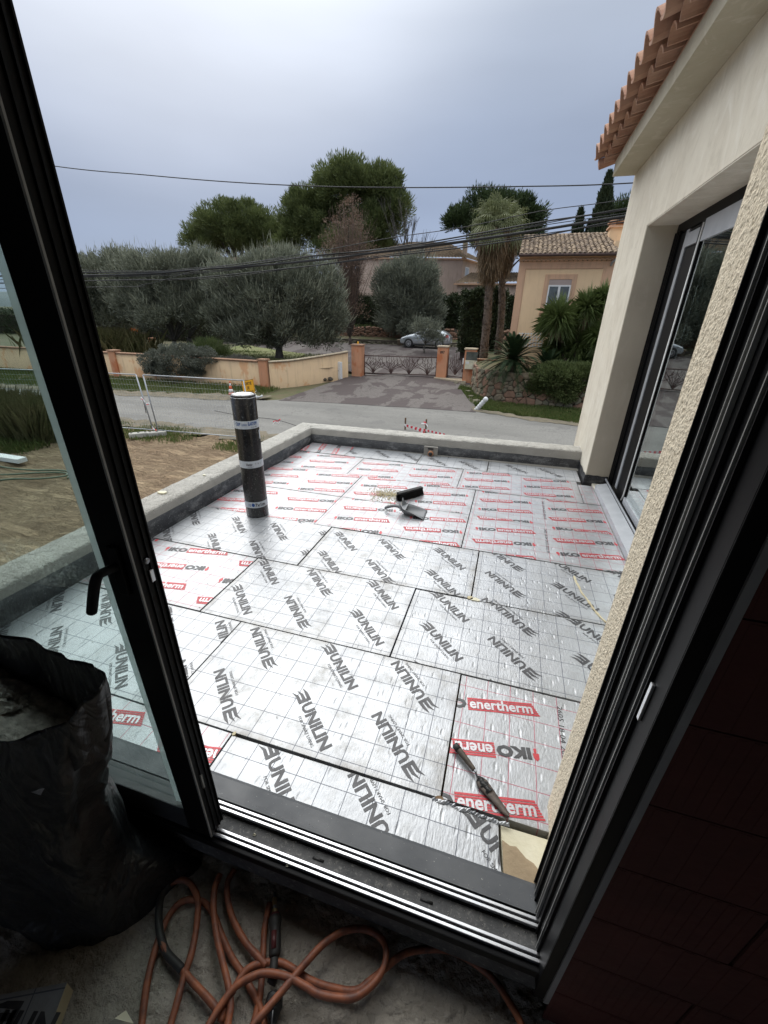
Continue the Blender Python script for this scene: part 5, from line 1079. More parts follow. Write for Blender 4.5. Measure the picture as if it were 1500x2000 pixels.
def cypress(key, label, n, lean=0):
    (x, y, z1), (x2, _, zc) = T[key]['lobes'][0][:3], T[key]['lobes'][1][:3]; rx = T[key]['lobes'][1][3]; z0 = 1.; H = z1-z0
    u = RNG.random(n); a = RNG.uniform(0, 2*np.pi, n); r_ = rx*1.05*np.minimum(1, (1-u)*2.2)**.75*RNG.uniform(.6, 1.08, n)*(1+.18*np.sin(a*3+u*21)+.12*np.sin(u*60+a*2))
    cx = x2+(x-x2)*u; P = np.stack([cx+r_*np.cos(a), y+r_*np.sin(a), z0+u*H*.985], 1); D = np.stack([np.cos(a)*.35, np.sin(a)*.35, np.ones(n)*1.2], 1)+RNG.normal(0, .25, (n, 3)); D /= np.linalg.norm(D, axis=1)[:, None]
    t = thing('cypress_tree', label, 'tree', (0, 0, 0), 0, 'cypresses behind the orange house'); link(bpy.data.objects.new('crown', leaf_mesh('crown', P, D, .32, .05, 'cypress')), t)
    B().tube([(x2, y, -.5), (x2, y, z0+H*.8)], [.14, .04], 8).obj('trunk', 'bark', t); base(t, (x2, y, 0))
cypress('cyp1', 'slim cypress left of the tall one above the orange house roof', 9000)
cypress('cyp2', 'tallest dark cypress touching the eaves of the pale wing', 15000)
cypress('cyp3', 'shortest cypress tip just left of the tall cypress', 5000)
# bare trees ------------------------------------------------
def bare(name, label, base_, H, spread, mat, depth, r0, seed, leafmat=None, nleaf=0, trunkfrac=.2, LL=.14):
    rnd = random.Random(seed); b = B(); tips = []
    def rec(p, d, L, r_, k):
        q = [p]; dd = d.copy()
        for i in range(3):
            dd = (dd+Vector((rnd.uniform(-.12, .12), rnd.uniform(-.12, .12), .05))).normalized(); q.append(q[-1]+dd*L/3)
        b.tube(q, [r_, r_*.9, r_*.8, r_*.68], 6 if k > 1 else 4, closed=False)
        if k == 0: tips.append(q[-1]); return
        if k < 3: tips.append(q[2])
        for i in range(rnd.choice((2, 3, 3)) if k < depth else 5):
            a = rnd.uniform(0, 6.28); s = spread*rnd.uniform(.5, 1.2); n_ = (dd+Vector((math.cos(a)*s, math.sin(a)*s, rnd.uniform(-.05, .25)))).normalized(); rec(q[rnd.choice((2, 3, 3))], n_, L*rnd.uniform(.62, .85), r_*.6, k-1)
    rec(Vector(base_), Vector((0, 0, 1)), H*trunkfrac, r0, depth)
    t = thing(name, label, 'tree', (0, 0, 0)); b.obj('branches', mat, t)
    if nleaf:
        Tn = np.array([tuple(x) for x in tips]); k = RNG.integers(0, len(Tn), nleaf); P = Tn[k]+RNG.normal(0, .28, (nleaf, 3)); D = RNG.normal(size=(nleaf, 3)); D /= np.linalg.norm(D, axis=1)[:, None]
        link(bpy.data.objects.new('dry_leaves', leaf_mesh('dry_leaves', P, D, LL, LL*.32, leafmat)), t)
    return base(t, base_)
bare('bare_tree', 'pale leafless tree on the skyline right of the tall pine', (-11.0, 46, 1.0), 15.5, .34, 'bark_grey', 5, .16, 3)
t = tree('brown', 'oak_tree', 'reddish brown tree holding dry winter leaves in front of the tall pine', 'tree', 'brownleaf', 8000, 420, .36, .12, .024, 'bark', .17, 60, .035, .5, None, .1, shell=(.35, 1.), baseloc=(T['brown']['base'][0], 37, ter(37)), nm='dry_leaves')
b = B(); bx, by, bz = T['brown']['base'][0], 37, ter(37)
for i in range(340):
    a = random.uniform(0, 6.28); r1 = random.uniform(.2, 2.4); hgt = random.uniform(6.2, 11.6); h0 = random.uniform(1.4, 5.5)
    p0 = Vector((bx+random.uniform(-.1, .1), by, bz+h0)); p1 = Vector((bx+math.cos(a)*r1*.6, by+math.sin(a)*r1*.6, bz+h0+(hgt-h0)*.5)); p2 = Vector((bx+math.cos(a)*r1, by+math.sin(a)*r1, bz+hgt-r1*.9))
    b.tube([p0, p1, p2], [.026, .014, .006], 3, closed=False)
o = b.obj('twigs', 'twig', t); o['kind'] = 'stuff'; o.location = -t.location
# bushes ------------------------------------------------
def bush(key, name, label, mat, n, nclump, cr_, L, W, up=.3, cat='bush', group=None):
    t = thing(name, label, cat, (0, 0, 0), 0, group); P, D, Cc = crown_points(T[key]['lobes'], n, nclump, cr_, (.6, 1.), up, -.9)
    link(bpy.data.objects.new('foliage', leaf_mesh('foliage', P, D, L, W, mat)), t); b = T[key]['base']
    bb = B(); bl = (b[0], b[1], gar(b[1]) if b[0] < -10 else ter(b[1])+.3)
    for i in RNG.choice(len(Cc), 12): bb.tube([bl, Vector(bl).lerp(Vector(Cc[i]), .5)+Vector((0, 0, .05)), Cc[i]], [.03, .02, .008], 5)
    bb.obj('stem', 'bark', t); return base(t, bl)
bush('greybush', 'grey_bush', 'large silver-grey bush spilling over the ochre wall', 'greybush', 42000, 520, .19, .085, .022)
bush('greenbush', 'green_bush', 'small spiky dark green bush behind the grey bush', 'shrub', 5000, 60, .25, .38, .012, 1.2)
bush('lavbush', 'lavender_bush', 'low brownish lavender clump right of the grey bush', 'lav', 6000, 120, .18, .15, .01, .9)
bush('wallshrub', 'rosemary_shrub', 'trailing green shrub hanging over the stone wall at the right', 'shrub', 60000, 560, .22, .12, .020, .4)
# dry reeds left
g = T['wildgrass']; bx, by, _ = g['base']
blades('reed_clump', [(bx+random.gauss(-1.0, 1.6), by+random.gauss(0, .8), gar(by)) for _ in range(6000)], 1.5, .008, 'drygrass', 'tall dry broom grass behind the left end of the ochre wall', 'grass', .8)
blades('reed_bed', [(random.uniform(-26, -13.2), random.uniform(8.3, 10.4), -2.2) for _ in range(26000)], 1.15, .007, 'drygrass', 'rough tall grass beside the sandy yard, seen through the door glass', 'grass', .4)
blades('flat_weeds', [(random.uniform(-26, -12.9), random.uniform(7.7, 8.6), -2.2) for _ in range(5000)], .3, .012, 'grass', 'low green weeds at the edge of the sandy yard, seen through the door glass', 'weeds', .7)
# hedges ------------------------------------------------
def hedge(label, x0, x1, y0, y1, z0, z1, n, mat='hedge', seed=0):
    P = np.stack([RNG.uniform(x0, x1, n), RNG.uniform(y0, y1, n), RNG.uniform(z0, z1, n)], 1); f = RNG.integers(0, 3, n)
    P[f == 0, 1] = y0+RNG.normal(0, .12, (f == 0).sum()); P[f == 1, 2] = z1+RNG.normal(0, .14, (f == 1).sum())
    wv = np.array([.35*noise.fractal(Vector((p[0]*.55, p[2]*.7, seed)), 1, 2, 3) for p in P]); P[:, 1] += wv; P[:, 2] += np.array([.30*noise.fractal(Vector((p[0]*.7, 5, seed)), 1, 2, 3) for p in P])*(P[:, 2]-z0)/(z1-z0)
    D = np.array([0, -.6, .5])+RNG.normal(0, .7, (n, 3)); D /= np.linalg.norm(D, axis=1)[:, None]
    t = thing('hedge', label, 'hedge', (0, 0, 0)); link(bpy.data.objects.new('foliage', leaf_mesh('foliage', P, D, .17, .045, mat)), t)
    B().box(x0+.2, x1-.2, y0+.45, y1, z0-.5, z1-.35).obj('branches', 'bark', t); base(t, (x0, y0, z0))
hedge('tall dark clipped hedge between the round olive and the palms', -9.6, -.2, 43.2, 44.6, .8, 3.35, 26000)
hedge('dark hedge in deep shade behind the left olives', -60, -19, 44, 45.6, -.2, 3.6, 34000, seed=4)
hedge('low dark undergrowth, partly standing in for shade, beneath the left olive trees', -60, -20.5, 34.5, 36.5, -1.2, 1.3, 36000, seed=21)  # dark foliage added over pale ground, partly in place of shade
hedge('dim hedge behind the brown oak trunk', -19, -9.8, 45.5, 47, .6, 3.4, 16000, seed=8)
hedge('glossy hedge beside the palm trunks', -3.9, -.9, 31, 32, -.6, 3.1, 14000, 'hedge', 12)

# ============================================================ PALMS, CYCADS, YUCCAS
def palm(key, label, H0, R0, nf, r_t, seed):
    rnd = random.Random(seed); bx, by, bz = T[key]['base']; cx, _, cz = T[key]['lobes'][0][:3]; bz = -.6
    t = thing('fan_palm', label, 'palm', (0, 0, 0), 0, 'fan palms with shaggy skirts'); q = smooth_path([(bx, by, bz), (bx+(cx-bx)*.25, by, bz+(cz-bz)*.4), (cx-.02, by, bz+(cz-bz)*.75), (cx, by, cz-.1)], 8)
    b = B(); b.tube(q, [r_t*(1.25-.35*i/(len(q)-1)) for i in range(len(q))], 14)
    for i in range(260):
        k = rnd.randrange(1, len(q)-1); a = rnd.uniform(0, 6.28); p = q[k]+Vector((0, 0, rnd.uniform(-.15, .15))); rr = r_t*1.12*(1.25-.35*k/len(q)); c = Vector((math.cos(a), math.sin(a), 0)); s = Vector((-math.sin(a), math.cos(a), 0))*.06
        b.add([p+c*rr*.93-s, p+c*rr*.93+s, p+c*(rr+.05)+s*.5+Vector((0, 0, .10)), p+c*(rr+.05)-s*.5+Vector((0, 0, .10))], [(0, 1, 2, 3)])
    b.obj('trunk', 'palm_trunk', t)
    top = Vector((cx, by, cz))
    def fan(el, az, L, mat_b):
        d = Vector((math.cos(az)*math.cos(el), math.sin(az)*math.cos(el), math.sin(el))); s = d.cross(Vector((0, 0, 1))); s = s.normalized() if s.length > .1 else Vector((1, 0, 0)); u = s.cross(d); st = top+d*L*.45
        mat_b.tube([top, st], [.02, .012], 4, closed=False)
        for j in range(17):
            a = (j/16-.5)*2.6; dd = (d*math.cos(a)+s*math.sin(a)).normalized(); ll = L*.62*(1-.25*abs(a)/1.3)*rnd.uniform(.85, 1.1); w = u.cross(dd).normalized()*.021
            p1 = st+dd*ll*.5+u*.02; p2 = st+dd*ll*.82+Vector((0, 0, -ll*.20)); p3 = p2+dd*ll*.06+Vector((0, 0, -ll*rnd.uniform(.25, .5)))
            mat_b.add([st, p1-w, p1+w], [(0, 1, 2)]); mat_b.add([p1-w, p1+w, p2+w*.8, p2-w*.8], [(0, 1, 2, 3)]); mat_b.add([p2-w*.8, p2+w*.8, p3], [(0, 1, 2)])
    for i in range(nf):
        b = B(); fan(math.radians(rnd.uniform(-38, 82)), rnd.uniform(0, 6.28), R0*rnd.uniform(.8, 1.1), b); b.obj('frond', 'palm', t)
    n = 3600; a = RNG.uniform(0, 2*np.pi, n); u = RNG.random(n); rr = (.28+.55*(1-u)**.8*R0*.55)*RNG.uniform(.6, 1.1, n)
    P = np.stack([cx+rr*np.cos(a), by+rr*np.sin(a), cz-.05-u*R0*1.25], 1); D = np.stack([np.cos(a)*.22, np.sin(a)*.22, -np.ones(n)], 1)+RNG.normal(0, .13, (n, 3)); D /= np.linalg.norm(D, axis=1)[:, None]
    o = link(bpy.data.objects.new('dead_skirt', leaf_mesh('dead_skirt', P, D, .62, .022, 'palm_dead')), t); base(t, (bx, by, bz))
palm('palm1', 'front fan palm with pale drooping crown and leaning trunk', 0, 1.75, 46, .20, 5)
palm('palm2', 'second fan palm just behind and right of the leaning one', 0, 1.5, 34, .18, 9)
def cycad(key, label, nf, L, seed):
    rnd = random.Random(seed); cx, cy, cz = T[key]['lobes'][0][:3]; cz -= .08; t = thing('cycad', label, 'plant', (0, 0, 0), 0, 'cycads on the stone wall')
    B().tube([(cx, cy, cz-.7), (cx, cy, cz-.05)], [.2, .17], 12).obj('trunk', 'palm_trunk', t)
    for i in range(nf):
        k = i/nf; az = i*2.399+rnd.uniform(-.2, .2); el = math.radians(78-105*k+rnd.uniform(-7, 7)); l = L*rnd.uniform(.85, 1.08); d = Vector((math.cos(az)*math.cos(el), math.sin(az)*math.cos(el), math.sin(el)))
        b = B(); pts = [Vector((cx, cy, cz))+d*l*s+Vector((0, 0, -.42*l*s**2.2*(1-.3*math.sin(max(0, el))))) for s in [j/9 for j in range(10)]]
        b.tube(pts, [.014-.0011*j for j in range(10)], 4, closed=False); q = smooth_path(pts, 4)
        for j in range(5, len(q)-1):
            tt = (q[j+1]-q[j-1]).normalized(); s_ = tt.cross(Vector((0, 0, 1))); s_ = s_.normalized() if s_.length > .05 else Vector((1, 0, 0)); u = s_.cross(tt); ll = .17*L/1.5*math.sin(math.pi*min(1, .12+.88*j/len(q)))**.6
            for sg in (-1, 1): e = q[j]+s_*sg*ll+u*.07*ll*3*.5+tt*ll*.45; w = tt*.022; b.add([q[j]-w, q[j]+w, e], [(0, 1, 2)])
        b.obj('frond', 'cycad', t)
    base(t, (cx, cy, cz-.6))
cycad('cycad1', 'large dark green cycad rosette overhanging the stone wall', 90, 1.7, 2)
cycad('cycad2', 'smaller cycad behind the big one, below the yucca', 46, 1.25, 6)
yt = thing('yucca_tree', 'spiky green yucca with several rosette heads in front of the orange house', 'yucca', (0, 0, 0)); heads = []
for i in range(7):
    x, y, z, rx = T['yucca%d' % i]['lobes'][0][:4]; heads.append((x, y, z)); n = 760 if rx > 1 else 560
    k = RNG.random(n); az = RNG.uniform(0, 2*np.pi, n); el = np.radians(88-150*k+RNG.normal(0, 7, n)); D = np.stack([np.cos(az)*np.cos(el), np.sin(az)*np.cos(el), np.sin(el)], 1)
    S_ = np.cross(D, np.array([0, 0, 1.])); S_ /= np.linalg.norm(S_, axis=1)[:, None]+1e-6; L = (rx*1.04*RNG.uniform(.75, 1.1, n))[:, None]; P = np.array([x, y, z-.12])+np.zeros((n, 3))+np.outer(RNG.uniform(-.25, .12, n), [0, 0, 1]); W = .018
    m1 = P+D*L*.55; tip = P+D*L+np.outer(L[:, 0]*.22*np.cos(el), [0, 0, -1.]); V = np.stack([P-S_*W*.6, P+S_*W*.6, m1+S_*W, tip, m1-S_*W], 1).reshape(-1, 3)
    link(bpy.data.objects.new('rosette', mesh_np('rosette', V, np.arange(n*5).reshape(n, 5), 'yucca')), yt)
    n = 220; az = RNG.uniform(0, 2*np.pi, n); D = np.stack([np.cos(az)*.3, np.sin(az)*.3, -np.ones(n)], 1)+RNG.normal(0, .12, (n, 3)); D /= np.linalg.norm(D, axis=1)[:, None]; P = np.stack([x+.10*np.cos(az), y+.1*np.sin(az), z-.15-RNG.uniform(0, .5, n)], 1)
    link(bpy.data.objects.new('dead_leaves', leaf_mesh('dead_leaves', P, D, .5, .02, 'palm_dead')), yt)
b = B()
for i, (x, y, z) in enumerate(heads):
    r0 = Vector((2.6+.25*(i % 4), 21.7, -.8)); b.tube(smooth_path([r0, r0.lerp(Vector((x, y, z)), .5)+Vector((random.uniform(-.15, .15), .1, .1)), (x, y, z-.1)], 4), .10, 8)
b.obj('trunk', 'palm_trunk', yt); base(yt, (2.8, 21.7, -.8))

# ============================================================ BOUNDARY WALLS, GATES
bwl = thing('boundary_wall', 'long low ochre garden wall with peeling render left of the gate', 'wall', (0, 0, 0))
def wallrun(pts, th, zb, ztops, mat, capmat, parent, cw=.05, ch=.05):
    P = [Vector((x, y, 0)) for x, y in pts]; V = []; Vc = []; n = len(P)
    for i, p in enumerate(P):
        t = (P[min(i+1, n-1)]-P[max(i-1, 0)]).normalized(); nr = Vector((-t.y, t.x, 0)); zt_ = ztops[i]
        for s, z in ((-th/2, zb), (-th/2, zt_), (th/2, zt_), (th/2, zb)): V.append(p+nr*s+Vector((0, 0, z)))
        for s, z in ((-th/2-cw, zt_+.002), (-th/2-cw, zt_+ch), (0, zt_+ch+.03), (th/2+cw, zt_+ch), (th/2+cw, zt_+.002)): Vc.append(p+nr*s+Vector((0, 0, z)))
    F = [(i*4+k, i*4+k+1, (i+1)*4+k+1, (i+1)*4+k) for i in range(n-1) for k in range(3)]; o = mesh_np('wall', V, F, mat); link(bpy.data.objects.new('wall', o), parent)
    F = [(i*5+k, i*5+(k+1) % 5, (i+1)*5+(k+1) % 5, (i+1)*5+k) for i in range(n-1) for k in range(5)]; link(bpy.data.objects.new('coping', mesh_np('coping', Vc, F, capmat)), parent)
A = [(-60+i*2.37, 19.6+.0075*(i*2.37)) for i in range(17)]+[(-21.9, 19.9), (-17, 19.98), (-12.8, 20.0)]
wallrun(A, .22, -2.5, [-.66-.005*max(0, x+22) for x, y in A], 'bound_wall', 'cap_brick', bwl)
Bq = smooth_path([(x, y, 0) for x, y in ((-12.3, 20.05), (-11.5, 20.8), (-10.9, 21.7), (-10.2, 22.9), (-9.5, 24.2))], 5)
wallrun([(p.x, p.y) for p in Bq], .22, -2.5, [-.72+.36*(i/(len(Bq)-1))**1.6 for i in range(len(Bq))], 'bound_wall', 'cap', bwl)
def pillar(px, py, w, z0, z1, parent=None, name='pillar', mat='pillar', cap='cap_brick', ov=.045, ch=.07, lab=None, lx=None):
    if parent is None: t = thing(name, lab, 'pillar', (0, 0, 0))
    else: t = parent
    a = B().box(px-w/2, px+w/2, py-w/2, py+w/2, z0, z1).obj('shaft' if parent is None else 'pillar', mat, t, .008)
    B().add([(px-w/2-ov, py-w/2-ov, z1+.001), (px+w/2+ov, py-w/2-ov, z1+.001), (px+w/2+ov, py+w/2+ov, z1+.001), (px-w/2-ov, py+w/2+ov, z1+.001), (px-w/2-ov, py-w/2-ov, z1+ch), (px+w/2+ov, py-w/2-ov, z1+ch), (px+w/2+ov, py+w/2+ov, z1+ch), (px-w/2-ov, py+w/2+ov, z1+ch), (px, py, z1+ch+.03)],
            [(0, 3, 2, 1), (0, 1, 5, 4), (1, 2, 6, 5), (2, 3, 7, 6), (3, 0, 4, 7), (4, 5, 8), (5, 6, 8), (6, 7, 8), (7, 4, 8)]).obj('cap', cap, t, .004)
    return t
pillar(-12.5, 19.95, .42, -2.5, -.62, bwl); pillar(-22.3, 19.9, .45, -2.5, -.55, bwl); pillar(-33, 19.8, .45, -2.5, -.55, bwl)
P1 = pillar(-9.02, 24.85, .62, -2.3, -.02, None, 'gate_pillar', lab='salmon gate pillar at the left end of the iron gate, yellow lamp on top')
P2 = pillar(-4.02, 25.85, .60, -2.3, .02, None, 'gate_pillar', cap='cap', lab='salmon gate pillar with house number, right end of the iron gate')
P3 = pillar(-2.32, 25.0, .62, -2.3, .0, None, 'gate_pillar', cap='cap', lab='salmon pillar carrying the pale letterbox beside the stone wall')
b = B(); b.lathe([(.0, .05), (.05, .05), (.055, .09), (.045, .17), (.03, .20), (.001, .205)], 14, -9.02, 24.85); tag(b.obj('gate_lamp', 'yellow'), 'small yellow warning lamp on the left gate pillar', 'lamp')
for ch, o_ in zip(('897',), (0,)):
    tm = fit(text_mesh('num', ch, 1, off=.03), .26, .16); me = bpy.data.meshes.new('house_number'); me.from_pydata([(-4.15+x, 25.545, -.33+y) for x, y in tm[0]], [], tm[1]); me.materials.append(M['sign_black']); o = link(bpy.data.objects.new('house_number', me), P2)
for t_, l in ((P1, (-9.02, 24.85, -1.82)), (P2, (-4.02, 25.85, -1.77)), (P3, (-2.32, 25.0, -1.8))): base(t_, l)
mb = thing('letterbox', 'pale green metal letterbox fixed on the right hand pillar', 'letterbox', (-2.22, 24.62, -.52))
B().box(-.33, .33, -.10, .06, -.48, -.03).obj('box', 'foam_pale', mb, .01); B().box(-.31, .31, -.015, .06, -.02, .42).obj('glass_notice_case', 'pane_dark', mb, .004); B().box(-.27, -.12, -.106, -.1005, -.20, -.08).obj('sticker', 'white_paint', mb)
B().box(-.20, .10, -.105, -.1005, -.10, -.085).obj('slot', 'sign_black', mb)
it = thing('intercom', 'small grey intercom plate on the letterbox pillar', 'intercom', (-2.68, 24.70, -.45)); B().box(-.03, .03, -.02, .0, -.32, .0).obj('plate', 'white_paint', it, .003); B().box(-.035, .035, -.022, .0, -.75, -.58).obj('keypad', 'iron', it, .003)
# meter box on the wall
mt = thing('meter_box', 'tall white utility meter box set against the ochre wall by the gate', 'meter box', (-9.72, 23.50, -1.84)); b = B().box(-.18, .18, -.06, .1, 0, .98).obj('case', 'white_paint', mt, .01); mt.rotation_euler = (0, 0, R(-27)); B().box(-.15, .15, -.068, -.0605, .06, .92).obj('door', 'white_paint', mt, .004); B().box(-.02, .02, -.072, -.0685, .46, .50).obj('lock', 'sign_black', mt)
# iron gates
def iron_gate(name, label, p0, p1, z0, z1, frame, seed, nst):
    rnd = random.Random(seed); t = thing(name, label, 'gate', (0, 0, 0)); a = Vector(p0+(0,)); c = Vector(p1+(0,)); L = (c-a).length; d = (c-a)/L
    def Q(x, z): return a+d*x+Vector((0, 0, z))
    H = z1-z0
    for z, r_ in frame: B().tube([Q(.02, z0+z*H), Q(L-.02, z0+z*H)], r_, 8).obj('rail', 'iron', t)
    for x in (.03, L-.03): B().tube([Q(x, z0), Q(x, z1)], .025, 8).obj('post', 'iron', t)
    for s in range(nst):
        rx = L*(s+.5)/nst; nb = 9
        for k in range(nb):
            f = (k/(nb-1)-.5)*2; sp = L/nst*.62; hh = H*rnd.uniform(.88, 1.07)*(1-.12*abs(f)) if abs(f) < .8 else H*rnd.uniform(.5, .9)
            x1 = rx+f*sp*rnd.uniform(.8, 1.1); cx = rx+f*sp*rnd.uniform(.6, 1.25); x1 = min(max(x1, .04), L-.04); cx = min(max(cx, .04), L-.04)
            pts = smooth_path([Q(rx+f*.03, z0+.16*H), Q(rx+f*sp*.35, z0+.16*H+hh*.28), Q(cx, z0+.12*H+hh*.58), Q(x1-f*sp*rnd.uniform(-.1, .35), z0+.05*H+hh*.97)], 5)
            b = B(); b.tube(pts, [.021-.0105*i/(len(pts)-1) for i in range(len(pts))], 6)
            for m_ in range(2):
                i = rnd.randrange(5, len(pts)-3); q = pts[i]; sg = rnd.choice((-1, 1)); e = q+d*sg*rnd.uniform(.12, .28)+Vector((0, 0, rnd.uniform(.12, .3)))
                if z1+.1 > e.z and .03 < (e-a).dot(d) < L-.03: b.tube([q, q.lerp(e, .5)+Vector((0, 0, -.02)), e], [.012, .010, .007], 5)
            b.obj('branch', 'iron', t)
    base(t, tuple(a+Vector((0, 0, z0))))
    return t
iron_gate('driveway_gate', 'wide rusty wrought iron gate of interlaced branches across the driveway', (-8.68, 25.0), (-4.34, 25.82), -1.74, -.52, ((0.0, .035), (.13, .028), (.95, .028)), 3, 4)
iron_gate('garden_gate', 'narrow wrought iron branch gate between the number pillar and the letterbox pillar', (-3.68, 25.75), (-2.66, 25.2), -1.66, -.35, ((.08, .02), (.9, .0)) [:1], 8, 1)
B().prism([(-4.4, 25.35), (-3.2, 24.75), (-2.4, 24.55), (-2.4, 25.6), (-4.4, 26.6)], -2.2, -1.66).obj('doorstep', 'cap')
tag(bpy.data.objects['doorstep'], 'pale stone step under the narrow garden gate', 'step')
pw = thing('garden_wall', 'short salmon wall behind the letterbox pillar', 'wall', (0, 0, 0)); B().box(-2.0, -.9, 25.3, 25.5, -2, -.55).obj('wall', 'pillar', pw); B().box(-2.0, -.9, 25.22, 25.58, -.549, -.49).obj('coping', 'cap_brick', pw); base(pw, (-1.4, 25.4, -1.7))
# dark rocks and bollard etc.
for i, (x, y, s, l) in enumerate(((-9.95, 22.75, .17, 'dark rock on the drive edge, top one of the pair by the meter box'), (-10.25, 22.6, .13, 'small dark rock left in the pair near the meter box'))):
    b = B(); b.lathe([(.001, -s*.6), (s*.8, -s*.3), (s, .0), (s*.7, s*.5), (.001, s*.8)], 9, smooth=False); me = b.mesh('rock', 'mortar')
    for v in me.vertices: v.co *= 1+.35*noise.noise(v.co*9+Vector((i, 0, 0)))
    o = link(bpy.data.objects.new('rock', me)); o.location = (x, y, -1.83+s*.4); tag(o, l, 'rock')
# ============================================================ DRY STONE WALL
sw = thing('stone_wall', 'rough retaining wall of reddish and buff rubble stones at the right', 'wall', (0, 0, 0))
SW = smooth_path([(x, y, 0) for x, y in ((-2.0, 24.6), (-1.75, 22.4), (-1.1, 20.9), (.2, 20.15), (1.8, 19.95), (3.6, 19.95), (7.5, 20.2))], 10)
cum = [0]
for a, c in zip(SW, SW[1:]): cum.append(cum[-1]+(c-a).length)
LT = cum[-1]
def on_wall(s):
    i = max(0, min(len(SW)-2, int(np.searchsorted(cum, s))-1)); t = (s-cum[i])/max(1e-6, cum[i+1]-cum[i]); d = (SW[i+1]-SW[i]).normalized(); return SW[i].lerp(SW[i+1], t), d, Vector((d.y, -d.x, 0))
zt_w = lambda s: -.62+.08*noise.noise(Vector((s*.5, 0, 0)))
V = []; n = 90
for i in range(n+1):
    p, d, nr = on_wall(LT*i/n*.999); z1 = zt_w(LT*i/n)-.06; V += [p-nr*.02+Vector((0, 0, -2.3)), p-nr*.02+Vector((0, 0, z1)), p-nr*.5+Vector((0, 0, z1))]
link(bpy.data.objects.new('core', mesh_np('core', V, [(i*3+k, (i+1)*3+k, (i+1)*3+k+1, i*3+k+1) for i in range(n) for k in range(2)], 'mortar')), sw)
rnd = random.Random(11); pts2 = []
S_LEN = 12.5
# irregular cells: jittered seeds, each stone = clipped Voronoi cell in wall coordinates
seeds = []
tries = 0
while len(seeds) < 250 and tries < 20000:
    tries += 1; s = rnd.uniform(0, min(S_LEN, LT)); z = rnd.uniform(-2.15, -.60); md_ = rnd.choice((.13, .17, .25, .32))
    if all(((s-a)**2+((z-b_)*1.25)**2) > ((md_+m_)*.5)**2 for a, b_, m_ in seeds): seeds.append((s, z, md_))
def cell(i):
    s0, z0, m0 = seeds[i]; poly = [(s0-.5, z0-.42), (s0+.5, z0-.42), (s0+.5, z0+.42), (s0-.5, z0+.42)]
    for j, (s1, z1, m1) in enumerate(seeds):
        if j == i or abs(s1-s0) > 1 or abs(z1-z0) > .9: continue
        w = m0/(m0+m1); mx, mz = s0+(s1-s0)*w, z0+(z1-z0)*w; nx, nz = s1-s0, z1-z0; out_ = []
        for k in range(len(poly)):
            a = poly[k]; b_ = poly[(k+1) % len(poly)]; da = (a[0]-mx)*nx+(a[1]-mz)*nz; db = (b_[0]-mx)*nx+(b_[1]-mz)*nz
            if da <= 0: out_.append(a)
            if da*db < 0: t = da/(da-db); out_.append((a[0]+(b_[0]-a[0])*t, a[1]+(b_[1]-a[1])*t))
        poly = out_
        if len(poly) < 3: return None
    return poly
ns = 0
for i in range(len(seeds)):
    poly = cell(i)
    if not poly: continue
    cxs = sum(p[0] for p in poly)/len(poly); czs = sum(p[1] for p in poly)/len(poly)
    top = zt_w(cxs); poly = [(p[0], min(p[1], top+.03)) for p in poly]
    # subdivide edges and round corners
    Q = []
    m = len(poly)
    for k in range(m):
        a = poly[k-1]; b_ = poly[k]; c = poly[(k+1) % m]; Q.append((b_[0]*.89+a[0]*.11, b_[1]*.89+a[1]*.11)); Q.append((b_[0]*.88+c[0]*.12, b_[1]*.88+c[1]*.12))
    poly = [(cxs+(p[0]-cxs)*.96, czs+(p[1]-czs)*.955) for p in Q]; m = len(poly); dep = rnd.uniform(.04, .10); V = []
    for sc__, dd in ((1.0, -.05), (1.0, dep*.55), (.80, dep), (.4, dep*1.15)):
        for p in poly:
            s = cxs+(p[0]-cxs)*sc__; z = czs+(p[1]-czs)*sc__; q, d, nr = on_wall(max(0, min(LT*.999, s))); jj = .014*noise.noise(Vector((s*11, z*11, dd*30))); V.append(q+nr*(dd+jj)+Vector((0, 0, z)))
    q, d, nr = on_wall(max(0, min(LT*.999, cxs))); V.append(q+nr*dep*1.15+Vector((0, 0, czs)))
    F = [(r_*m+k, r_*m+(k+1) % m, (r_+1)*m+(k+1) % m, (r_+1)*m+k) for r_ in range(3) for k in range(m)]+[(3*m+k, 3*m+(k+1) % m, 4*m) for k in range(m)]
    cc = sum(V, Vector())/len(V); me = bpy.data.meshes.new('stone'); me.from_pydata([v-cc for v in V], [], F); me.materials.append(M[rnd.choice(('stone_a', 'stone_a', 'stone_b', 'stone_b', 'stone_c'))]); o = link(bpy.data.objects.new('stone', me), sw); o.location = cc; ns += 1
base(sw, (.2, 20.1, -2.0))
# edge stones of the drive
for i, (x, y, s) in enumerate(((-2.05, 23.2, .2), (-1.95, 22.0, .19), (-1.72, 20.9, .17), (-1.35, 19.9, .22), (-2.5, 24.0, .18), (-2.9, 24.3, .15))):
    b = B(); b.lathe([(.001, -s*.6), (s*.85, -s*.3), (s, .0), (s*.8, s*.4), (.001, s*.6)], 9, smooth=False); me = b.mesh('kerb_stone', 'stone_c')
    for v in me.vertices: v.co *= 1+.4*noise.noise(v.co*7+Vector((i*3, 0, 0)))
    o = link(bpy.data.objects.new('kerb_stone', me)); o.location = (x, y, ter(y)+.06); o.rotation_euler = (0, 0, i); tag(o, ['mossy stone edging the driveway, second up from the pair below the step', 'mossy edging stone level with the middle of the left stone wall end', 'mossy edging stone just above the big corner one by the bollard', 'biggest mossy kerb stone at the road corner beside the white bollard', 'mossy stone directly under the garden gate step', 'smallest mossy stone tucked under the left end of the step'][i], 'stone', 'mossy stones edging the driveway')
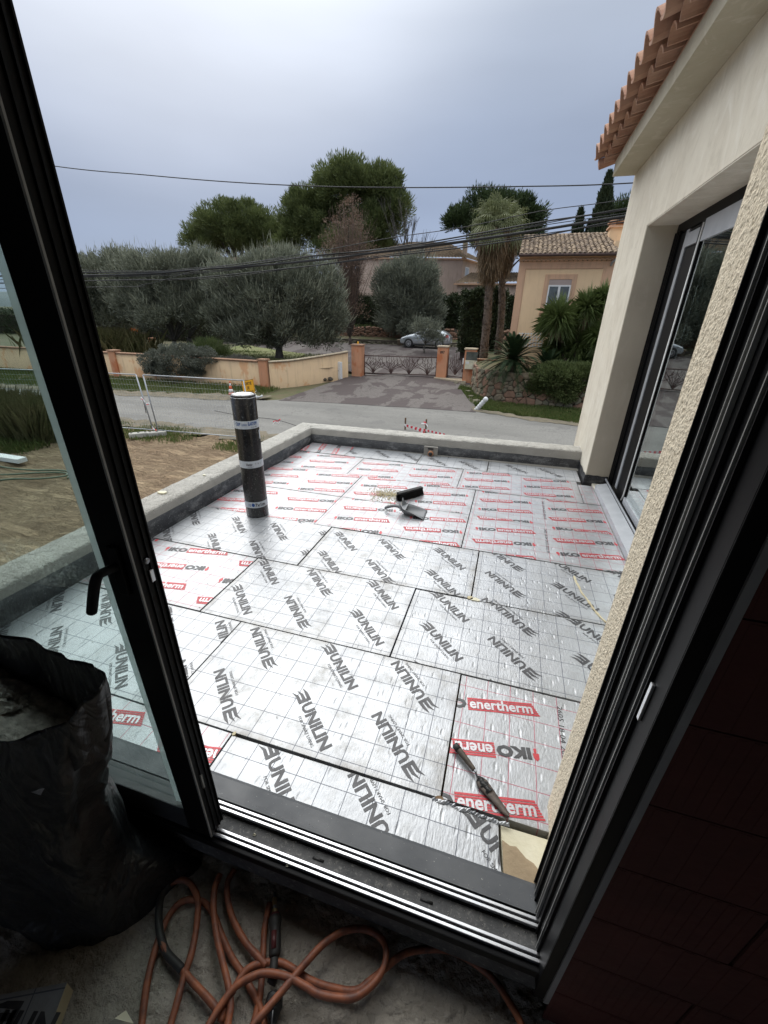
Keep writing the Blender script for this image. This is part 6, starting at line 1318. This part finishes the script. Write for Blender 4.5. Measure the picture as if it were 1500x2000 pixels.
# bank retaining wall behind the car
bk = thing('bank_wall', 'low rubble wall holding the bank behind the parking court', 'wall', (0, 0, 0)); b = B()
for i in range(420):
    x = random.uniform(-22, 4); row = random.randrange(3); y = 38.75+row*.12; z = -.75+row*.17+random.uniform(-.04, .04); s = random.uniform(.10, .22)
    b.add([(x-s, y-.05, z-.09), (x+s, y-.04, z-.09), (x+s*.9, y-.06, z+.08), (x-s*.85, y-.03, z+.09), (x-s*.5, y-.12, z), (x+s*.5, y-.11, z+.01)], [(0, 1, 5, 4), (1, 2, 5), (2, 3, 4, 5), (3, 0, 4)])
tag(b.obj('rubble_stones', 'stone_c', bk), kind='stuff'); B().box(-22, 4, 38.8, 39.3, -1.2, -.36).obj('core', 'mortar', bk); base(bk, (-9, 38.8, -.8))
bk = thing('upper_bank_wall', 'brown dry stone wall below the dark hedge', 'wall', (0, 0, 0)); b = B()
for i in range(900):
    x = random.uniform(-22, 3); z = random.uniform(-.55, .68); s = random.uniform(.10, .2); y = 41.0
    b.add([(x-s, y, z-.1), (x+s, y, z-.1), (x+s*.9, y, z+.09), (x-s*.85, y, z+.1), (x-s*.5, y-.1, z-.02), (x+s*.5, y-.09, z+.01)], [(0, 1, 5, 4), (1, 2, 5), (2, 3, 4, 5), (3, 0, 4)])
tag(b.obj('rubble_stones', 'stone_a', bk), kind='stuff'); B().box(-22, 3, 41.01, 41.6, -1.2, .64).obj('core', 'mortar', bk); base(bk, (-9, 41, -.5))
P = thing('terracotta_pot', 'pale terracotta pot standing left of the silver car', 'pot', (-9.9, 38.3, ter(38.3)+.1)); B().lathe([(.0, 0), (.17, 0), (.27, .42), (.30, .42), (.30, .50), (.26, .50), (.24, .40), (.001, .40)], 16).obj('pot_body', 'cap', P)

# ============================================================ HOUSES
hs = thing('orange_house', 'ochre house with salmon trim, weathered tile roof and white window', 'house', (0, 0, 0))
HX0, HX1, HY = -.33, 3.72, 23.0
B().box(HX0, HX1, HY, 27.6, -1.0, 4.18).box(HX1+.001, 9, HY+1.2, 28, -1, 4.9).obj('wall', 'house_wall', hs)
tb = .30
B().box(HX0-.012, HX0+tb, HY-.022, HY-.002, -1.0, 3.86).box(HX1-tb-.12, HX1+.012, HY-.022, HY-.002, -1.0, 3.86).box(HX0+tb, HX1-tb-.12, HY-.022, HY-.002, 3.70, 3.86).box(HX0-.012, HX1+.012, HY-.026, HY-.002, 3.861, 3.98).obj('trim', 'house_trim', hs)
B().box(HX0+tb, HX0+tb+.02, HY-.024, HY-.002, -1.0, 3.70).box(HX0+tb+.02, HX1-tb-.14, HY-.024, HY-.002, 3.68, 3.70).obj('trim_line', 'tile', hs)
wn_ = B().box(.90, 1.10, HY-.03, HY-.001, 1.9, 3.47).box(2.08, 2.28, HY-.03, HY-.001, 1.9, 3.47).box(1.10, 2.08, HY-.03, HY-.001, 3.27, 3.47).box(.88, 2.30, HY-.05, HY-.001, 1.78, 1.90).obj('window', 'house_trim', hs)
B().box(1.101, 2.079, HY-.010, HY-.001, 3.04, 3.269).obj('roller_shutter', 'shutter', wn_)
B().box(1.101, 1.16, HY-.028, HY-.002, 1.9, 3.04).box(2.02, 2.079, HY-.028, HY-.002, 1.9, 3.04).box(1.16, 2.02, HY-.028, HY-.002, 2.98, 3.04).box(1.16, 2.02, HY-.028, HY-.002, 1.9, 1.97).box(1.54, 1.64, HY-.030, HY-.002, 1.97, 2.98).obj('frame', 'white_paint', wn_)
for a, c in ((1.16, 1.54), (1.64, 2.02)): B().box(a, c, HY-.012, HY-.002, 1.97, 2.98).obj('pane', 'pane_dark', wn_)
# genoise rows and gutter
gn = B().box(HX0-.04, HX1+.06, HY-.14, HY-.001, 4.00, 4.06).box(HX0-.04, HX1+.06, HY-.30, HY-.001, 4.12, 4.18).obj('genoise_band', 'house_trim', hs)
ht = half_tile(.30, .095, 8, .014); ht.materials.append(M['tile_old2']); 
for k in range(21): inst(ht, 'genoise_tile', hs, (HX0+.06+k*.195, HY-.16, 3.985), (0, 0, R(90)), (1, 1, 1))
B().tube([(HX0-.08, HY-.42, 4.20), (HX1+.10, HY-.42, 4.18)], .062, 10).obj('gutter', 'iron', hs)
B().tube(smooth_path([(HX1+.0, HY-.42, 4.14), (HX1-.02, HY-.36, 4.02), (HX1-.14, HY-.2, 3.92), (HX1-.16, HY-.08, 3.80)], 4), .05, 10).obj('downpipe', 'zinc', hs)
slope = math.atan2(1.36, 4.3)
B().add([(HX0-.08, HY-.38, 4.20), (HX1+.10, HY-.38, 4.20), (HX1+.10, HY+4.2, 5.62), (HX0-.08, HY+4.2, 5.62), (HX0-.08, HY-.38, 4.14), (HX1+.10, HY-.38, 4.14), (HX1+.10, HY+4.2, 5.50), (HX0-.08, HY+4.2, 5.50)], [(0, 1, 2, 3), (7, 6, 5, 4), (0, 4, 5, 1), (1, 5, 6, 2), (3, 7, 4, 0), (2, 6, 7, 3)]).obj('roof', 'tile_old', hs)
rf = [o for o in hs.children if o.name.startswith('roof')][0]
def canal(L=.5, r1=.085, r2=.068, n=6):
    V = []
    for xx, r_ in ((0, r1), (L, r2)):
        for k in (1, .82):
            for i in range(n+1): a = math.pi*i/n; V.append((r_*k*math.cos(a), xx, r_*k*.85*math.sin(a)))
    m = n+1; F = []
    for i in range(n): F += [(i, i+1, 2*m+i+1, 2*m+i), (m+i+1, m+i, 3*m+i, 3*m+i+1), (i+1, i, m+i, m+i+1)]
    me = bpy.data.meshes.new('tile'); me.from_pydata(V, [], F); return me
CT = []
for mname in ('tile_old', 'tile_old2', 'tile_old2'):
    me = canal(); me.materials.append(M[mname]); CT.append(me)
ang = math.atan2(5.62-4.20, 4.58)
for c_ in range(20):
    for r_ in range(12):
        s = r_*.39; inst(random.choice(CT), 'tile', rf, (HX0+.01+c_*.206+random.uniform(-.012, .012), HY-.44+s*math.cos(ang), 4.222+s*math.sin(ang)+random.uniform(-.006, .012)), (ang+random.uniform(-.03, -.0), 0, random.uniform(-.04, .04)))
for r_ in range(9): inst(CT[1], 'ridge_tile', hs, (HX0+.0+r_*.48, HY+4.2, 5.62), (0, 0, R(-90)), (1, 1, 1))
chm = B().box(3.60, 4.6, 25.6, 26.3, 4.4, 5.62).obj('chimney', 'house_wall', hs); B().box(3.52, 4.7, 25.5, 26.4, 5.62, 5.69).box(3.60, 3.78, 25.6, 26.3, 5.69, 5.85).box(4.4, 4.6, 25.6, 26.3, 5.69, 5.85).box(3.52, 4.7, 25.5, 26.4, 5.85, 5.91).obj('chimney_cap', 'house_trim', chm)
for k in range(5): inst(CT[1], 'cap_tile', chm, (3.6+k*.25, 25.5, 5.92), (0, 0, 0), (1.3, 1.6, 1))
base(hs, (1.7, 23, -1))
# lattice beneath
lt = thing('white_lattice', 'small white lattice panel at the foot of the orange house', 'lattice', (0, 0, 0)); b = B()
for i in range(9): b.box(.1+i*.14, .13+i*.14, 22.80, 22.82, .35, 1.0)
for i in range(5): b.box(.1, 1.25, 22.782, 22.80, .38+i*.14, .41+i*.14)
b.obj('lattice_bars', 'white_paint', lt); base(lt, (.6, 22.8, .35))
ph = thing('pink_house', 'pale pink two storey house with hipped tile roof behind the trees', 'house', (0, 0, 0))
def hiproof(b, p, z0, z1, ov=.4):
    (x0, y0), (x1, y1), (x2, y2), (x3, y3) = p; cx, cy = sum(q[0] for q in p)/4, sum(q[1] for q in p)/4
    P = [(cx+(x-cx)*1.08, cy+(y-cy)*1.08, z0) for x, y in p]; r0 = ((P[0][0]+P[3][0])/2*.7+cx*.3, (P[0][1]+P[3][1])/2*.7+cy*.3, z1); r1 = ((P[1][0]+P[2][0])/2*.7+cx*.3, (P[1][1]+P[2][1])/2*.7+cy*.3, z1)
    b.add(P+[r0, r1]+[(x, y, z-.15) for x, y, z in P], [(0, 1, 5, 4), (1, 2, 5), (2, 3, 4, 5), (3, 0, 4), (0, 6, 7, 1), (1, 7, 8, 2), (2, 8, 9, 3), (3, 9, 6, 0), (9, 8, 7, 6)])
def corr_roof(name, p0, p1, p2, p3, parent, pitch=.26, mat='tile_old2', amp=.05):
    """corrugated pitch between eave p0-p1 and ridge p3-p2, rows of half round tiles"""
    p0, p1, p2, p3 = map(Vector, (p0, p1, p2, p3)); L = (p1-p0).length; nc = max(4, int(L/pitch)); per = 6; V = []; nrow = 14; nn = (p1-p0).cross(p3-p0).normalized()
    if nn.z < 0: nn = -nn
    for j in range(nrow+1):
        for e in (0, 1):
            if j == nrow and e: continue
            v = min(1, (j+e*.98)/nrow)
            for i in range(nc*per+1):
                u = i/(nc*per); q = p0.lerp(p1, u).lerp(p3.lerp(p2, u), v); V.append(q+nn*(amp*abs(math.sin(math.pi*i/per))+(.035 if e == 0 else 0)+.006*noise.noise(q*3)))
    m = nc*per+1; rows = len(V)//m; F = [(a*m+i, a*m+i+1, (a+1)*m+i+1, (a+1)*m+i) for a in range(rows-1) for i in range(m-1)]
    o = link(bpy.data.objects.new(name, mesh_np(name, V, F, mat)), parent); return o
A_, Bc, Cc_, Dd = (-16.6, 46.0), (-6.2, 48.0), (-4.2, 54.5), (-15, 53)
B().prism([A_, Bc, Cc_, Dd], -.5, 6.95).obj('wall', 'pink_wall', ph)
ec = 7.0; apx = (-9.8, 50.6, 8.3)
def ex(p, k=1.07): cx, cy = -10.4, 50.4; return (cx+(p[0]-cx)*k, cy+(p[1]-cy)*k, ec)
r0, r1 = (-12.4, 50.0, 8.75), (-8.4, 50.9, 8.75)
corr_roof('roof', ex(A_), ex(Bc), r1, r0, ph, .33); corr_roof('roof', ex(Bc), ex(Cc_), (-8.39, 50.91, 8.75), r1, ph, .33)
b = B(); b.prism([ex(A_)[:2], ex(Bc)[:2], ex(Cc_)[:2], ex(Dd)[:2]], 6.88, 6.99); b.obj('eave_band', 'house_trim', ph)
B().box(-6.55, -6.1, 49.6, 50.1, 7.0, 8.55).obj('chimney', 'pink_wall', ph)
w1 = B().box(-5.9, -5.3, 48.9, 49.0, 5.0, 6.3).obj('window', 'white_paint', ph)
w1.data.transform(Matrix.Identity(4))
dvec = (Vector((Cc_[0]-Bc[0], Cc_[1]-Bc[1], 0))).normalized(); nv_ = Vector((dvec.y, -dvec.x, 0))
def facewin(parent, p0, dv, nv2, s0, s1, z0, z1, matf, matp):
    p0 = Vector((p0[0], p0[1], 0)); V = []
    def bx2(s0, s1, z0, z1, d0, d1):
        b = B(); P = [p0+dv*s+nv2*d+Vector((0, 0, z)) for z in (z0, z1) for s, d in ((s0, d0), (s1, d0), (s1, d1), (s0, d1))]; b.add(P, [(0, 3, 2, 1), (4, 5, 6, 7), (0, 1, 5, 4), (1, 2, 6, 5), (2, 3, 7, 6), (3, 0, 4, 7)]); return b
    f = bx2(s0, s1, z0, z1, -.05, .03).obj('window', matf, parent); bx2(s0+.12, s1-.12, z0+.1, z1-.1, .031, .035).obj('pane', matp, f)
bpy.data.objects.remove(w1)
facewin(ph, Bc, dvec, nv_, .7, 1.7, 4.9, 6.35, 'white_paint', 'light_alu'); facewin(ph, Bc, dvec, nv_, 4.0, 5.0, 4.9, 6.2, 'house_trim', 'pane_dark')
d2 = (Vector((Bc[0]-A_[0], Bc[1]-A_[1], 0))).normalized(); n2 = Vector((d2.y, -d2.x, 0)); facewin(ph, A_, d2, n2, 2.0, 3.2, 4.6, 6.0, 'white_paint', 'pane_dark')
base(ph, (-10, 50, 0))
ah = thing('tile_annex', 'low annex with a tiled lean-to roof right of the pink house', 'house', (0, 0, 0))
B().box(-6.2, .8, 45.4, 49, 0, 4.62).obj('wall', 'pink_wall', ah); corr_roof('roof', (-6.5, 45.0, 4.62), (1.2, 45.0, 4.72), (.4, 48.5, 5.75), (-5.4, 48.5, 5.75), ah, .3); B().box(-6.5, 1.2, 45.02, 45.4, 4.5, 4.62).obj('eave_band', 'house_trim', ah); base(ah, (-3, 45, 1))
lh = thing('left_house', 'low house with grey tiled ridge showing behind the olive trees', 'house', (0, 0, 0))
B().box(-41, -25.4, 47, 54, 0, 6.0).obj('wall', 'pink_wall', lh); corr_roof('roof', (-42, 46.4, 6.0), (-25, 46.4, 6.0), (-26.8, 51, 7.75), (-40.5, 51, 7.75), lh, .33, 'tile_old')
B().box(-35.6, -34.8, 47.6, 48.3, 6.2, 7.55).obj('chimney', 'pink_wall', lh); B().box(-35.7, -35.45, 47.5, 48.4, 7.551, 7.85).box(-34.95, -34.7, 47.5, 48.4, 7.551, 7.85).box(-35.75, -34.65, 47.45, 48.45, 7.851, 7.95).obj('chimney_cap', 'cap', lh)
B().box(-28.9, -28.0, 49, 50, 6.2, 8.1).obj('chimney', 'pink_wall', lh); B().box(-29.0, -28.75, 48.9, 50.1, 8.101, 8.5).box(-28.15, -27.9, 48.9, 50.1, 8.101, 8.5).box(-29.05, -27.85, 48.85, 50.15, 8.501, 8.62).obj('chimney_cap', 'cap', lh); base(lh, (-33, 47, 0))

# ============================================================ CAR
car = thing('parked_car', 'silver hatchback parked behind the iron gate', 'car', (-7.28, 36.9, ter(36.9)+.12))
def car_body():
    # cross-sections along x from nose (-2.1) to tail (2.1)
    X = [-2.12, -2.06, -1.9, -1.55, -1.15, -.85, -.35, .3, .9, 1.4, 1.75, 2.0, 2.10]
    ZL = [.36, .26, .22, .20, .20, .20, .20, .20, .20, .20, .24, .30, .40]
    ZB = [.55, .66, .76, .88, .96, .99, 1.0, 1.01, 1.02, 1.02, 1.03, .98, .86]
    ZR = [.56, .68, .79, .92, 1.02, 1.12, 1.36, 1.47, 1.45, 1.36, 1.22, 1.02, .88]
    W = [.60, .72, .80, .86, .88, .88, .88, .88, .88, .88, .86, .80, .70]
    V = []; 
    for x, zl, zb, zr, w in zip(X, ZL, ZB, ZR, W):
        tw = w*.72 if zr-zb > .08 else w*.85
        ring = [(x, -w*.92, zl), (x, -w, zl+.14), (x, -w*1.01, (zl+zb)/2), (x, -w*.97, zb), (x, -tw, zb+(zr-zb)*.85), (x, -tw*.75, zr), (x, 0, zr+.02), (x, tw*.75, zr), (x, tw, zb+(zr-zb)*.85), (x, w*.97, zb), (x, w*1.01, (zl+zb)/2), (x, w, zl+.14), (x, w*.92, zl)]
        V += ring
    m = 13; F = [(i*m+k, i*m+k+1, (i+1)*m+k+1, (i+1)*m+k) for i in range(len(X)-1) for k in range(m-1)]+[(i*m+m-1, i*m, (i+1)*m, (i+1)*m+m-1) for i in range(len(X)-1)]+[tuple(range(m)), tuple((len(X)-1)*m+k for k in range(m-1, -1, -1))]
    return V, F
V, F = car_body(); b = B(); b.add(V, F, True); o = b.obj('body', 'car', car); md = o.modifiers.new('s', 'SUBSURF'); md.levels = 2; md.render_levels = 2
# glazing
def quadp(name, P, mat, th=.012): b = B(); b.add(P, [tuple(range(len(P)))]); o = b.obj(name, mat, car); md = o.modifiers.new('s', 'SOLIDIFY'); md.thickness = th; return o
ys = -.80
quadp('side_window', [(-.78, -.842, 1.03), (-.30, -.80, 1.285), (-.05, -.79, 1.34), (-.05, -.848, 1.03)], 'car_glass', .03); quadp('side_window', [(.02, -.85, 1.03), (.02, -.785, 1.35), (.55, -.785, 1.36), (.75, -.85, 1.04)], 'car_glass', .03); quadp('side_window', [(.82, -.85, 1.05), (.63, -.79, 1.34), (1.15, -.79, 1.27), (1.45, -.83, 1.12)], 'car_glass', .03)
quadp('windscreen', [(-.98, -.62, 1.07), (-.98, .62, 1.07), (-.36, .56, 1.39), (-.36, -.56, 1.39)], 'car_glass', .02)
quadp('headlight', [(-2.0, -.74, .66), (-1.72, -.86, .74), (-1.62, -.875, .79), (-1.95, -.72, .74)], 'lamp', .03); quadp('tail_light', [(1.78, -.86, .82), (2.02, -.76, .82), (1.98, -.74, 1.02), (1.74, -.83, 1.10)], 'print_red', .03)
B().box(-2.10, -1.86, -.60, .60, .26, .42).obj('grille', 'sign_black', car, .02); B().box(-.84, -.68, -.99, -.87, 1.02, 1.12).obj('wing_mirror', 'car', car, .03); B().box(-1.2, 1.2, -.885, -.86, .19, .27).obj('sill', 'sign_black', car, .01)
for x in (.02, .78): B().box(x-.004, x+.004, -.893, -.88, .36, 1.0).obj('door_seam', 'sign_black', car)
for x in (.5,): B().box(x, x+.18, -.905, -.885, .86, .90).obj('door_handle', 'car', car, .008)
for x in (-1.30, 1.30):
    b = B(); b.tube([(x, -.62, .315), (x, -.905, .315)], .385, 24, smooth=False); b.obj('wheel_arch', 'sign_black', car)
    for y0, sg in ((-.92, -1), (.72, 1)):
        b = B(); b.tube([(x, y0, .315), (x, y0+.20, .315)], [.315, .315], 28); wh = b.obj('wheel', 'rubber', car, .02)
        if sg < 0:
            b = B(); b.tube([(x, y0-.004, .315), (x, y0+.01, .315)], .06, 12)
            for k in range(10): a = 2*math.pi*k/10; b.tube([(x+.05*math.cos(a), y0-.006, .315+.05*math.sin(a)), (x+.205*math.cos(a), y0-.006, .315+.205*math.sin(a))], .017, 5)
            n = 28; Vv = [(x+r_*math.cos(2*math.pi*i/n), y0-.008, .315+r_*math.sin(2*math.pi*i/n)) for r_ in (.195, .23) for i in range(n)]; b.add(Vv, [(i, (i+1) % n, n+(i+1) % n, n+i) for i in range(n)]); b.obj('rim', 'alloy', wh)

# ============================================================ SITE FENCE, SIGNS, SMALL THINGS
def fence_panel(label, p0, p1, z0, H, lean=(0, 0)):
    t = thing('mesh_fence_panel', label, 'fence panel', (0, 0, 0), 0, 'temporary mesh fence panels'); a = Vector(p0+(z0,)); c = Vector(p1+(z0,)); up = Vector((lean[0], lean[1], H)); L = (c-a).length; d = (c-a)/L
    for q in (a, c): B().tube([q, q+up], .021, 8).obj('post', 'zinc', t)
    for k in (.07, 1.): B().tube([a+up*k, c+up*k], .017, 8).obj('rail', 'zinc', t)
    b = B()
    for i in range(1, int(L/.10)): p = a+d*(i*.10); b.tube([p+up*.07, p+up], .0030, 3, closed=False)
    for k in range(1, 11): b.tube([a+up*(.07+.93*k/11), c+up*(.07+.93*k/11)], .0026, 3, closed=False)
    tag(b.obj('mesh_wires', 'zinc', t), kind='stuff'); base(t, tuple(a)); return t
fence_panel('mesh fence panel right of the fence joint, reaching behind the black roll', (-10.98, 10.75), (-7.52, 11.0), -2.13, 1.88, (-.12, .0))
fence_panel('mesh fence panel left of the joint, partly hidden by the door leaf', (-14.45, 10.35), (-11.15, 10.72), -2.13, 1.88, (-.20, .0))
fence_panel('farthest left mesh fence panel, seen through the door glass', (-17.9, 9.6), (-14.55, 10.30), -2.13, 1.88, (-.1, .0))
tag(B().tube(smooth_path([(-9.4, 11.7, -1.42), (-8.2, 11.65, -1.50), (-7.05, 11.6, -1.50), (-6.2, 11.5, -1.62)], 5), .009, 6).obj('tape_cord', 'wire'), 'thin dark cord carrying the red tape bow beside the black roll', 'cord')
for i, (x, y, l) in enumerate(((-11.35, 10.30, 'left concrete fence foot block at the panel joint'), (-10.92, 10.62, 'right concrete fence foot block at the panel joint'))):
    t = thing('fence_foot', l, 'fence foot', (x, y, -2.15), R(42), 'fence foot blocks'); B().prism([(-.28, -.09), (-.24, -.12), (.24, -.12), (.28, -.09), (.28, .09), (.24, .12), (-.24, .12), (-.28, .09)], 0, .14).obj('block', 'pale_block', t, .02)
    for k in (-.2, .0, .2): B().tube([(k-.03, 0, .141), (k+.03, 0, .141)], .018, 8).obj('socket', 'sign_black', t)
def knot(x, y, z, s, label, seed):
    rnd = random.Random(seed); t = thing('barrier_tape', label, 'tape', (x, y, z)); 
    for k in range(7):
        b = B(); a = Vector((rnd.uniform(-s, s), rnd.uniform(-.03, .03), rnd.uniform(-s, s)*.7)); d = Vector((rnd.uniform(-1, 1), 0, rnd.uniform(-.9, .5))).normalized()*s*rnd.uniform(.5, 1.3); w = Vector((0, .01, .018)); b.add([a*.2-w, a*.2+w, a*.2+d+w, a*.2+d-w], [(0, 1, 2, 3)]); b.obj('strip', 'red_tape' if k % 2 else 'white_paint', t)
knot(-11.17, 10.6, -.98, .08, 'red and white tape knot tied high on the left fence post', 1); knot(-11.04, 10.62, -1.12, .07, 'red and white tape knot tied on the right fence post', 2); knot(-10.99, 10.60, -1.93, .07, 'red and white tape knot low on the fence post near the foot blocks', 3)
knot(-7.05, 11.6, -1.55, .16, 'red tape bow hanging above the parapet right of the black roll', 4)
sg = thing('works_sign', 'tilted yellow site sign reading SORTIE DE CAMIONS by the roadside', 'sign', (-12.05, 17.7, -2.05)); sg.rotation_euler = (R(-6), R(-11), R(-14))
B().box(-.42, .42, 0, .02, .02, .74).obj('board', 'yellow', sg, .006)
B().box(-.415, .415, -.0035, -.0005, .025, .04).box(-.415, .415, -.0035, -.0005, .72, .735).box(-.415, -.40, -.0035, -.0005, .04, .72).box(.40, .415, -.0035, -.0005, .04, .72).obj('printed_border', 'sign_black', sg)
for s_, z, w in (('SORTIE', .50, .56), ('DE', .30, .18), ('CAMIONS', .10, .68)):
    tm = fit(text_mesh('sg', s_, 1, off=.025), w, .145); me = bpy.data.meshes.new('printed_text'); me.from_pydata([(x-w/2, -.004, z+y) for x, y in tm[0]], [], tm[1]); me.materials.append(M['sign_black']); link(bpy.data.objects.new('printed_text', me), sg)
for x in (-.3, .3): B().tube([(x, .03, .5), (x, .35, 0)], .012, 6).obj('leg', 'zinc', sg)
cn = thing('traffic_cone', 'small orange and white traffic cone just above the black roll', 'cone', (-13.0, 17.6, -2.1)); B().box(-.19, .19, -.19, .19, 0, .03).obj('foot', 'orange', cn, .005); B().lathe([(.14, .03), (.115, .17), (.001, .17)], 16).lathe([(.085, .33), (.055, .48), (.001, .48)], 16).lathe([(.036, .60), (.025, .70), (.001, .70)], 16).obj('cone_body', 'orange', cn); B().lathe([(.116, .171), (.086, .329)], 16).lathe([(.056, .481), (.037, .599)], 16).obj('cone_band', 'white_paint', cn)
b = B(); b.lathe([(.001, -.12), (.28, -.10), (.34, .0), (.22, .10), (.001, .13)], 18); me = b.mesh('sandbag', 'plastic_white')
for v in me.vertices: v.co *= 1+.3*noise.noise(v.co*6); v.co.y *= .6
o = link(bpy.data.objects.new('sandbag', me)); o.location = (-11.55, 17.15, -1.98); tag(o, 'white plastic sack lying at the foot of the yellow sign', 'sandbag')
b = B(); b.tube([(-11.25, 17.1, -1.98), (-11.05, 17.08, -1.92), (-10.95, 17.08, -1.88)], [.08, .03, .06], 8); tag(b.obj('sack_neck', 'plastic_white', o), None); bpy.data.objects['sack_neck'].matrix_parent_inverse = Matrix.Translation(-Vector(o.location))
bo_ = thing('bollard', 'tilted white plastic pipe bollard in the grass by the stone wall', 'bollard', (-1.28, 18.45, -2.1)); bo_.rotation_euler = (R(14), R(35), 0)
pr2 = [(.001, 0), (.085, 0)]
for k in range(5): pr2 += [(.085, .02+k*.12), (.098, .05+k*.12), (.098, .085+k*.12), (.085, .11+k*.12)]
B().lathe(pr2+[(.085, .64), (.10, .66), (.10, .76), (.07, .80), (.001, .81)], 18).obj('pipe', 'plastic_white', bo_)
for i, (x, y, zb, zt2, l) in enumerate(((-3.42, 14.4, -2.4, -1.72, 'left wooden survey stake beyond the far parapet'), (-2.62, 14.2, -2.4, -1.66, 'right wooden survey stake wrapped in red tape beyond the far parapet'))):
    t = thing('wooden_stake', l, 'stake', (x, y, -2.2)); B().box(-.025, .025, -.025, .025, zb+2.2, zt2+2.2).obj('shaft', 'wood', t)
b = B(); bw_ = B(); p0 = Vector((-3.42, 14.37, -2.0)); p1 = Vector((-2.62, 14.17, -2.05))
for line in ((p0, p1, .0), (p0+Vector((0, -.1, .06)), p1+Vector((0, -.1, -.06)), .1), (p1, Vector((-1.9, 14.0, -2.1)), .0)):
    a, c, _ = line; n = 10
    for i in range(n):
        q0 = a.lerp(c, i/n); q1 = a.lerp(c, (i+1)/n); h_ = Vector((0, 0, .035)); (b if i % 2 else bw_).add([q0-h_, q1-h_, q1+h_, q0+h_], [(0, 1, 2, 3)])
t = thing('stake_tape', 'red and white barrier tape strung between the two stakes', 'tape', (0, 0, 0)); b.obj('tape_red', 'red_tape', t); bw_.obj('tape_white', 'white_paint', t); base(t, tuple(p0))
knot(-2.62, 14.16, -1.80, .13, 'red and white tape knot on top of the right stake', 7)
# rebar frames in the road behind the fence
t = thing('steel_rods', 'bent thin steel rods standing on the road behind the left fence panel', 'rods', (0, 0, 0))
for p in ([(-15.9, 13.0, -2.15), (-15.9, 13.0, -1.25), (-16.3, 13.0, -1.15)], [(-13.9, 13.2, -2.15), (-13.9, 13.2, -1.35)], [(-14.8, 11.7, -2.1), (-14.75, 11.7, -1.6)], [(-15.2, 11.7, -2.13), (-14.4, 11.8, -2.13)]): B().tube(p, .014, 6).obj('rod', 'iron', t)
base(t, (-15, 12.5, -2.15))
# yard things seen through the glass
for i, p in enumerate(([(-12.6, 6.2, -2.13), (-11.6, 6.35, -2.12), (-10.9, 6.75, -2.12), (-10.35, 6.95, -2.12), (-10.1, 6.8, -2.12), (-10.5, 6.45, -2.12), (-11.1, 6.2, -2.12), (-11.6, 5.6, -2.12)], [(-13.2, 6.9, -2.13), (-12, 6.75, -2.12), (-11.2, 6.85, -2.12), (-10.6, 7.0, -2.1), (-10.2, 7.02, -2.12), (-9.9, 6.7, -2.12)])):
    tag(B().tube(smooth_path(p, 6), .022, 8).obj('garden_hose', 'hosegreen'), ('green hose looping on the sand, nearest the parapet', 'green hose running straighter across the sand toward the reeds')[i], 'hose')
tag(B().box(-13.3, -12.1, 7.10, 7.34, -2.14, -2.02).obj('white_plank', 'white_paint', None, .01), 'white plank lying on the sand, seen through the door glass', 'plank')
# garden furniture far left
t = thing('garden_table', 'dark garden table with orange flowers under the left olive', 'table', (-33.5, 32.6, -.95)); B().box(-.9, .9, -.45, .45, .70, .75).obj('tabletop', 'iron', t)
for x in (-.8, .8):
    for y in (-.38, .38): B().box(x-.03, x+.03, y-.03, y+.03, 0, .70).obj('leg', 'iron', t)
f = thing('flower_pot', 'orange flower bowl standing on the garden table', 'flower pot', (-33.5, 32.5, -.20)); B().lathe([(.0, 0), (.15, 0), (.25, .18), (.001, .18)], 12).obj('bowl', 'terra_pot', f)
P, D, Cx = crown_points([(0, 0, .22, .38, .3, .13)], 500, 40, .08, up=.8); link(bpy.data.objects.new('blossoms', leaf_mesh('blossoms', P, D, .08, .035, 'flower')), f)
t = thing('terracotta_planter', 'small terracotta planter on the ground beneath the left olives', 'planter', (-31.0, 31.8, -1.0)); B().lathe([(.0, 0), (.3, 0), (.42, .40), (.46, .40), (.46, .48), (.001, .46)], 4, smooth=False).obj('planter_body', 'terra_pot', t)

# ============================================================ WIRES
WL = ['highest single cable crossing the open sky', 'thin cable above the bundle, topmost of the sloping lines', 'second sloping cable under the thin top one', 'thin cable just above the thick bundle cable', 'thickest twisted bundle cable in the middle of the lines', 'cable running just beneath the thickest bundle', 'lowest thin cable of the bundle', 'heavy cable sagging lowest across the olive crowns', 'cable crossing the others diagonally over the left olives']
for (r_, p), l in zip(WIRES, WL):
    q = smooth_path(p, 8); t = B().tube(q, r_*1.35, 6); o = t.obj('overhead_cable', 'wire'); tag(o, l, 'cable', 'overhead cables above the road')
print('objects', len(bpy.data.objects), 'stones', ns, 'tris', sum(len(o.data.polygons)*1.6 for o in bpy.data.objects if o.type == 'MESH'))
